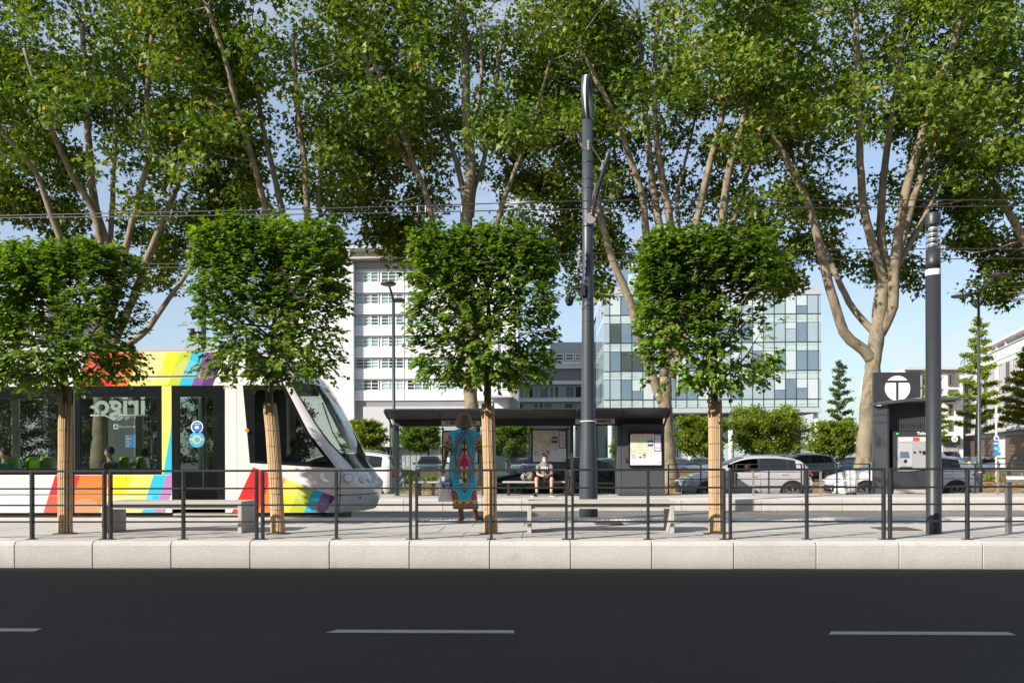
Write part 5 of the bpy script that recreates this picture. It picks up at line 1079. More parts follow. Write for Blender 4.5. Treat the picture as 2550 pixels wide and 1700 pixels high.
CP = dict(silver=car_paint('silver', (.50, .50, .52), .25), white=car_paint('white', (.78, .78, .77)), black=car_paint('black', (.012, .013, .015)), navy=car_paint('navy', (.03, .055, .11), .2), blue=car_paint('steel_blue', (.12, .17, .25), .4), grey=car_paint('grey', (.12, .12, .125), .4))
G1 = 'cars waiting in the street behind the far platform'; G2 = 'cars in the car park'
def put(t, u, Y, rotz=0, z=0.0):
    t.location = (atx(u, Y), Y, z); t.rotation_euler = (0, 0, rotz); return t
def recolor(t, m):
    for ch in t.children:
        if ch.name.split('.')[0] in ('body', 'mirror', 'door_handle'):
            ch.material_slots[0].link = 'OBJECT'; ch.material_slots[0].material = m
h_open = put(make_car('hatch', CP['silver'], 'silver hatchback with its driver window down behind the far platform', G1, True), 1848, 25.75)
h1 = put(make_car('hatch', CP['white'], 'white hatchback half hidden by the ticket kiosk', G1), 2235, 25.9); h1.scale = (1.07, 1, 1)
s1 = put(make_car('sedan', CP['black'], 'black saloon car stopped behind the shelter glass', G1), 1395, 25.8)
v1 = put(make_car('suv', CP['white'], 'white high-roofed car with a red tail lamp just past the tram nose', G1), 830, 25.6)
def copy_car(src, u, Y, rot, col, label, z=0.02):
    c = dup(src); put(c, u, Y, R(rot), z); recolor(c, col); c['label'] = label; c['group'] = G2; return c
copy_car(v1, 1070, 54, 97, CP['grey'], 'grey off-road car facing us, left in the car park behind the shelter glass')
copy_car(h1, 1308, 62, 80, CP['silver'], 'small silver car facing us, left of the seated man head')
copy_car(v1, 1335, 57, 84, CP['navy'], 'dark blue car facing us, just left of the seated man')
copy_car(s1, 1514, 50, 95, CP['blue'], 'steel blue car seen between the mast and the shelter cabinet')
copy_car(s1, 1690, 52, 112, CP['navy'], 'dark blue saloon behind the many-stemmed plane tree trunk')
copy_car(h1, 1745, 60, 84, CP['white'], 'white hatchback facing us, left of the right-hand wrapped trunk')
copy_car(v1, 1905, 56, 15, CP['blue'], 'blue estate with roof rails above the silver hatchback roof')
copy_car(v1, 1985, 47.5, 14, CP['black'], 'black estate car behind the silver hatchback tail')
copy_car(h1, 2070, 78, 8, CP['silver'], 'distant silver car by the foot of the white column')
copy_car(h1, 2122, 74, 60, CP['navy'], 'distant dark car left of the leaning plane tree trunk')
copy_car(h1, 2370, 52, 190, CP['white'], 'white car parked right of the light column, rear part in view')
oc = copy_car(h1, 2415, 60, 20, CP['white'], 'white car with its bonnet raised by the yellow hydrant')
bp = MB().grid([[Vector((-1.0-.18*i, -.62+.31*j, 1.02+.20*i-.03*(j-2)**2*.2)) for j in range(5)] for i in range(5)]); bo = bp.build('raised_bonnet', CP['grey'], None); bo.parent = oc
copy_car(v1, 1180, 60, 95, CP['white'], 'pale car facing us, partly behind the woman in the car park')
# ================================================================ PEOPLE
def blob(name, shapes, mat, parent, vox=.012, smooth=6):
    """one continuous skin over capsules (p0, p1, r0, r1) and ellipsoids (centre, radii)"""
    m = MB()
    for s in shapes:
        if len(s) == 2: m.ell(s[0], s[1], 16, 12)
        else:
            p0, p1, r0, r1 = Vector(s[0]), Vector(s[1]), s[2], s[3]; n = max(2, int((p1-p0).length/.03)); m.tube([p0.lerp(p1, i/n) for i in range(n+1)], [r0+(r1-r0)*i/n for i in range(n+1)], 12)
            m.ell(p0, (r0,)*3, 12, 8); m.ell(p1, (r1,)*3, 12, 8)
    me = m.mesh('tmp'); o = bpy.data.objects.new('tmp', me); link(o); rm = o.modifiers.new('r', 'REMESH'); rm.mode = 'VOXEL'; rm.voxel_size = vox; sm = o.modifiers.new('s', 'SMOOTH'); sm.iterations = smooth; sm.factor = .5
    dg = bpy.context.evaluated_depsgraph_get(); me2 = bpy.data.meshes.new_from_object(o.evaluated_get(dg)); bpy.data.objects.remove(o); me2.name = name
    b = BASE.get(parent.name, Vector((0, 0, 0))) if parent is not None else Vector((0, 0, 0)); me2.transform(Matrix.Translation(-b)); me2.polygons.foreach_set('use_smooth', [True]*len(me2.polygons)); me2.materials.clear()
    return place(name, me2, mat, parent)
def hand(wrist, d, side, up, r=.0085, curl=.5):
    """palm and five bent fingers leaving the wrist along d; side = towards the thumb"""
    d = Vector(d).normalized(); side = Vector(side).normalized(); up = Vector(up).normalized(); w = Vector(wrist); S = [(w, w+d*.075, .026, .032), ((w+d*.05), (.034, .030, .036))]
    for k, (o_, l) in enumerate(((.030, .072), (.011, .082), (-.009, .076), (-.028, .060))):
        a = w+d*.085+side*o_; b = a+d*l*.5-up*l*.18*curl; c = b+d*l*.35-up*l*.45*curl; S += [(a, b, r, r*.95), (b, c, r*.95, r*.75)]
    a = w+d*.03+side*.034; b = a+d*.030+side*.028-up*.01; c = b+d*.034+side*.008-up*.012; S += [(a, b, r*1.15, r), (b, c, r, r*.8)]
    return S
# ---- woman in the printed dress, seen from behind
WY = 12.95
def wp(u, v, dy=0.0): return at(u, v, WY+dy)
wo = thing('person', 'woman in a turquoise African print dress standing with a carrier bag, seen from behind', 'person', (wp(1155, 1300).x, WY, ZP))
def foot(hx, hy, tx_, ty):       # heel to toes
    h = Vector((hx, hy, ZP+.045)); t_ = Vector((tx_, ty, ZP+.03)); return [(h, h.lerp(t_, .5)+Vector((0, 0, .01)), .032, .036), (h.lerp(t_, .5), t_, .036, .022)] + [(t_+(t_-h).cross(Vector((0, 0, 1))).normalized()*k*.016, t_+(t_-h).normalized()*(.03-.006*abs(k+1))+(t_-h).cross(Vector((0, 0, 1))).normalized()*k*.018-Vector((0, 0, .010)), .010, .008) for k in (-2, -1, 0, 1, 2)]
lh, rh = at(1150, 1300, 12.95), at(1188, 1293, 13.45); lh.z = rh.z = ZP
hips_l, hips_r = wp(1143, 1180), wp(1170, 1180)
kl, kr = wp(1145, 1242, .0), wp(1180, 1238, .25)
S = foot(lh.x+.0, lh.y+.05, lh.x-.045, lh.y-.10+.28) if False else foot(lh.x, lh.y, lh.x-.05, lh.y+.17)
S += foot(rh.x-.02, rh.y, rh.x+.12, rh.y+.10)
S += [(Vector((lh.x, lh.y, ZP+.06)), kl, .036, .054), (Vector((rh.x-.02, rh.y, ZP+.06)), kr, .036, .054), (kl, hips_l, .055, .085), (kr, hips_r, .055, .085), (hips_l, hips_r, .09, .09), (wp(1156, 1180), wp(1156, 1090), .10, .10),
      (wp(1130, 1083), wp(1181, 1083), .055, .055), (wp(1156, 1085), wp(1156, 1050), .055, .050), (wp(1155, 1048, .02), (.072, .088, .105))]
sl, el, wl_ = wp(1126, 1085), wp(1111, 1127, -.02), wp(1104, 1166, -.03); sr, er, wr_ = wp(1187, 1085), wp(1197, 1124, .05), wp(1188, 1122, .24)
S += [(sl, el, .046, .038), (el, wl_, .038, .025), (sr, er, .046, .038), (er, wr_, .037, .026)]
S += hand(wl_, (wp(1103, 1180)-wl_), (0, 1, 0), (1, 0, 0), curl=.9); S += hand(wr_, (-.3, .9, .2), (0, 0, 1), (1, 0, 0), curl=.8)
wb = blob('body', S, MT['skin_d'], wo, .009, 4)
# dress: rings of (v, half-width px, centre u, half-depth px)
RG_ = [(1067, 12, 1158, 11), (1069, 20, 1157, 13), (1072, 29, 1156, 15), (1077, 33.5, 1156, 17), (1085, 35, 1156, 18.5), (1100, 34, 1155.5, 19.5), (1120, 32, 1154, 19), (1140, 32, 1152, 20), (1158, 33, 1151, 21.5), (1180, 34, 1151.5, 23), (1205, 33, 1153, 22), (1230, 31, 1156, 21), (1250, 30.5, 1158, 20.5), (1266, 31.5, 1160, 21)]
def ringv(v):
    for a, b in zip(RG_[:-1], RG_[1:]):
        if a[0] <= v <= b[0]: s = (v-a[0])/(b[0]-a[0]); return [a[i]+(b[i]-a[i])*s for i in range(4)]
    return RG_[-1]
CY_, NV, BK, OR, YE, WH, MG, PU, BR = (.004, .38, .60), (.006, .03, .10), (.010, .008, .010), (.62, .20, .03), (.52, .36, .03), (.62, .55, .50), (.50, .012, .10), (.22, .06, .26), (.14, .035, .02)
def motif_w(y):      # half-width of the central motif by row of the 5.06x enlargement
    return lerp_tab([(400, 0), (440, 26), (480, 48), (600, 58), (640, 86), (690, 108), (740, 104), (790, 70), (830, 66), (900, 52), (960, 26), (1005, 0)], y) if 400 < y < 1005 else -1
def outer_w(y):
    return lerp_tab([(325, 0), (350, 60), (420, 105), (520, 132), (640, 150), (720, 150), (800, 135), (900, 110), (980, 70), (1060, 10)], y) if 325 < y < 1060 else -1
def dress_col(u, v):
    x = (u-1080)*5.06; y = (v-1010)*5.06; cx = 395 if y < 1010 else 400; dx = abs(x-cx)
    if y > 1185:
        if y < 1197: return YE
        if y < 1238: return ((.45, .28, .13), BR, (.55, .15, .05), (.50, .36, .20))[int((x*.045+(y > 1216)*.5)) % 4]
        return (BK, YE, BK, OR, BK, YE, BK)[min(6, int((y-1238)/10.5))]
    for cxx, cyy, rr in ((238, 1150, 95), (552, 1135, 85)):
        d = math.hypot(x-cxx, (y-cyy)*.9)
        if d < rr:
            k = d/rr; return MG if k < .42 else (BR if k < .5 else (OR if k < .56 else (PU if k < .78 and int(math.atan2(y-cyy, x-cxx)*5) % 2 else (NV if k < .85 else (YE if int(math.atan2(y-cyy, x-cxx)*7) % 2 else CY_)))))
    w = motif_w(y)
    if w > 0 and dx < w:
        e = w-dx
        if e < 8: return BK
        if e < 17: return OR
        if e < 24: return BK
        mg = lerp_tab([(590, 0), (620, 14), (650, 18), (680, 50), (715, 52), (745, 26), (800, 12), (830, 0)], y) if 590 < y < 830 else -1
        if dx < mg: return MG
        if 640 < y < 790 and dx > 55: return PU if int(y/9) % 3 else WH
        if dx < 9: return BK
        if dx < 15 and y < 600: return BR
        return (WH, (.45, .18, .38), YE, WH, BR)[int(y/38) % 5]
    w = outer_w(y)
    if w > 0:
        e = w-dx
        if 0 < e < 26: return (YE if int(y/17) % 2 else PU) if e < 13 else (NV if int(y/14+1) % 2 else CY_)
        if 34 < e < 44 and motif_w(y) > 0: return (.01, .10, .22)
        if -14 < e <= 0: return NV if int(y/21) % 2 else CY_
    if 1060 < y < 1085 and dx < (1085-y)*1.2+6: return NV
    return CY_
def fabric(name):
    m, nt, out = new_mat(name); N = nt.nodes; p = N.new('ShaderNodeBsdfPrincipled'); a = N.new('ShaderNodeAttribute'); a.attribute_name = 'print'; nt.links.new(a.outputs['Color'], p.inputs['Base Color']); p.inputs['Roughness'].default_value = .6; p.inputs['Sheen Weight'].default_value = .15; nt.links.new(p.outputs[0], out.inputs[0]); return m
FAB = fabric('printed_cotton')
def print_mesh(name, G, colf, parent, mat=FAB, closed=True):
    m = MB(); m.grid(G, True, closed); b = BASE[parent.name]; me = m.mesh(name, b); at_ = me.color_attributes.new('print', 'FLOAT_COLOR', 'POINT')
    cols = [c for row in colf for c in row]; at_.data.foreach_set('color', [x for c in cols for x in (*c, 1.0)]); return place(name, me, mat, parent)
NA, NVR = 120, 150; G = []; CF = []
for i in range(NVR+1):
    v = 1067+(1266-1067)*i/NVR; _, hw, uc, hd = ringv(v); row = []; cr = []
    for k in range(NA):
        a = 2*math.pi*k/NA; fold = 1+(.035*math.sin(a*7+v*.02)+.02*math.sin(a*13+1))*max(0, (v-1120)/146)
        px = hw*math.copysign(abs(math.cos(a))**.85, math.cos(a))*fold; py = hd*math.copysign(abs(math.sin(a))**.85, math.sin(a))*fold
        base = wp(uc, v); row.append(base+Vector((px/156.3, py/156.3, 0))); cr.append(dress_col(uc+px, v+ (2 if False else 0)))
    G.append(row); CF.append(cr)
dr = print_mesh('dress', G, CF, wo)
def sleeve(p0, p1, r0, r1, flip):
    G = []; CF = []; ax = (p1-p0).normalized(); e1 = Vector((0, 1, 0)); e1 = (e1-ax*e1.dot(ax)).normalized(); e2 = ax.cross(e1)
    for i in range(41):
        s = i/40; r = r0+(r1-r0)*s**1.3; c = p0.lerp(p1, s); row = []; cr = []
        for k in range(40):
            a = 2*math.pi*k/40; row.append(c+(e1*math.cos(a)*.8+e2*math.sin(a))*r*(1+.03*math.sin(5*a)*s))
            if s < .38: col = CY_ if math.sin(a*3+s*20) > .2 else (PU if math.sin(a*9+s*44) > 0 else ((.03, .10, .30) if math.sin(s*60) > 0 else MG))
            elif s < .64: col = ((.42, .24, .10), (.50, .12, .05), (.42, .28, .12), BR)[int(a*5+s*3) % 4] if s > .42 else YE
            else: col = (BK, YE, BK, (.50, .30, .12), BK, BK, YE, BK)[min(7, int((s-.64)/.36*8))]
            cr.append(col)
        G.append(row); CF.append(cr)
    return print_mesh('sleeve', G, CF, dr)
sleeve(wp(1133, 1079), wp(1114, 1122), .085, .125, 1); sleeve(wp(1180, 1079), wp(1195, 1117, .03), .085, .110, -1)
hm = surf('brown_hair', (.15, .075, .042), .45, .6, 9, .3, 60, aniso=(9, 9, .5), detail=4); hb = MB(); hc_ = wp(1156, 1048, .015)  # strand streaks in the colour; the paler ones paint in sunlit hair
prof = [(.0, .135), (.050, .130), (.085, .108), (.108, .068), (.120, .015), (.128, -.035), (.130, -.075), (.120, -.105), (.090, -.116), (.05, -.10)]
hb.grid([[hc_+Vector((r*math.cos(a)*(1+.02*math.sin(9*a)), r*.92*math.sin(a)*(1+.02*math.sin(7*a)) - .01, z)) for a in np.linspace(0, 2*math.pi, 37)[:-1]] for r, z in prof], True, closed=True); hb.build('hair', hm, wo)
MB().tube([wp(1162, 1067, -.105), wp(1152, 1084, -.135), wp(1139, 1106, -.135), wp(1127, 1128, -.11), wp(1122, 1140, -.04)], .010, 6).build('bag_strap', surf('red_leather', (.22, .025, .025), .5, .1), wo)
SN = surf('sandal', (.30, .06, .045), .5, .1)
for (f, t_) in (((lh.x, lh.y), (lh.x-.05, lh.y+.17)), ((rh.x-.02, rh.y), (rh.x+.12, rh.y+.10))):
    d = (Vector((*t_, 0))-Vector((*f, 0))); n = d.cross(Vector((0, 0, 1))).normalized(); m = MB(); P = [Vector((*f, 0))-d*.18, Vector((*t_, 0))+d*.25]
    m.prism_xy([tuple((P[0]+n*.035)[:2]), tuple((P[0]-n*.035)[:2]), tuple((P[1]-n*.042)[:2]), tuple((P[1]+n*.042)[:2])], ZP, ZP+.012); c = Vector((*f, ZP+.085)); m.tube([c+n*.045*math.cos(a)+d.normalized()*.045*math.sin(a) for a in np.linspace(0, 2*math.pi, 13)], .008, 5); c2 = Vector((*f, 0)).lerp(Vector((*t_, 0)), .75); m.tube([c2+n*.045+Vector((0, 0, ZP+.02)), c2+Vector((0, 0, ZP+.07)), c2-n*.045+Vector((0, 0, ZP+.02))], .010, 5); m.build('sandal', SN, wo)
# carrier bag in her left hand
cbg = thing('carrier_bag', 'white plastic carrier bag with a blue badge hanging from the woman left hand', 'bag', wp(1108, 1247, -.06)); BP = surf('bag_plastic', (.62, .63, .66), .3, .05, 6, .25, 14, coat=.2)
G = []
for i in range(19):
    s = i/18; v = 1186+62*s; hw = 11+6.5*s+1.2*math.sin(s*9); uc = 1104+5.5*s; hd = (3+5*math.sin(s*2.6)) ; base = wp(uc, v, -.07); G.append([base+Vector((hw/156*math.copysign(abs(math.cos(a))**.7, math.cos(a)), hd/156*math.sin(a)*(1+.25*math.sin(5*a+7*s)), .004*math.sin(6*a))) for a in np.linspace(0, 2*math.pi, 41)[:-1]])
bg = MB().grid(G, True, closed=True); bg.add(G[-1], [tuple(range(40))]); bg.build('bag', BP, cbg)
for du in (-3, 3): MB().tube([wp(1104+du*2.2, 1188, -.07), wp(1103+du, 1181, -.06), wp(1103, 1176, -.05)], .007, 5).build('handle', BP, cbg)
c = wp(1112, 1206, -.125); hx = [(c.x+.075*math.cos(a)*1.15, c.z+.075*math.sin(a)*.95) for a in np.linspace(.3, .3+2*math.pi, 7)[:-1]]; bd = MB().prism_xz(hx, c.y-.004, c.y).build('badge', surf('badge_blue', (.02, .05, .34), .4, .02), cbg)
text_mesh('DIG', .062, MT['white'], 'lettering', bd, (c.x+.0, c.y-.008, c.z+.022), bold=.002); text_mesh('1er', .055, MT['white'], 'lettering', bd, (c.x+.01, c.y-.008, c.z-.032), bold=.001)

# ---- seated man on the shelter bench
MYY = 22.72
def mp2(u, v, dy=0.0): return at(u, v, MYY+dy)
man = thing('person', 'seated man in grey T-shirt, black shorts and face mask holding a phone', 'person', (mp2(1354, 1233).x, MYY, ZP))
hd = mp2(1356.5, 1142, .02)
def sh(p, q, r0, r1): return (p, q, r0, r1)
feetL, feetR = mp2(1336, 1231, -.42), mp2(1373, 1231, -.40); feetL.z = feetR.z = ZP
kL, kR = mp2(1336, 1192, -.32), mp2(1374, 1192, -.30); hL, hR = mp2(1347, 1194, .18), mp2(1366, 1194, .18)
aL, aR = Vector((feetL.x+.01, feetL.y+.05, ZP+.09)), Vector((feetR.x-.0, feetR.y+.05, ZP+.09))
S = [(hd, (.068, .082, .098)), (hd+Vector((0, .01, -.05)), mp2(1356, 1158, .05), .05, .055), (mp2(1356, 1160, .06), mp2(1356, 1190, .15), .13, .15), (hL, kL, .085, .058), (hR, kR, .085, .058), (kL, aL, .055, .036), (kR, aR, .055, .036), (mp2(1341, 1161, .04), mp2(1371, 1161, .04), .055, .055),
     (mp2(1340, 1162), mp2(1339, 1180, -.05), .045, .038), (mp2(1339, 1180, -.05), mp2(1350, 1184.5, -.28), .036, .026), (mp2(1373, 1162), mp2(1374, 1180, -.05), .045, .038), (mp2(1374, 1180, -.05), mp2(1363, 1184.5, -.28), .036, .026), (hd+Vector((0, -.075, -.01)), hd+Vector((0, -.09, -.03)), .012, .016)]
for s in (-1, 1): S.append((hd+Vector((s*.068, .01, -.01)), (.012, .022, .03)))
S += hand(mp2(1350, 1184.5, -.28), (.75, -.5, .1), (-.2, -.3, 1), (.3, .8, .2), curl=.8); S += hand(mp2(1363, 1184.5, -.28), (-.75, -.5, .1), (.2, -.3, 1), (-.3, .8, .2), curl=.8)
S += [(aL, Vector((feetL.x, feetL.y, ZP+.05)), .036, .04), (aR, Vector((feetR.x, feetR.y, ZP+.05)), .036, .04)]
blob('body', S, MT['skin'], man, .011, 4)
TS = surf('grey_cotton', (.17, .165, .17), .85, .12, 10); SHT = surf('black_cotton', (.016, .016, .018), .8, .1, 8)
shirt = blob('t_shirt', [(mp2(1356, 1160, .06), mp2(1356, 1191, .14), .152, .168), (mp2(1341, 1161, .04), mp2(1371, 1161, .04), .072, .072), (mp2(1340, 1162), mp2(1339, 1173, -.03), .066, .062), (mp2(1373, 1162), mp2(1374, 1173, -.03), .066, .062)], TS, man, .014, 6)
c = mp2(1355, 1165, -.125); text_mesh('LIBRE', .085, MT['white'], 'shirt_print', man, (c.x, c.y-.0, c.z), updir=(0, .25, 1), sx=.9) if False else None
for k, (du, dv, w, h) in enumerate(((-6, 1, 3, 6), (-2, 0, 2, 7), (3, 0, 4, 6), (8, 1, 2, 6), (1, 7, 9, 1.4))):
    p = mp2(1355+du, 1164+dv, -.128+.004*abs(du)); MB().box(p.x-w*.0055, p.x+w*.0055, p.y-.008, p.y+.03, p.z-h*.0055, p.z+h*.0055).build('shirt_print', MT['white'], shirt)
blob('shorts', [(hL, kL.lerp(hL, .18), .105, .088), (hR, kR.lerp(hR, .18), .105, .088), (hL, hR, .12, .12), (mp2(1356, 1189, .14), mp2(1356, 1194, .16), .165, .165)], SHT, man, .014, 4)
hm2 = surf('grey_brown_hair', (.07, .058, .05), .7, .3, 30); blob('hair', [(hd+Vector((0, .022, .028)), (.075, .080, .082))], hm2, man, .012, 3)
MB().lathe([(.0, .045), (.05, .038), (.076, .01), (.082, -.02)], hd+Vector((0, .01, .07)), 16, cap=False).build('cap', SHT, man)
mk = MB(); mk.ell(hd+Vector((0, -.055, -.055)), (.052, .038, .042), 12, 8); mk.build('face_mask', surf('mask', (.62, .74, .78), .8, .03), man)
for s in (-1, 1): MB().ell(hd+Vector((s*.026, -.074, .012)), (.011, .008, .006), 8, 5).build('eye', SHT, man)
SHO = surf('shoe_grey', (.075, .07, .068), .7, .2, 20); SOL = MT['white']
for f, s in ((feetL, -1), (feetR, 1)):
    to = Vector((f.x+s*.10 if s < 0 else f.x+.04, f.y-.16, ZP+.045)); so = blob('shoe', [(Vector((f.x, f.y+.06, ZP+.055)), to, .048, .042), (Vector((f.x, f.y+.05, ZP+.09)), Vector((f.x, f.y+.02, ZP+.07)), .045, .046)], SHO, man, .012, 3)
    d = (to-Vector((f.x, f.y+.06, ZP+.055))); d.z = 0; n = d.cross(Vector((0, 0, 1))).normalized(); a, b = Vector((f.x, f.y+.1, 0)), to+d.normalized()*.045; MB().prism_xy([tuple((a+n*.042)[:2]), tuple((a-n*.042)[:2]), tuple((b-n*.035)[:2]), tuple((b+n*.035)[:2])], ZP, ZP+.022).build('sole', SOL, so)
p = mp2(1356, 1183, -.36); ph = tag(MB().box(p.x-.04, p.x+.04, p.y-.06, p.y+.06, p.z-.006, p.z+.006).build('phone', MT['gloss_black'], bevel=.004), 'dark phone held in the seated man hands', 'phone')
# backpack on the bench, big rucksack beside him
BPM = surf('backpack_fabric', (.22, .19, .18), .85, .15, 14, .2, 60); RSM = surf('rucksack_fabric', (.035, .032, .030), .85, .2, 14, .2, 60)
bk = thing('backpack', 'mottled grey backpack lying on the shelter bench beside the man', 'backpack', at(1315, 1197, 22.9)); c = at(1315, 1185, 22.9)
blob('bag', [(c+Vector((-.10, 0, -.02)), (.11, .13, .11)), (c+Vector((.06, 0, 0)), (.13, .14, .13))], BPM, bk, .016, 4); MB().tube([c+Vector((-.12, -.12, -.05)), c+Vector((-.08, -.15, .05)), c+Vector((-.02, -.12, .13)), c+Vector((.03, -.05, .16))], .014, 6).build('strap', SHT, bk); MB().tube([c+Vector((-.03, -.14, .09)), c+Vector((.02, -.15, -.02)), c+Vector((.07, -.14, -.1))], .007, 5).build('zip', SHT, bk); MB().ell(c+Vector((.07, -.12, -.02)), (.08, .05, .07), 10, 8).build('pocket', BPM, bk)
rk = thing('rucksack', 'big dark rucksack standing right of the seated man', 'backpack', at(1420, 1232, 22.7)); c = at(1420, 1232, 22.7); c.z = ZP
blob('bag', [(c+Vector((0, 0, .16)), c+Vector((0, .02, .55)), .15, .15), (c+Vector((0, .0, .62)), (.14, .12, .10)), (c+Vector((.0, -.08, .16)), (.13, .09, .12))], RSM, rk, .018, 4); MB().tube([c+Vector((-.06, -.13, .68)), c+Vector((-.07, -.17, .4)), c+Vector((-.06, -.17, .1))], .012, 5).build('strap', SHT, rk); MB().tube([c+Vector((.06, -.13, .68)), c+Vector((.07, -.17, .4)), c+Vector((.06, -.17, .1))], .012, 5).build('strap', SHT, rk); MB().lathe([(.135, .5), (.15, .56), (.13, .68), (.05, .73)], c, 14).build('lid', RSM, rk); MB().disc(c+Vector((.04, -.175, .42)), (0, -1, 0), .02, 10, .004).build('badge', MT['white'], rk)

# ---- simpler figures: driver and passengers, people in the distance
def figure(name, label, hip, lean, face, shirt, skin_m, hair_m, seated=True, group=None, scale=1.0, arms=None, hat=None):
    """hip: world point; face: unit direction the person looks"""
    h = Vector(hip); f = Vector(face).normalized(); sd = f.cross(Vector((0, 0, 1))).normalized(); up = Vector((0, 0, 1)); k = scale
    base = h-up*(.45*k if seated else .92*k); t = thing('person', label, 'person', base, group)
    ch = h+up*.42*k+f*lean*k; hd_ = ch+up*.25*k+f*lean*.4*k
    S = [(hd_, (.075*k, .085*k, .105*k)), (hd_-up*.06*k, ch, .05*k, .06*k), (h, ch-up*.05*k, .13*k, .13*k), (hd_+f*.085*k-up*.01*k, hd_+f*.095*k-up*.025*k, .012*k, .014*k)]
    sh_ = [ch+sd*.17*k, ch-sd*.17*k]
    for i, s in enumerate(sh_):
        el = s-up*.24*k+f*.10*k; wr = el+f*.22*k+up*.02*k*(1-i)
        if arms: el, wr = s+Vector(arms[0]), s+Vector(arms[1])
        S += [(s, el, .045*k, .037*k), (el, wr, .036*k, .026*k)]+hand(wr, wr-el, (0, 0, 1), (f.y, -f.x, 0.01), r=.009*k)
        if seated: kn = h+f*.42*k+(sd if i == 0 else -sd)*.10*k; S += [(h, kn, .085*k, .06*k), (kn, kn-up*.42*k, .055*k, .04*k), (kn-up*.42*k, kn-up*.44*k+f*.14*k, .04*k, .032*k)]
        else: kn = h-up*.42*k+(sd if i == 0 else -sd)*.09*k; S += [(h+(sd if i == 0 else -sd)*.07*k, kn, .085*k, .06*k), (kn, kn-up*.44*k, .055*k, .04*k), (kn-up*.46*k, kn-up*.47*k+f*.15*k, .04*k, .032*k)]
    blob('body', S, skin_m, t, .018*k, 3)
    ts = [(h+up*.02*k, ch-up*.06*k, .15*k, .155*k), (sh_[0], sh_[1], .07*k, .07*k)]
    for i, s in enumerate(sh_): ts.append((s, (s+(s-up*.24*k+f*.10*k-s)*.8) if not arms else s+Vector(arms[0])*.9, .06*k, .052*k))
    blob('shirt', ts, shirt, t, .02*k, 3); blob('hair' if not hat else 'cap', [(hd_+up*.03*k-f*.018*k, (.082*k, .088*k, .088*k))], hat or hair_m, t, .018*k, 2)
    if not seated or True: blob('trousers', [(h, h+up*.02*k, .155*k, .155*k)]+[(h, (h+f*.42*k if seated else h-up*.42*k)+q*.10*k, .10*k, .075*k) for q in (sd, -sd)], SHT, t, .02*k, 2)
    return t
H1 = surf('dark_hair', (.015, .012, .010), .6, .2, 20); NVY = surf('navy_wool', (.02, .03, .075), .9, .1, 12); HOOD = surf('grey_green_hoodie', (.10, .105, .09), .9, .1, 10); TEAL = surf('teal_cotton', (.01, .16, .13), .8, .1, 8); SKY = surf('blue_shirt', (.10, .30, .50), .8, .1, 8); REDS = surf('red_cotton', (.45, .03, .05), .8, .1, 8); WS = surf('white_shirt', (.7, .7, .68), .8, .05, 8)
hz_ = ZP+.48
figure('p', 'tram passenger in a grey-green hoodie and navy cap at the wide window', (atx(290, 14.95), 14.95, hz_+.02), .10, (-1, 0, 0), HOOD, MT['skin'], H1, hat=NVY, group='people inside the tram')
figure('p', 'tram passenger in a teal jacket behind the far left window', (atx(15, 15.0), 15.0, hz_), .02, (-1, -.1, 0), TEAL, MT['skin'], H1, group='people inside the tram')
figure('p', 'tram passenger in dark clothes near the right end of the wide window', (atx(368, 15.9), 15.9, hz_), .05, (-1, .1, 0), SHT, MT['skin_d'], H1, group='people inside the tram')
figure('p', 'tram driver in a light blue shirt behind the cab window', (atx(716, 15.4), 15.4, ZP+.62), .10, (1, 0, 0), SKY, MT['skin'], H1)
figure('p', 'car driver in a red top at the open window of the silver hatchback', (atx(1866, 25.4), 25.38, .55), .0, (-1, 0, 0), REDS, MT['skin_d'], H1, scale=.95, arms=((-.12, -.16, -.22), (-.36, -.20, -.20)))
figure('p', 'person in a blue shirt walking in the car park beside the wrapped trunk', (atx(1799, 58), 58, .95), .02, (1, -.2, 0), SKY, MT['skin'], H1, seated=False)
figure('p', 'dark-haired person walking behind the black estate car', (atx(2011, 64), 64, 1.0), .02, (-1, -.1, 0), SHT, MT['skin'], H1, seated=False)
# ================================================================ BUILDINGS
BW = surf('render_white', (.61, .615, .62), .8, .04, .6, speck=.04, speck_scale=30); BWP = surf('cladding_white', (.63, .64, .65), .5, .03, .8); BG = surf('render_grey', (.20, .205, .215), .8, .06, .5); BGL = surf('render_light_grey', (.42, .42, .43), .8, .05, .5); BEI = surf('panel_beige', (.36, .33, .29), .7, .05, .5); FRW = surf('frame_white', (.72, .72, .71), .5, .02)
WGL = [surf('far_glass_%d' % i, c, .06, .15, .6, spec=.6) for i, c in enumerate(((.06, .10, .115), (.11, .20, .21), (.17, .29, .29), (.03, .035, .04), (.22, .30, .29)))]
CURT = surf('curtain', (.30, .45, .45), .9, .25, 3, aniso=(6, 1, .05))
def face(P0, P1):
    """a vertical building face from P0 to P1 (x, y), seen from its right-hand side: returns box(s0, s1, z0, z1, d0, d1) and pane makers"""
    a = Vector((P0[0], P0[1], 0)); b = Vector((P1[0], P1[1], 0)); e = (b-a).normalized(); n = Vector((e.y, -e.x, 0)); return a, e, n, (b-a).length
def fbox(mb, F, s0, s1, z0, z1, d0, d1):      # d towards the viewer
    a, e, n, _ = F; V = [a+e*s+n*d+Vector((0, 0, z)) for z in (z0, z1) for s, d in ((s0, d1), (s1, d1), (s1, d0), (s0, d0))]
    mb.add(V, [(3, 2, 1, 0), (4, 5, 6, 7), (0, 1, 5, 4), (1, 2, 6, 5), (2, 3, 7, 6), (3, 0, 4, 7)]); return mb
def fpart(name, F, s0, s1, z0, z1, d0, d1, mat, parent): return fbox(MB(), F, s0, s1, z0, z1, d0, d1).build(name, mat, parent)
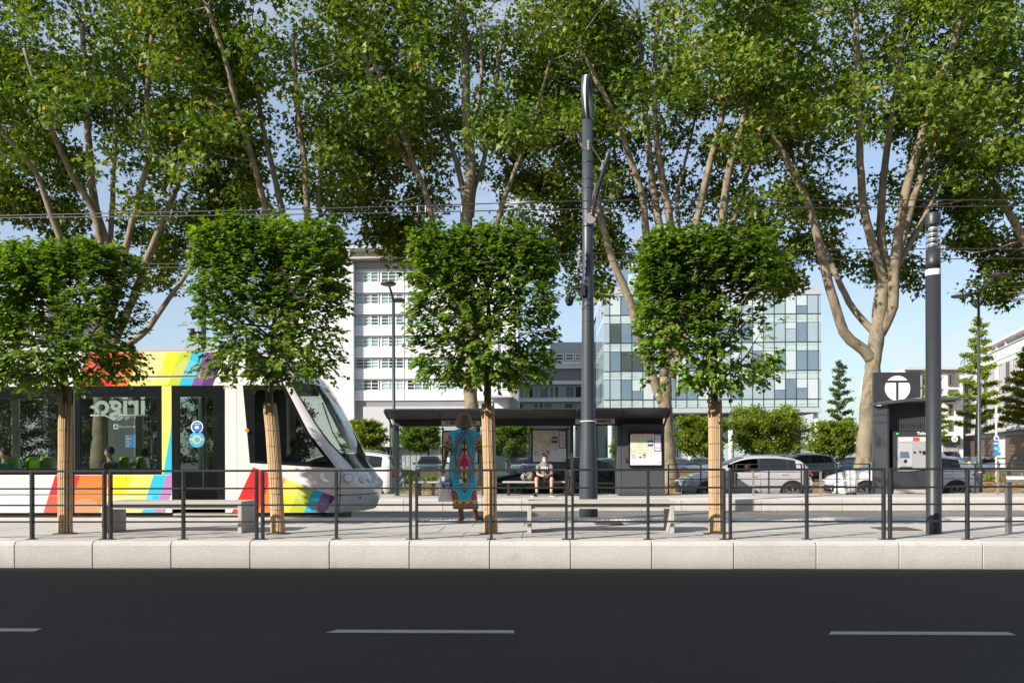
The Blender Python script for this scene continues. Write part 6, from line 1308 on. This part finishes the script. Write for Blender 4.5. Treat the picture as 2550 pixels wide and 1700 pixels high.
def win(F, s0, s1, z0, z1, parent, gm, cols=1, rows=1, fm=FRW, fw=.06, rec=.12, sill=None):
    """window: frame with bars in front, pane set back"""
    m = MB(); fbox(m, F, s0, s0+fw, z0, z1, -.05, .03); fbox(m, F, s1-fw, s1, z0, z1, -.05, .03); fbox(m, F, s0+fw, s1-fw, z1-fw, z1, -.05, .03); fbox(m, F, s0+fw, s1-fw, z0, z0+fw, -.05, .03)
    for k in range(1, cols): s = s0+(s1-s0)*k/cols; fbox(m, F, s-fw*.5, s+fw*.5, z0+fw, z1-fw, -.04, .025)
    for k in range(1, rows): z = z0+(z1-z0)*k/rows; fbox(m, F, s0+fw, s1-fw, z-fw*.4, z+fw*.4, -.03, .02)
    w = m.build('window', fm, parent); random.seed(int(s0*31+z0*17)+7)
    for k in range(cols):
        a_, b_ = s0+(s1-s0)*k/cols, s0+(s1-s0)*(k+1)/cols
        fbox(MB(), F, a_+.01, b_-.01, z0+.01, z1-.01, -.10, -.08).build('pane', random.choice(gm), w)
    return w
# ---- white apartment block
Yw = 109.0; S_ = Yw/FPX
def bx(u): return atx(u, Yw)
def bz(v): return atz(v, Yw, 1000)
ap = thing('apartment_building', 'tall white apartment block with ribbon windows behind the shelter', 'building', (bx(1050), Yw+7, 0))
Fm = face((bx(881), Yw+1.2), (bx(1290), Yw+1.2)); Fl = face((bx(700), Yw), (bx(881), Yw))
def fs(F, u): return (at(u, V0, F[0].y).x-F[0].x)
def fz(F, v): return atz(v, F[0].y, 1000)
MB().box(bx(881), bx(1290), Yw+1.32, Yw+15, 0, bz(648)).build('wall', BWP, ap); MB().box(bx(700), bx(881), Yw, Yw+15, 0, bz(648)).build('wall', BW, ap)
MB().box(bx(700)+1, bx(1290)-8, Yw+3, Yw+14, bz(648)+.001, bz(612)).build('penthouse', BEI, ap); MB().box(bx(700), bx(1290)-7, Yw+1, Yw+15, bz(612)+.001, bz(606)).build('roof', BGL, ap)
fpart('cornice', Fm, 0, fs(Fm, 1260), fz(Fm, 667), fz(Fm, 651), 0, .5, BG, ap); fpart('balcony_slab', Fm, -.6, fs(Fm, 1262), fz(Fm, 651)+.001, fz(Fm, 645), 0, 1.6, BEI, ap)
fpart('corner_fin', Fm, -.02, fs(Fm, 886), 0, fz(Fm, 667), -.1, .25, BG, ap)
for k, (v0, v1) in enumerate(((622, 642),)):
    for u0, u1 in ((892, 914), (975, 1000), (1030, 1060)): 
        Fp = face((bx(700), Yw+2.98), (bx(1290), Yw+2.98)); win(Fp, fs(Fp, u0), fs(Fp, u1), fz(Fp, v1), fz(Fp, v0), ap, WGL[:3])
rows = [(676, 702), (731, 756), (784.5, 810), (838, 863), (892, 917), (945.5, 971)]
for i, (v0, v1) in enumerate(rows):
    for j, (u0, u1) in enumerate(((888, 944), (950.5, 1006), (1014, 1071), (1078, 1134.5), (1142, 1170))):
        win(Fm, fs(Fm, u0), fs(Fm, u1), fz(Fm, v1), fz(Fm, v0), ap, (WGL[0], WGL[1], WGL[2], CURT, CURT) if i < 4 else (WGL[0], WGL[3], WGL[1], CURT), 3 if j < 4 else 1, 3, fw=.09)
    if i < 5: v2 = rows[i+1][0]
    else: v2 = 999
    for q, (a, b) in enumerate(((886.5, 1008.5), (1010, 1175))):        # white cladding bands in boards
        n = 4
        for k in range(n): z1_, z0_ = fz(Fm, v1+1.5+(v2-v1-3)*k/n), fz(Fm, v1+1.5+(v2-v1-3)*(k+1)/n); fpart('cladding_board', Fm, fs(Fm, a), fs(Fm, b), z0_+.03, z1_, 0, .30, BWP, ap)
    fpart('pier', Fm, fs(Fm, 1176), fs(Fm, 1240), fz(Fm, v2), fz(Fm, v0), 0, .22, BW, ap)
    win(Fm, fs(Fm, 1249), fs(Fm, 1265), fz(Fm, v1), fz(Fm, v0), ap, WGL[:4], 1, 1, fw=.12)
for v in (622, 676, 731, 784.5, 838, 892, 945.5, 999):
    for u0 in (735, 790, 850): win(Fl, fs(Fl, u0), fs(Fl, u0+22), fz(Fl, v+26), fz(Fl, v), ap, (WGL[0], WGL[0], CURT, WGL[3]), 1, 1, fw=.15)
    fpart('string_course', Fl, 0, fs(Fl, 881)-.05, fz(Fl, v-9.6), fz(Fl, v-8.8), 0, .03, BGL, ap)
fpart('base_wall', Fm, fs(Fm, 886), fs(Fm, 1215), fz(Fm, 1060), fz(Fm, 999)-.02, 0, .08, BG, ap)
for u0, u1 in ((896, 918), (986, 1006), (1022, 1041), (1108, 1130)): win(Fm, fs(Fm, u0), fs(Fm, u1), fz(Fm, 1026), fz(Fm, 1001), ap, (WGL[3], WGL[0]), 1, 1, fw=.14)


fpart('annex', Fm, fs(Fm, 928), fs(Fm, 1225), 0, fz(Fm, 1019), .1, 6, BGL, ap); FA = face((bx(928), Yw+1.2-6.02), (bx(1225), Yw+1.2-6.02))
fpart('awning', FA, fs(FA, 936), fs(FA, 1170), fz(FA, 1112), fz(FA, 1104), 0, 1.2, BGL, ap)
for u0, u1 in ((870, 958),): fpart('blue_shopfront', FA, fs(FA, 930), fs(FA, 985), fz(FA, 1146), fz(FA, 1115), .0, .06, WGL[3], ap)
for u in (948, 962, 984): fpart('blue_post', FA, fs(FA, u), fs(FA, u+4), 0, fz(FA, 1112), .3, .5, surf('post_blue', (.03, .12, .60), .5, .05) if u == 948 else bpy.data.materials['post_blue'], ap)
for u0, u1 in ((1004, 1022), (1032, 1048), (1054, 1064), (1076, 1100), (1108, 1122), (1140, 1168)): win(FA, fs(FA, u0), fs(FA, u1), 0.3, fz(FA, 1117), ap, (WGL[3], WGL[0]), 1, 1, fm=BEI, fw=.25)
fpart('side_canopy', Fm, fs(Fm, 1222), fs(Fm, 1276), fz(Fm, 994), fz(Fm, 989), 0, 3.0, BGL, ap); fpart('side_wall', Fm, fs(Fm, 1270), fs(Fm, 1292), 0, fz(Fm, 860), 0, .3, BG, ap)
gr = thing('ramp_railing', 'white tubular ramp railing before the apartment block ground floor', 'railing', (bx(1000), 99, .14))
for z in (.55, 1.05): MB().tube([(atx(860, 99), 99, z+.14), (atx(1010, 99), 99, z+.14)], .05, 6).build('rail', FRW, gr)
for u in range(862, 1012, 18): MB().tube([(atx(u, 99), 99, .14), (atx(u, 99), 99, 1.19)], .045, 6).build('post', FRW, gr)

# ---- low office wing between the two big blocks
Yl = 122.0; lw = thing('office_wing', 'low office wing with stacked glass bands left of the glass office', 'building', (atx(1380, Yl), Yl+6, 0)); FL = face((atx(1275, Yl), Yl), (atx(1540, Yl), Yl))
def lz_(v): return atz(v, Yl, 1400)
ls = lambda u: fs(FL, u)
MB().box(atx(1275, Yl), atx(1540, Yl), Yl+.2, Yl+14, 0, lz_(906)).build('wall', BGL, lw); MB().box(atx(1372, Yl), atx(1540, Yl), Yl+.4, Yl+14, lz_(906)+.001, lz_(851)).build('attic', surf('zinc_sheet', (.34, .36, .40), .4, .06, .6, metal=.3), lw)
for u0, u1 in ((1382, 1405), (1408, 1430), (1432, 1450), (1455, 1480)): win(FL, ls(u0), ls(u1), lz_(898), lz_(880), lw, WGL[:4], 1, 2, fw=.15)
for v0, v1 in ((900, 910), (911, 918), (948, 957), (991, 1000)): fpart('white_band', FL, 0, ls(1480), lz_(v1), lz_(v0), 0, .45, BWP, lw)
fpart('dark_recess', FL, 0, ls(1480), lz_(947), lz_(922), 0, .05, BG, lw)
for v0, v1 in ((922, 947), (961, 990), (1003, 1019), (1030, 1050)):
    u = 1292
    while u < 1470: w_ = random.choice((12, 13, 25)); win(FL, ls(u), ls(u+w_-1), lz_(v1), lz_(v0), lw, WGL if v0 > 950 else WGL[3:4]+WGL[:1], 1, 1, fm=BGL, fw=.10); u += w_
# ---- glass office on columns
Yg = 101.0; go = thing('glass_office', 'glass office block on white columns with white and grey panes', 'building', (atx(1780, Yg), Yg+10, 0)); FG = face((atx(1505, Yg), Yg), (atx(2046, Yg), Yg)); gs = lambda u: fs(FG, u)
def gz_(v): return atz(v, Yg, 1800)
GSP = glass('spandrel_glass', (.5, .58, .56), .9); SPN = surf('spandrel_frit', (.36, .45, .46), .15, .06, .8, spec=.6); PW = surf('pane_white', (.42, .49, .51), .18, .04, 1, spec=.6); PG = surf('pane_greyblue', (.13, .19, .25), .05, .08, .8, spec=.8); PD = surf('pane_dark', (.06, .075, .08), .04, .1, .8, spec=.8); PL = surf('pane_light', (.27, .35, .39), .1, .05, 1, spec=.6); FD = surf('mullion_dark', (.035, .045, .055), .4, .05); GB = surf('grey_beam', (.36, .38, .42), .5, .04)
MB().box(atx(1505, Yg)+.15, atx(2046, Yg)-.15, Yg+.3, Yg+22, gz_(1024), gz_(716)).build('core', PD, go)
MB().box(atx(1505, Yg), atx(2047, Yg), Yg-.15, Yg+22, gz_(735)+.001, gz_(714)).build('parapet', GB, go); MB().box(atx(1503, Yg), atx(2047, Yg), Yg-.1, Yg+22, gz_(1027), gz_(1015)).build('soffit_beam', GB, go)
edges = [1505, 1519]+[1519+27.3*k for k in range(1, 20)]; edges = [e for e in edges if e < 2040]+[2046]
fl = [(713, 735, 782.7), (782.7, 804, 852.5), (852.5, 874, 922.9), (922.9, 944, 994)]
rs = random.Random(21); pane_o = {}
def gpane(name, u0, u1, v0, v1, mat, d): return fpart(name, FG, gs(u0)+.03, gs(u1)-.03, gz_(v1)+.03, gz_(v0)-.03, -.1, d, mat, go)
INKL = surf('frit_script', (.10, .12, .12), .5, .1)
for fi, (va, vb, vc) in enumerate(fl):
    for u0, u1 in zip(edges[:-1], edges[1:]):
        if fi > 0:
            sp = gpane('spandrel_pane', u0, u1, va, vb, SPN, .02)
        if u1-u0 < 20: gpane('corner_pane', u0, u1, vb, vc, PL, .02); continue
        r_ = rs.random(); m_ = PW if r_ < .20 else (PL if r_ < .50 else (PG if r_ < .85 else PD if u0 < 1700 else PG))
        if rs.random() < .3 and m_ is not PW: vm = vb+(vc-vb)*rs.uniform(.3, .65); gpane('window_pane', u0, u1, vm, vc, m_, .02); gpane('blind_pane', u0, u1, vb, vm, PW, .02)
        else: gpane('window_pane', u0, u1, vb, vc, m_, .02)
for u0, u1 in zip(edges[:-1], edges[1:]): gpane('spandrel_pane', u0, u1, 994, 1014, SPN, .02)
for v in (782.7, 852.5, 922.9, 994): fpart('floor_line', FG, 0, gs(2046), gz_(v+.9), gz_(v-.9), 0, .09, FD, go)
for u in edges[1:-1]: fpart('mullion', FG, gs(u)-.025, gs(u)+.025, gz_(1014), gz_(735), 0, .08, FD, go)
scr = MB(); rs2 = random.Random(4)              # rows of script printed on the spandrel glass
for va in (782.7, 852.5, 922.9, 994):
    for (u0, u1) in ((1520, 1590), (1640, 1745), (1900, 1950), (1955, 2035)):
        for rw in (7, 13):
            if rs2.random() < .25: continue
            u = u0
            while u < u1: w_ = rs2.uniform(2, 7); fbox(scr, FG, gs(u), gs(u+w_), gz_(va+rw+rs2.uniform(-.6, .6)+.5), gz_(va+rw-.4), .021, .024); u += w_+rs2.uniform(.5, 2)
stuff(scr.build('printed_script', INKL, go))
# left flank, receding
FS = face((atx(1505, Yg)-.02, Yg+13), (atx(1505, Yg)-.02, Yg)); 
for fi, (va, vb, vc) in enumerate(fl):
    for k in range(8):
        s0, s1 = 13*k/8, 13*(k+1)/8
        if fi: fpart('spandrel_pane', FS, s0+.03, s1-.03, gz_(vb)+.03, gz_(va)-.03, -.1, .02, SPN, go)
        fpart('window_pane', FS, s0+.03, s1-.03, gz_(vc)+.03, gz_(vb)-.03, -.1, .02, rs.choice((PL, PG, PL)), go)
for k in range(8): fpart('spandrel_pane', FS, 13*k/8+.03, 13*(k+1)/8-.03, gz_(1014)+.03, gz_(994)-.03, -.1, .02, SPN, go)
# upper set-back storeys with a louvred roof
MB().box(atx(1560, Yg), atx(2000, Yg), Yg+4, Yg+18, gz_(714)+.001, gz_(612)).build('upper_storeys', PG, go); FU = face((atx(1560, Yg+4), Yg+3.98), (atx(2005, Yg+4), Yg+3.98))
for k in range(16):
    for v0, v1 in ((640, 672), (680, 712)): u0 = 1565+k*27; fpart('window_pane', FU, fs(FU, u0), fs(FU, u0+25), atz(v1, Yg+4, 1800), atz(v0, Yg+4, 1800), 0, .03, rs.choice((PG, PL, SPN)), go)
for k in range(9): z = atz(610, Yg+4, 1800)+k*.33; MB().box(atx(1570, Yg)+k*.45, atx(1995, Yg)-k*.45, Yg+3+k*.3, Yg+3.5+k*.3, z, z+.14).build('roof_louvre', GB, go)
# ground level
MB().box(atx(1515, Yg), atx(2010, Yg), Yg+4, Yg+20, 0, gz_(1026)).build('ground_floor', PD, go); FB_ = face((atx(1515, Yg+4), Yg+3.97), (atx(2012, Yg+4), Yg+3.97))
for k in range(17): u0 = 1520+k*28; fpart('ground_pane', FB_, fs(FB_, u0), fs(FB_, u0+26), .2, gz_(1030)*.96, 0, .04, rs.choice((PD, PG, PL, SPN)), go)
for u in (1428, 1520, 1620, 1720, 1820, 1925, 2032): MB().lathe([(.30, 0), (.30, gz_(1027)), ], (atx(u, Yg+1), Yg+1.0, 0), 16).build('column', FRW, go)
# ---- right-hand housing
rb = thing('grey_housing_block', 'pale grey housing block with narrow windows behind the light column', 'building', (atx(2330, 88), 92, 0)); Yr = 88.0; FR = face((atx(2255, Yr), Yr), (atx(2400, Yr), Yr)); rz = lambda v: atz(v, Yr, 2330); rs_ = lambda u: fs(FR, u)
RG2 = surf('render_pale_grey', (.60, .60, .61), .8, .04, .6)
MB().box(atx(2255, Yr), atx(2400, Yr), Yr+.1, Yr+12, 0, rz(917)).build('wall', RG2, rb); fpart('cornice', FR, -.2, rs_(2400), rz(921), rz(915), 0, .5, BGL, rb); fpart('cornice', FR, 0, rs_(2400), rz(927), rz(925), 0, .2, BG, rb)
SHU = surf('shutter_taupe', (.11, .10, .095), .6, .06)
for v0, v1 in ((931, 961), (969, 988), (1007, 1033), (1045, 1072)):
    for u0 in (2296, 2362): win(FR, rs_(u0), rs_(u0+11), rz(v1), rz(v0), rb, WGL[:1]+WGL[3:4], 1, 1, fm=SHU, fw=.12); fpart('shutter', FR, rs_(u0+12), rs_(u0+24), rz(v1), rz(v0), 0, .08, SHU, rb) if v0 < 1000 else None
fpart('balcony_slab', FR, rs_(2340), rs_(2395), rz(996), rz(990), 0, 1.5, BG, rb)
sgn = fpart('shop_fascia', FR, rs_(2345), rs_(2387), rz(1108), rz(1085), 0, .4, MT['black'], rb); c = at(2377, 1092.5, Yr-.42); MB().disc(c, (0, -1, 0), .33, 24, .03).build('logo_disc', MT['white'], sgn); text_mesh('U', .42, PR['red'], 'lettering', sgn, (c.x, c.y-.05, c.z-.01), bold=.02)
for k in range(8): fpart('grille_bar', FR, rs_(2347+k*5), rs_(2347+k*5)+.06, rz(1124), rz(1109), 0, .1, BGL, rb)
fpart('shop_wall', FR, rs_(2345), rs_(2387), 0, rz(1125), 0, .08, BG, rb)
# slanted white building at the right edge
KS = 1.25                                    # storeys of about 3.4 m
def fpK(n_, F, s0, s1, z0, z1, d0, d1, m_, p_): return fpart(n_, F, s0*KS, s1*KS, z0*KS, z1*KS, d0, d1, m_, p_)
def winK(F, s0, s1, z0, z1, p_, g_, c_, r_, fm, fw): return win(F, s0*KS, s1*KS, z0*KS, z1*KS, p_, g_, c_, r_, fm=fm, fw=fw)
P0, P1 = (atx(2386, 95), 95.0), (atx(2640, 62.5), 62.5); FW = face(P0, P1); wbld = thing('white_housing_block', 'white housing block with tall shuttered windows at the right edge', 'building', (P0[0], P0[1], 0)); Lw = FW[3]/KS; HW = 9.4
wm = MB(); fbox(wm, FW, 0, Lw*KS, 0, HW*KS-.95, -10, 0); wm.build('wall', BW, wbld)
fpK('parapet', FW, 0, Lw, HW-.755, HW-.12, -.18, 0, BW, wbld); fpK('cornice', FW, -.05, Lw, HW-.12, HW-.02, -.22, .08, BGL, wbld); fpK('set_back_floor', FW, 5.0, Lw, HW-.755, HW+1.0, -9, -2.0, BW, wbld); fpK('string_course', FW, -.02, Lw, HW-.9, HW-.86, 0, .04, BGL, wbld)
fpK('roof_edge', FW, 4.7, Lw, HW+1.0, HW+1.2, -9, -1.2, BW, wbld)
for k in range(4): s = .8+k*1.3; fpK('roof_rail_post', FW, s, s+.05, HW-.02, HW+.5, -.12, -.08, MT['anthr'], wbld)
fpK('roof_rail', FW, .8, 4.8, HW+.48, HW+.53, -.12, -.08, MT['anthr'], wbld); fpK('roof_rail', FW, .8, 4.8, HW+.24, HW+.27, -.12, -.08, MT['anthr'], wbld)
FW2 = (FW[0]+FW[2]*-1.98, FW[1], FW[2], Lw)
for s in (7.5, 12.0, 17, 22): winK(FW2, s, s+2.6, HW-.6, HW+.8, wbld, WGL[3:4]+WGL[:1], 2, 1, fm=SHU, fw=.1)
LSH = surf('shutter_light', (.42, .42, .44), .5, .05)
for z0, z1 in ((5.9, 8.1), (3.5, 5.3)):
    for s in (1.2, 7.6, 13.8, 20.0, 26.0):
        fpK('reveal', FW, s-.1, s+5.0, z0-.1, z1+.1, 0, .02, BGL, wbld)
        for k, (a, b, mt) in enumerate(((0, .9, None), (.95, 1.9, LSH), (1.95, 2.9, SHU), (2.95, 3.6, LSH), (3.65, 4.6, None))):
            if mt is None: winK(FW, s+a, s+b, z0, z1, wbld, WGL[3:4]+WGL[:1], 1, 1, fm=SHU, fw=.08)
            else: fpK('shutter', FW, s+a, s+b, z0, z1, .02, .09, mt, wbld)
    fpK('sill_band', FW, 6.4, Lw, z0-.35, z0-.2, 0, .35, BGL, wbld)
BRN = surf('garage_brown', (.13, .085, .065), .6, .08, .5); 
for s0, s1 in ((1.0, 6.4), (8.4, 13.0), (15.5, 21)):
    g = fpK('garage_door', FW, s0, s1, .05, 2.75, 0, .05, BRN, wbld)
    for k in range(9): fpK('door_slat', FW, s0+.05, s1-.05, .15+k*.29, .37+k*.29, .05, .09, BRN, g)
fpK('base_canopy', FW, 0.6, Lw, 3.0, 3.15, 0, .7, BGL, wbld)
for i, (s, lb) in enumerate(((8.8, 'left of three people on the roof terrace of the white housing block'), (10.6, 'middle of three people on the roof terrace of the white housing block'), (13.2, 'right of three people on the roof terrace of the white housing block'))):
    p = FW[0]+FW[1]*s*KS+FW[2]*-.85; figure('p', lb, (p.x, p.y, HW*KS-.95+.93), .08, (FW[2].x, FW[2].y, 0), WS if i != 1 else BWP, MT['skin'], H1, seated=False, group='people on the roof terrace')
# ---- partly hidden grey block at the far left
lb_ = thing('grey_block', 'grey block half hidden behind the leftmost clipped tree', 'building', (atx(30, 92), 96, 0)); FQ = face((atx(-260, 92), 92), (atx(118, 92), 92)); MB().box(atx(-260, 92), atx(118, 92), 92.1, 104, 0, atz(735, 92, 30)).build('wall', BGL, lb_)
for r_ in range(5):
    for k in range(7): u0 = -245+k*52; win(FQ, fs(FQ, u0), fs(FQ, u0+38), atz(768+r_*62, 92, 30)-.6, atz(745+r_*62, 92, 30), lb_, WGL[:2], 2, 1, fw=.12)
# ---- the house row on the camera's side of the road, whose shadow covers the carriageway
sh_ = thing('roadside_building', 'long pale building on the near side of the road, shading the carriageway', 'building', (-18, -9, 0)); HB = (10.02+8.0)/1.1
MB().box(-75, 40, -20, -8.0, 0, HB).build('wall', surf('render_ochre', (.38, .33, .27), .85, .08, .4), sh_); FH = face((40, -7.99), (-75, -7.99)); w0 = None
for r_ in range(5):
    for k in range(24):
        if w0 is None: w0 = fbox(MB(), FH, 0, 1.2, 0, 1.7, 0, .05).build('window', WGL[0], sh_); w0.location = Vector((-3.0, 0, 1.0))
        else: inst(w0, Vector((-3-k*4.6, 0, 1.0+r_*3.0)), sh_)
# ================================================================ SMALL TREES BEYOND THE STREET
def small_tree(u0, u1, v0, v1, Y, ubase, label, leafm, style, seed, nl=5200, group='young trees beyond the street'):
    lr = np.random.default_rng(seed); random.seed(seed); xa, xb = atx(u0, Y), atx(u1, Y); z0, z1 = atz(v1, Y, ubase), atz(v0, Y, ubase); xt = atx(ubase, Y); b = Vector((xt, Y, 0.05)); t = thing('young_tree', label, 'tree', b, group); cx = (xa+xb)/2; hw = (xb-xa)/2; hz = (z1-z0)/2; cz = (z0+z1)/2
    tw = MB(); P, rr = crom([b, Vector((xt, Y, z0)), Vector((cx, Y, cz)), Vector((cx, Y, z1-.1))], [.13 if hw > 1 else .08, .10, .06, .015], .3, .01); tw.tube(P, rr, 8); tw.build('trunk', MT['hbark'], t); br = MB(); cs = []; ds = []; ns = []
    nl = int(nl*2.3); nb = 34 if style == 'whorl' else 44
    for i in range(nb):
        a = i*2.39996+lr.uniform(-.2, .2); f = (i+.5)/nb
        if style == 'whorl':                         # long near-horizontal boughs, shorter towards the top
            z = z0+(z1-z0)*f*.97; L = hw*(1.05-f)**.7*lr.uniform(.75, 1.1)*(1 if f > .05 else .8); e = Vector((cx+L*math.cos(a), Y+L*math.sin(a)*.9, z+L*lr.uniform(.12, .35))); s = Vector((cx, Y, z)); k = int(nl/nb*(1.5-f))
        else:                                        # spreading flat-topped crown
            z = z0+(z1-z0)*(f**.8)*.9; L = hw*math.sqrt(max(.08, 1-((z-cz+.35*hz)/(hz*1.35))**2))*lr.uniform(.65, 1.05); e = Vector((cx+L*math.cos(a), Y+L*math.sin(a)*.9, min(z1, z+L*lr.uniform(.0, .35)))); s = Vector((cx, Y, max(z0-.2, z-.5))); k = int(nl/nb)
        m = s.lerp(e, .5)+Vector((0, 0, .05*L)); P2, r2 = crom([s, m, e], [.03, .02, .005], .3, .01); br.tube(P2, r2, 4, cap=False)
        ss = lr.uniform(.25 if style != 'whorl' else .12, 1.05, k); pos = np.array([tuple(s.lerp(m, q*2) if q < .5 else m.lerp(e, min(1.05, q*2-1))) for q in ss]); sp = .085*hw if style != 'whorl' else .09+.02*hw
        pos += lr.normal(0, 1, (k, 3))*np.array([[sp, sp, sp*.62]]); cs.append(pos); d = np.array(tuple((e-s).normalized())); ds.append(d+lr.normal(0, .7, (k, 3))); ns.append(np.array([[0, 0, 1.]])+lr.normal(0, .5, (k, 3)))
    br.build('branches', MT['hbark'], t); cs = np.concatenate(cs); V, F, A = leaves(cs, np.concatenate(ds), np.concatenate(ns), lr.uniform(.7, 1.25, len(cs))*(.0032*Y if style != 'whorl' else .0034*Y), 'simple', np.clip(lr.normal(.5, .22, len(cs)), 0, 1))
    stuff(place('crown', np_mesh('crown', V-np.array(tuple(b)), F, A), leafm, t)); return t
small_tree(850, 968, 1045, 1130, 84, 905, 'light green spreading tree right of the tram nose', LEAF_LOCUST, 'spread', 201)
small_tree(985, 1105, 1058, 1122, 82, 1066, 'light green tree seen through the left shelter panes', LEAF_LOCUST, 'spread', 202)
small_tree(1195, 1330, 1050, 1135, 80, 1262, 'light green tree seen through the middle shelter panes', LEAF_LOCUST, 'spread', 203)
small_tree(1520, 1585, 1085, 1140, 84, 1552, 'light green tree in the gap left of the shelter cabinet', LEAF_LOCUST, 'spread', 204, 3000)
small_tree(1672, 1815, 1030, 1138, 80, 1745, 'light green bushy tree left of the right-hand wrapped trunk', LEAF_LOCUST, 'spread', 205, 7000)
small_tree(1800, 2012, 1018, 1135, 83, 1896, 'broad light green tree in front of the glass office', LEAF_LOCUST, 'spread', 206, 9500)
small_tree(2015, 2140, 1048, 1138, 78, 2064, 'light green tree left of the leaning plane trunk', LEAF_LOCUST, 'spread', 207, 5500)
small_tree(2046, 2138, 895, 1120, 92, 2091, 'dark open-branched conifer right of the glass office', LEAF_CONIFER, 'whorl', 208, 2300)
small_tree(2372, 2505, 786, 1078, 68, 2431, 'tall tiered ginkgo behind the right-hand street lamp', LEAF_GINKGO, 'whorl', 209, 4000)
small_tree(2282, 2366, 898, 1105, 76, 2322, 'slender tiered ginkgo behind the light column', LEAF_GINKGO, 'whorl', 210, 2400)
small_tree(2488, 2640, 862, 1065, 62, 2560, 'yellow-green tree at the right edge', LEAF_YELLOW, 'whorl', 211, 6500)
# weeds along the wall foot
def weeds(u0, u1, Y, n, label, seed):
    lr = np.random.default_rng(seed); c = np.stack([lr.uniform(atx(u0, Y), atx(u1, Y), n), Y-.1-np.abs(lr.normal(0, .25, n)), np.full(n, .07)], 1); c[:, 2] += np.abs(lr.normal(0, .12, n)); V, F, A = leaves(c, lr.normal(0, .5, (n, 3))+np.array([[0, 0, 1.0]]), lr.normal(0, 1, (n, 3)), lr.uniform(.1, .25, n), 'simple', lr.uniform(0, 1, n)); o = place('weeds', np_mesh('weeds', V, F, A), LEAF_LOCUST); stuff(tag(o, label, 'weeds'))
weeds(860, 1170, 44.3, 900, 'green weeds along the stone wall foot behind the shelter', 5); weeds(2390, 2560, 45.7, 900, 'green weeds along the stone wall foot at the right edge', 6)
LEAF_DARK = leaf_mat('hedge_leaf', [(0, (.030, .055, .010)), (.6, (.06, .10, .014)), (1, (.10, .15, .02))], .3, .03, .5)
for k, (a, b, v0, nm) in enumerate(((-70, 120, 940, 'at the left edge'), (95, 300, 955, 'behind the wide tram window'), (270, 470, 945, 'behind the tram door'), (450, 640, 960, 'behind the tram cab'), (620, 800, 985, 'behind the tram windscreen'))):
    small_tree(a, b, v0, 1172, 50+k % 2, (a+b)/2, 'dark evergreen bush '+nm, LEAF_DARK, 'spread', 220+k, 6500, 'dark bushes beyond the tram')
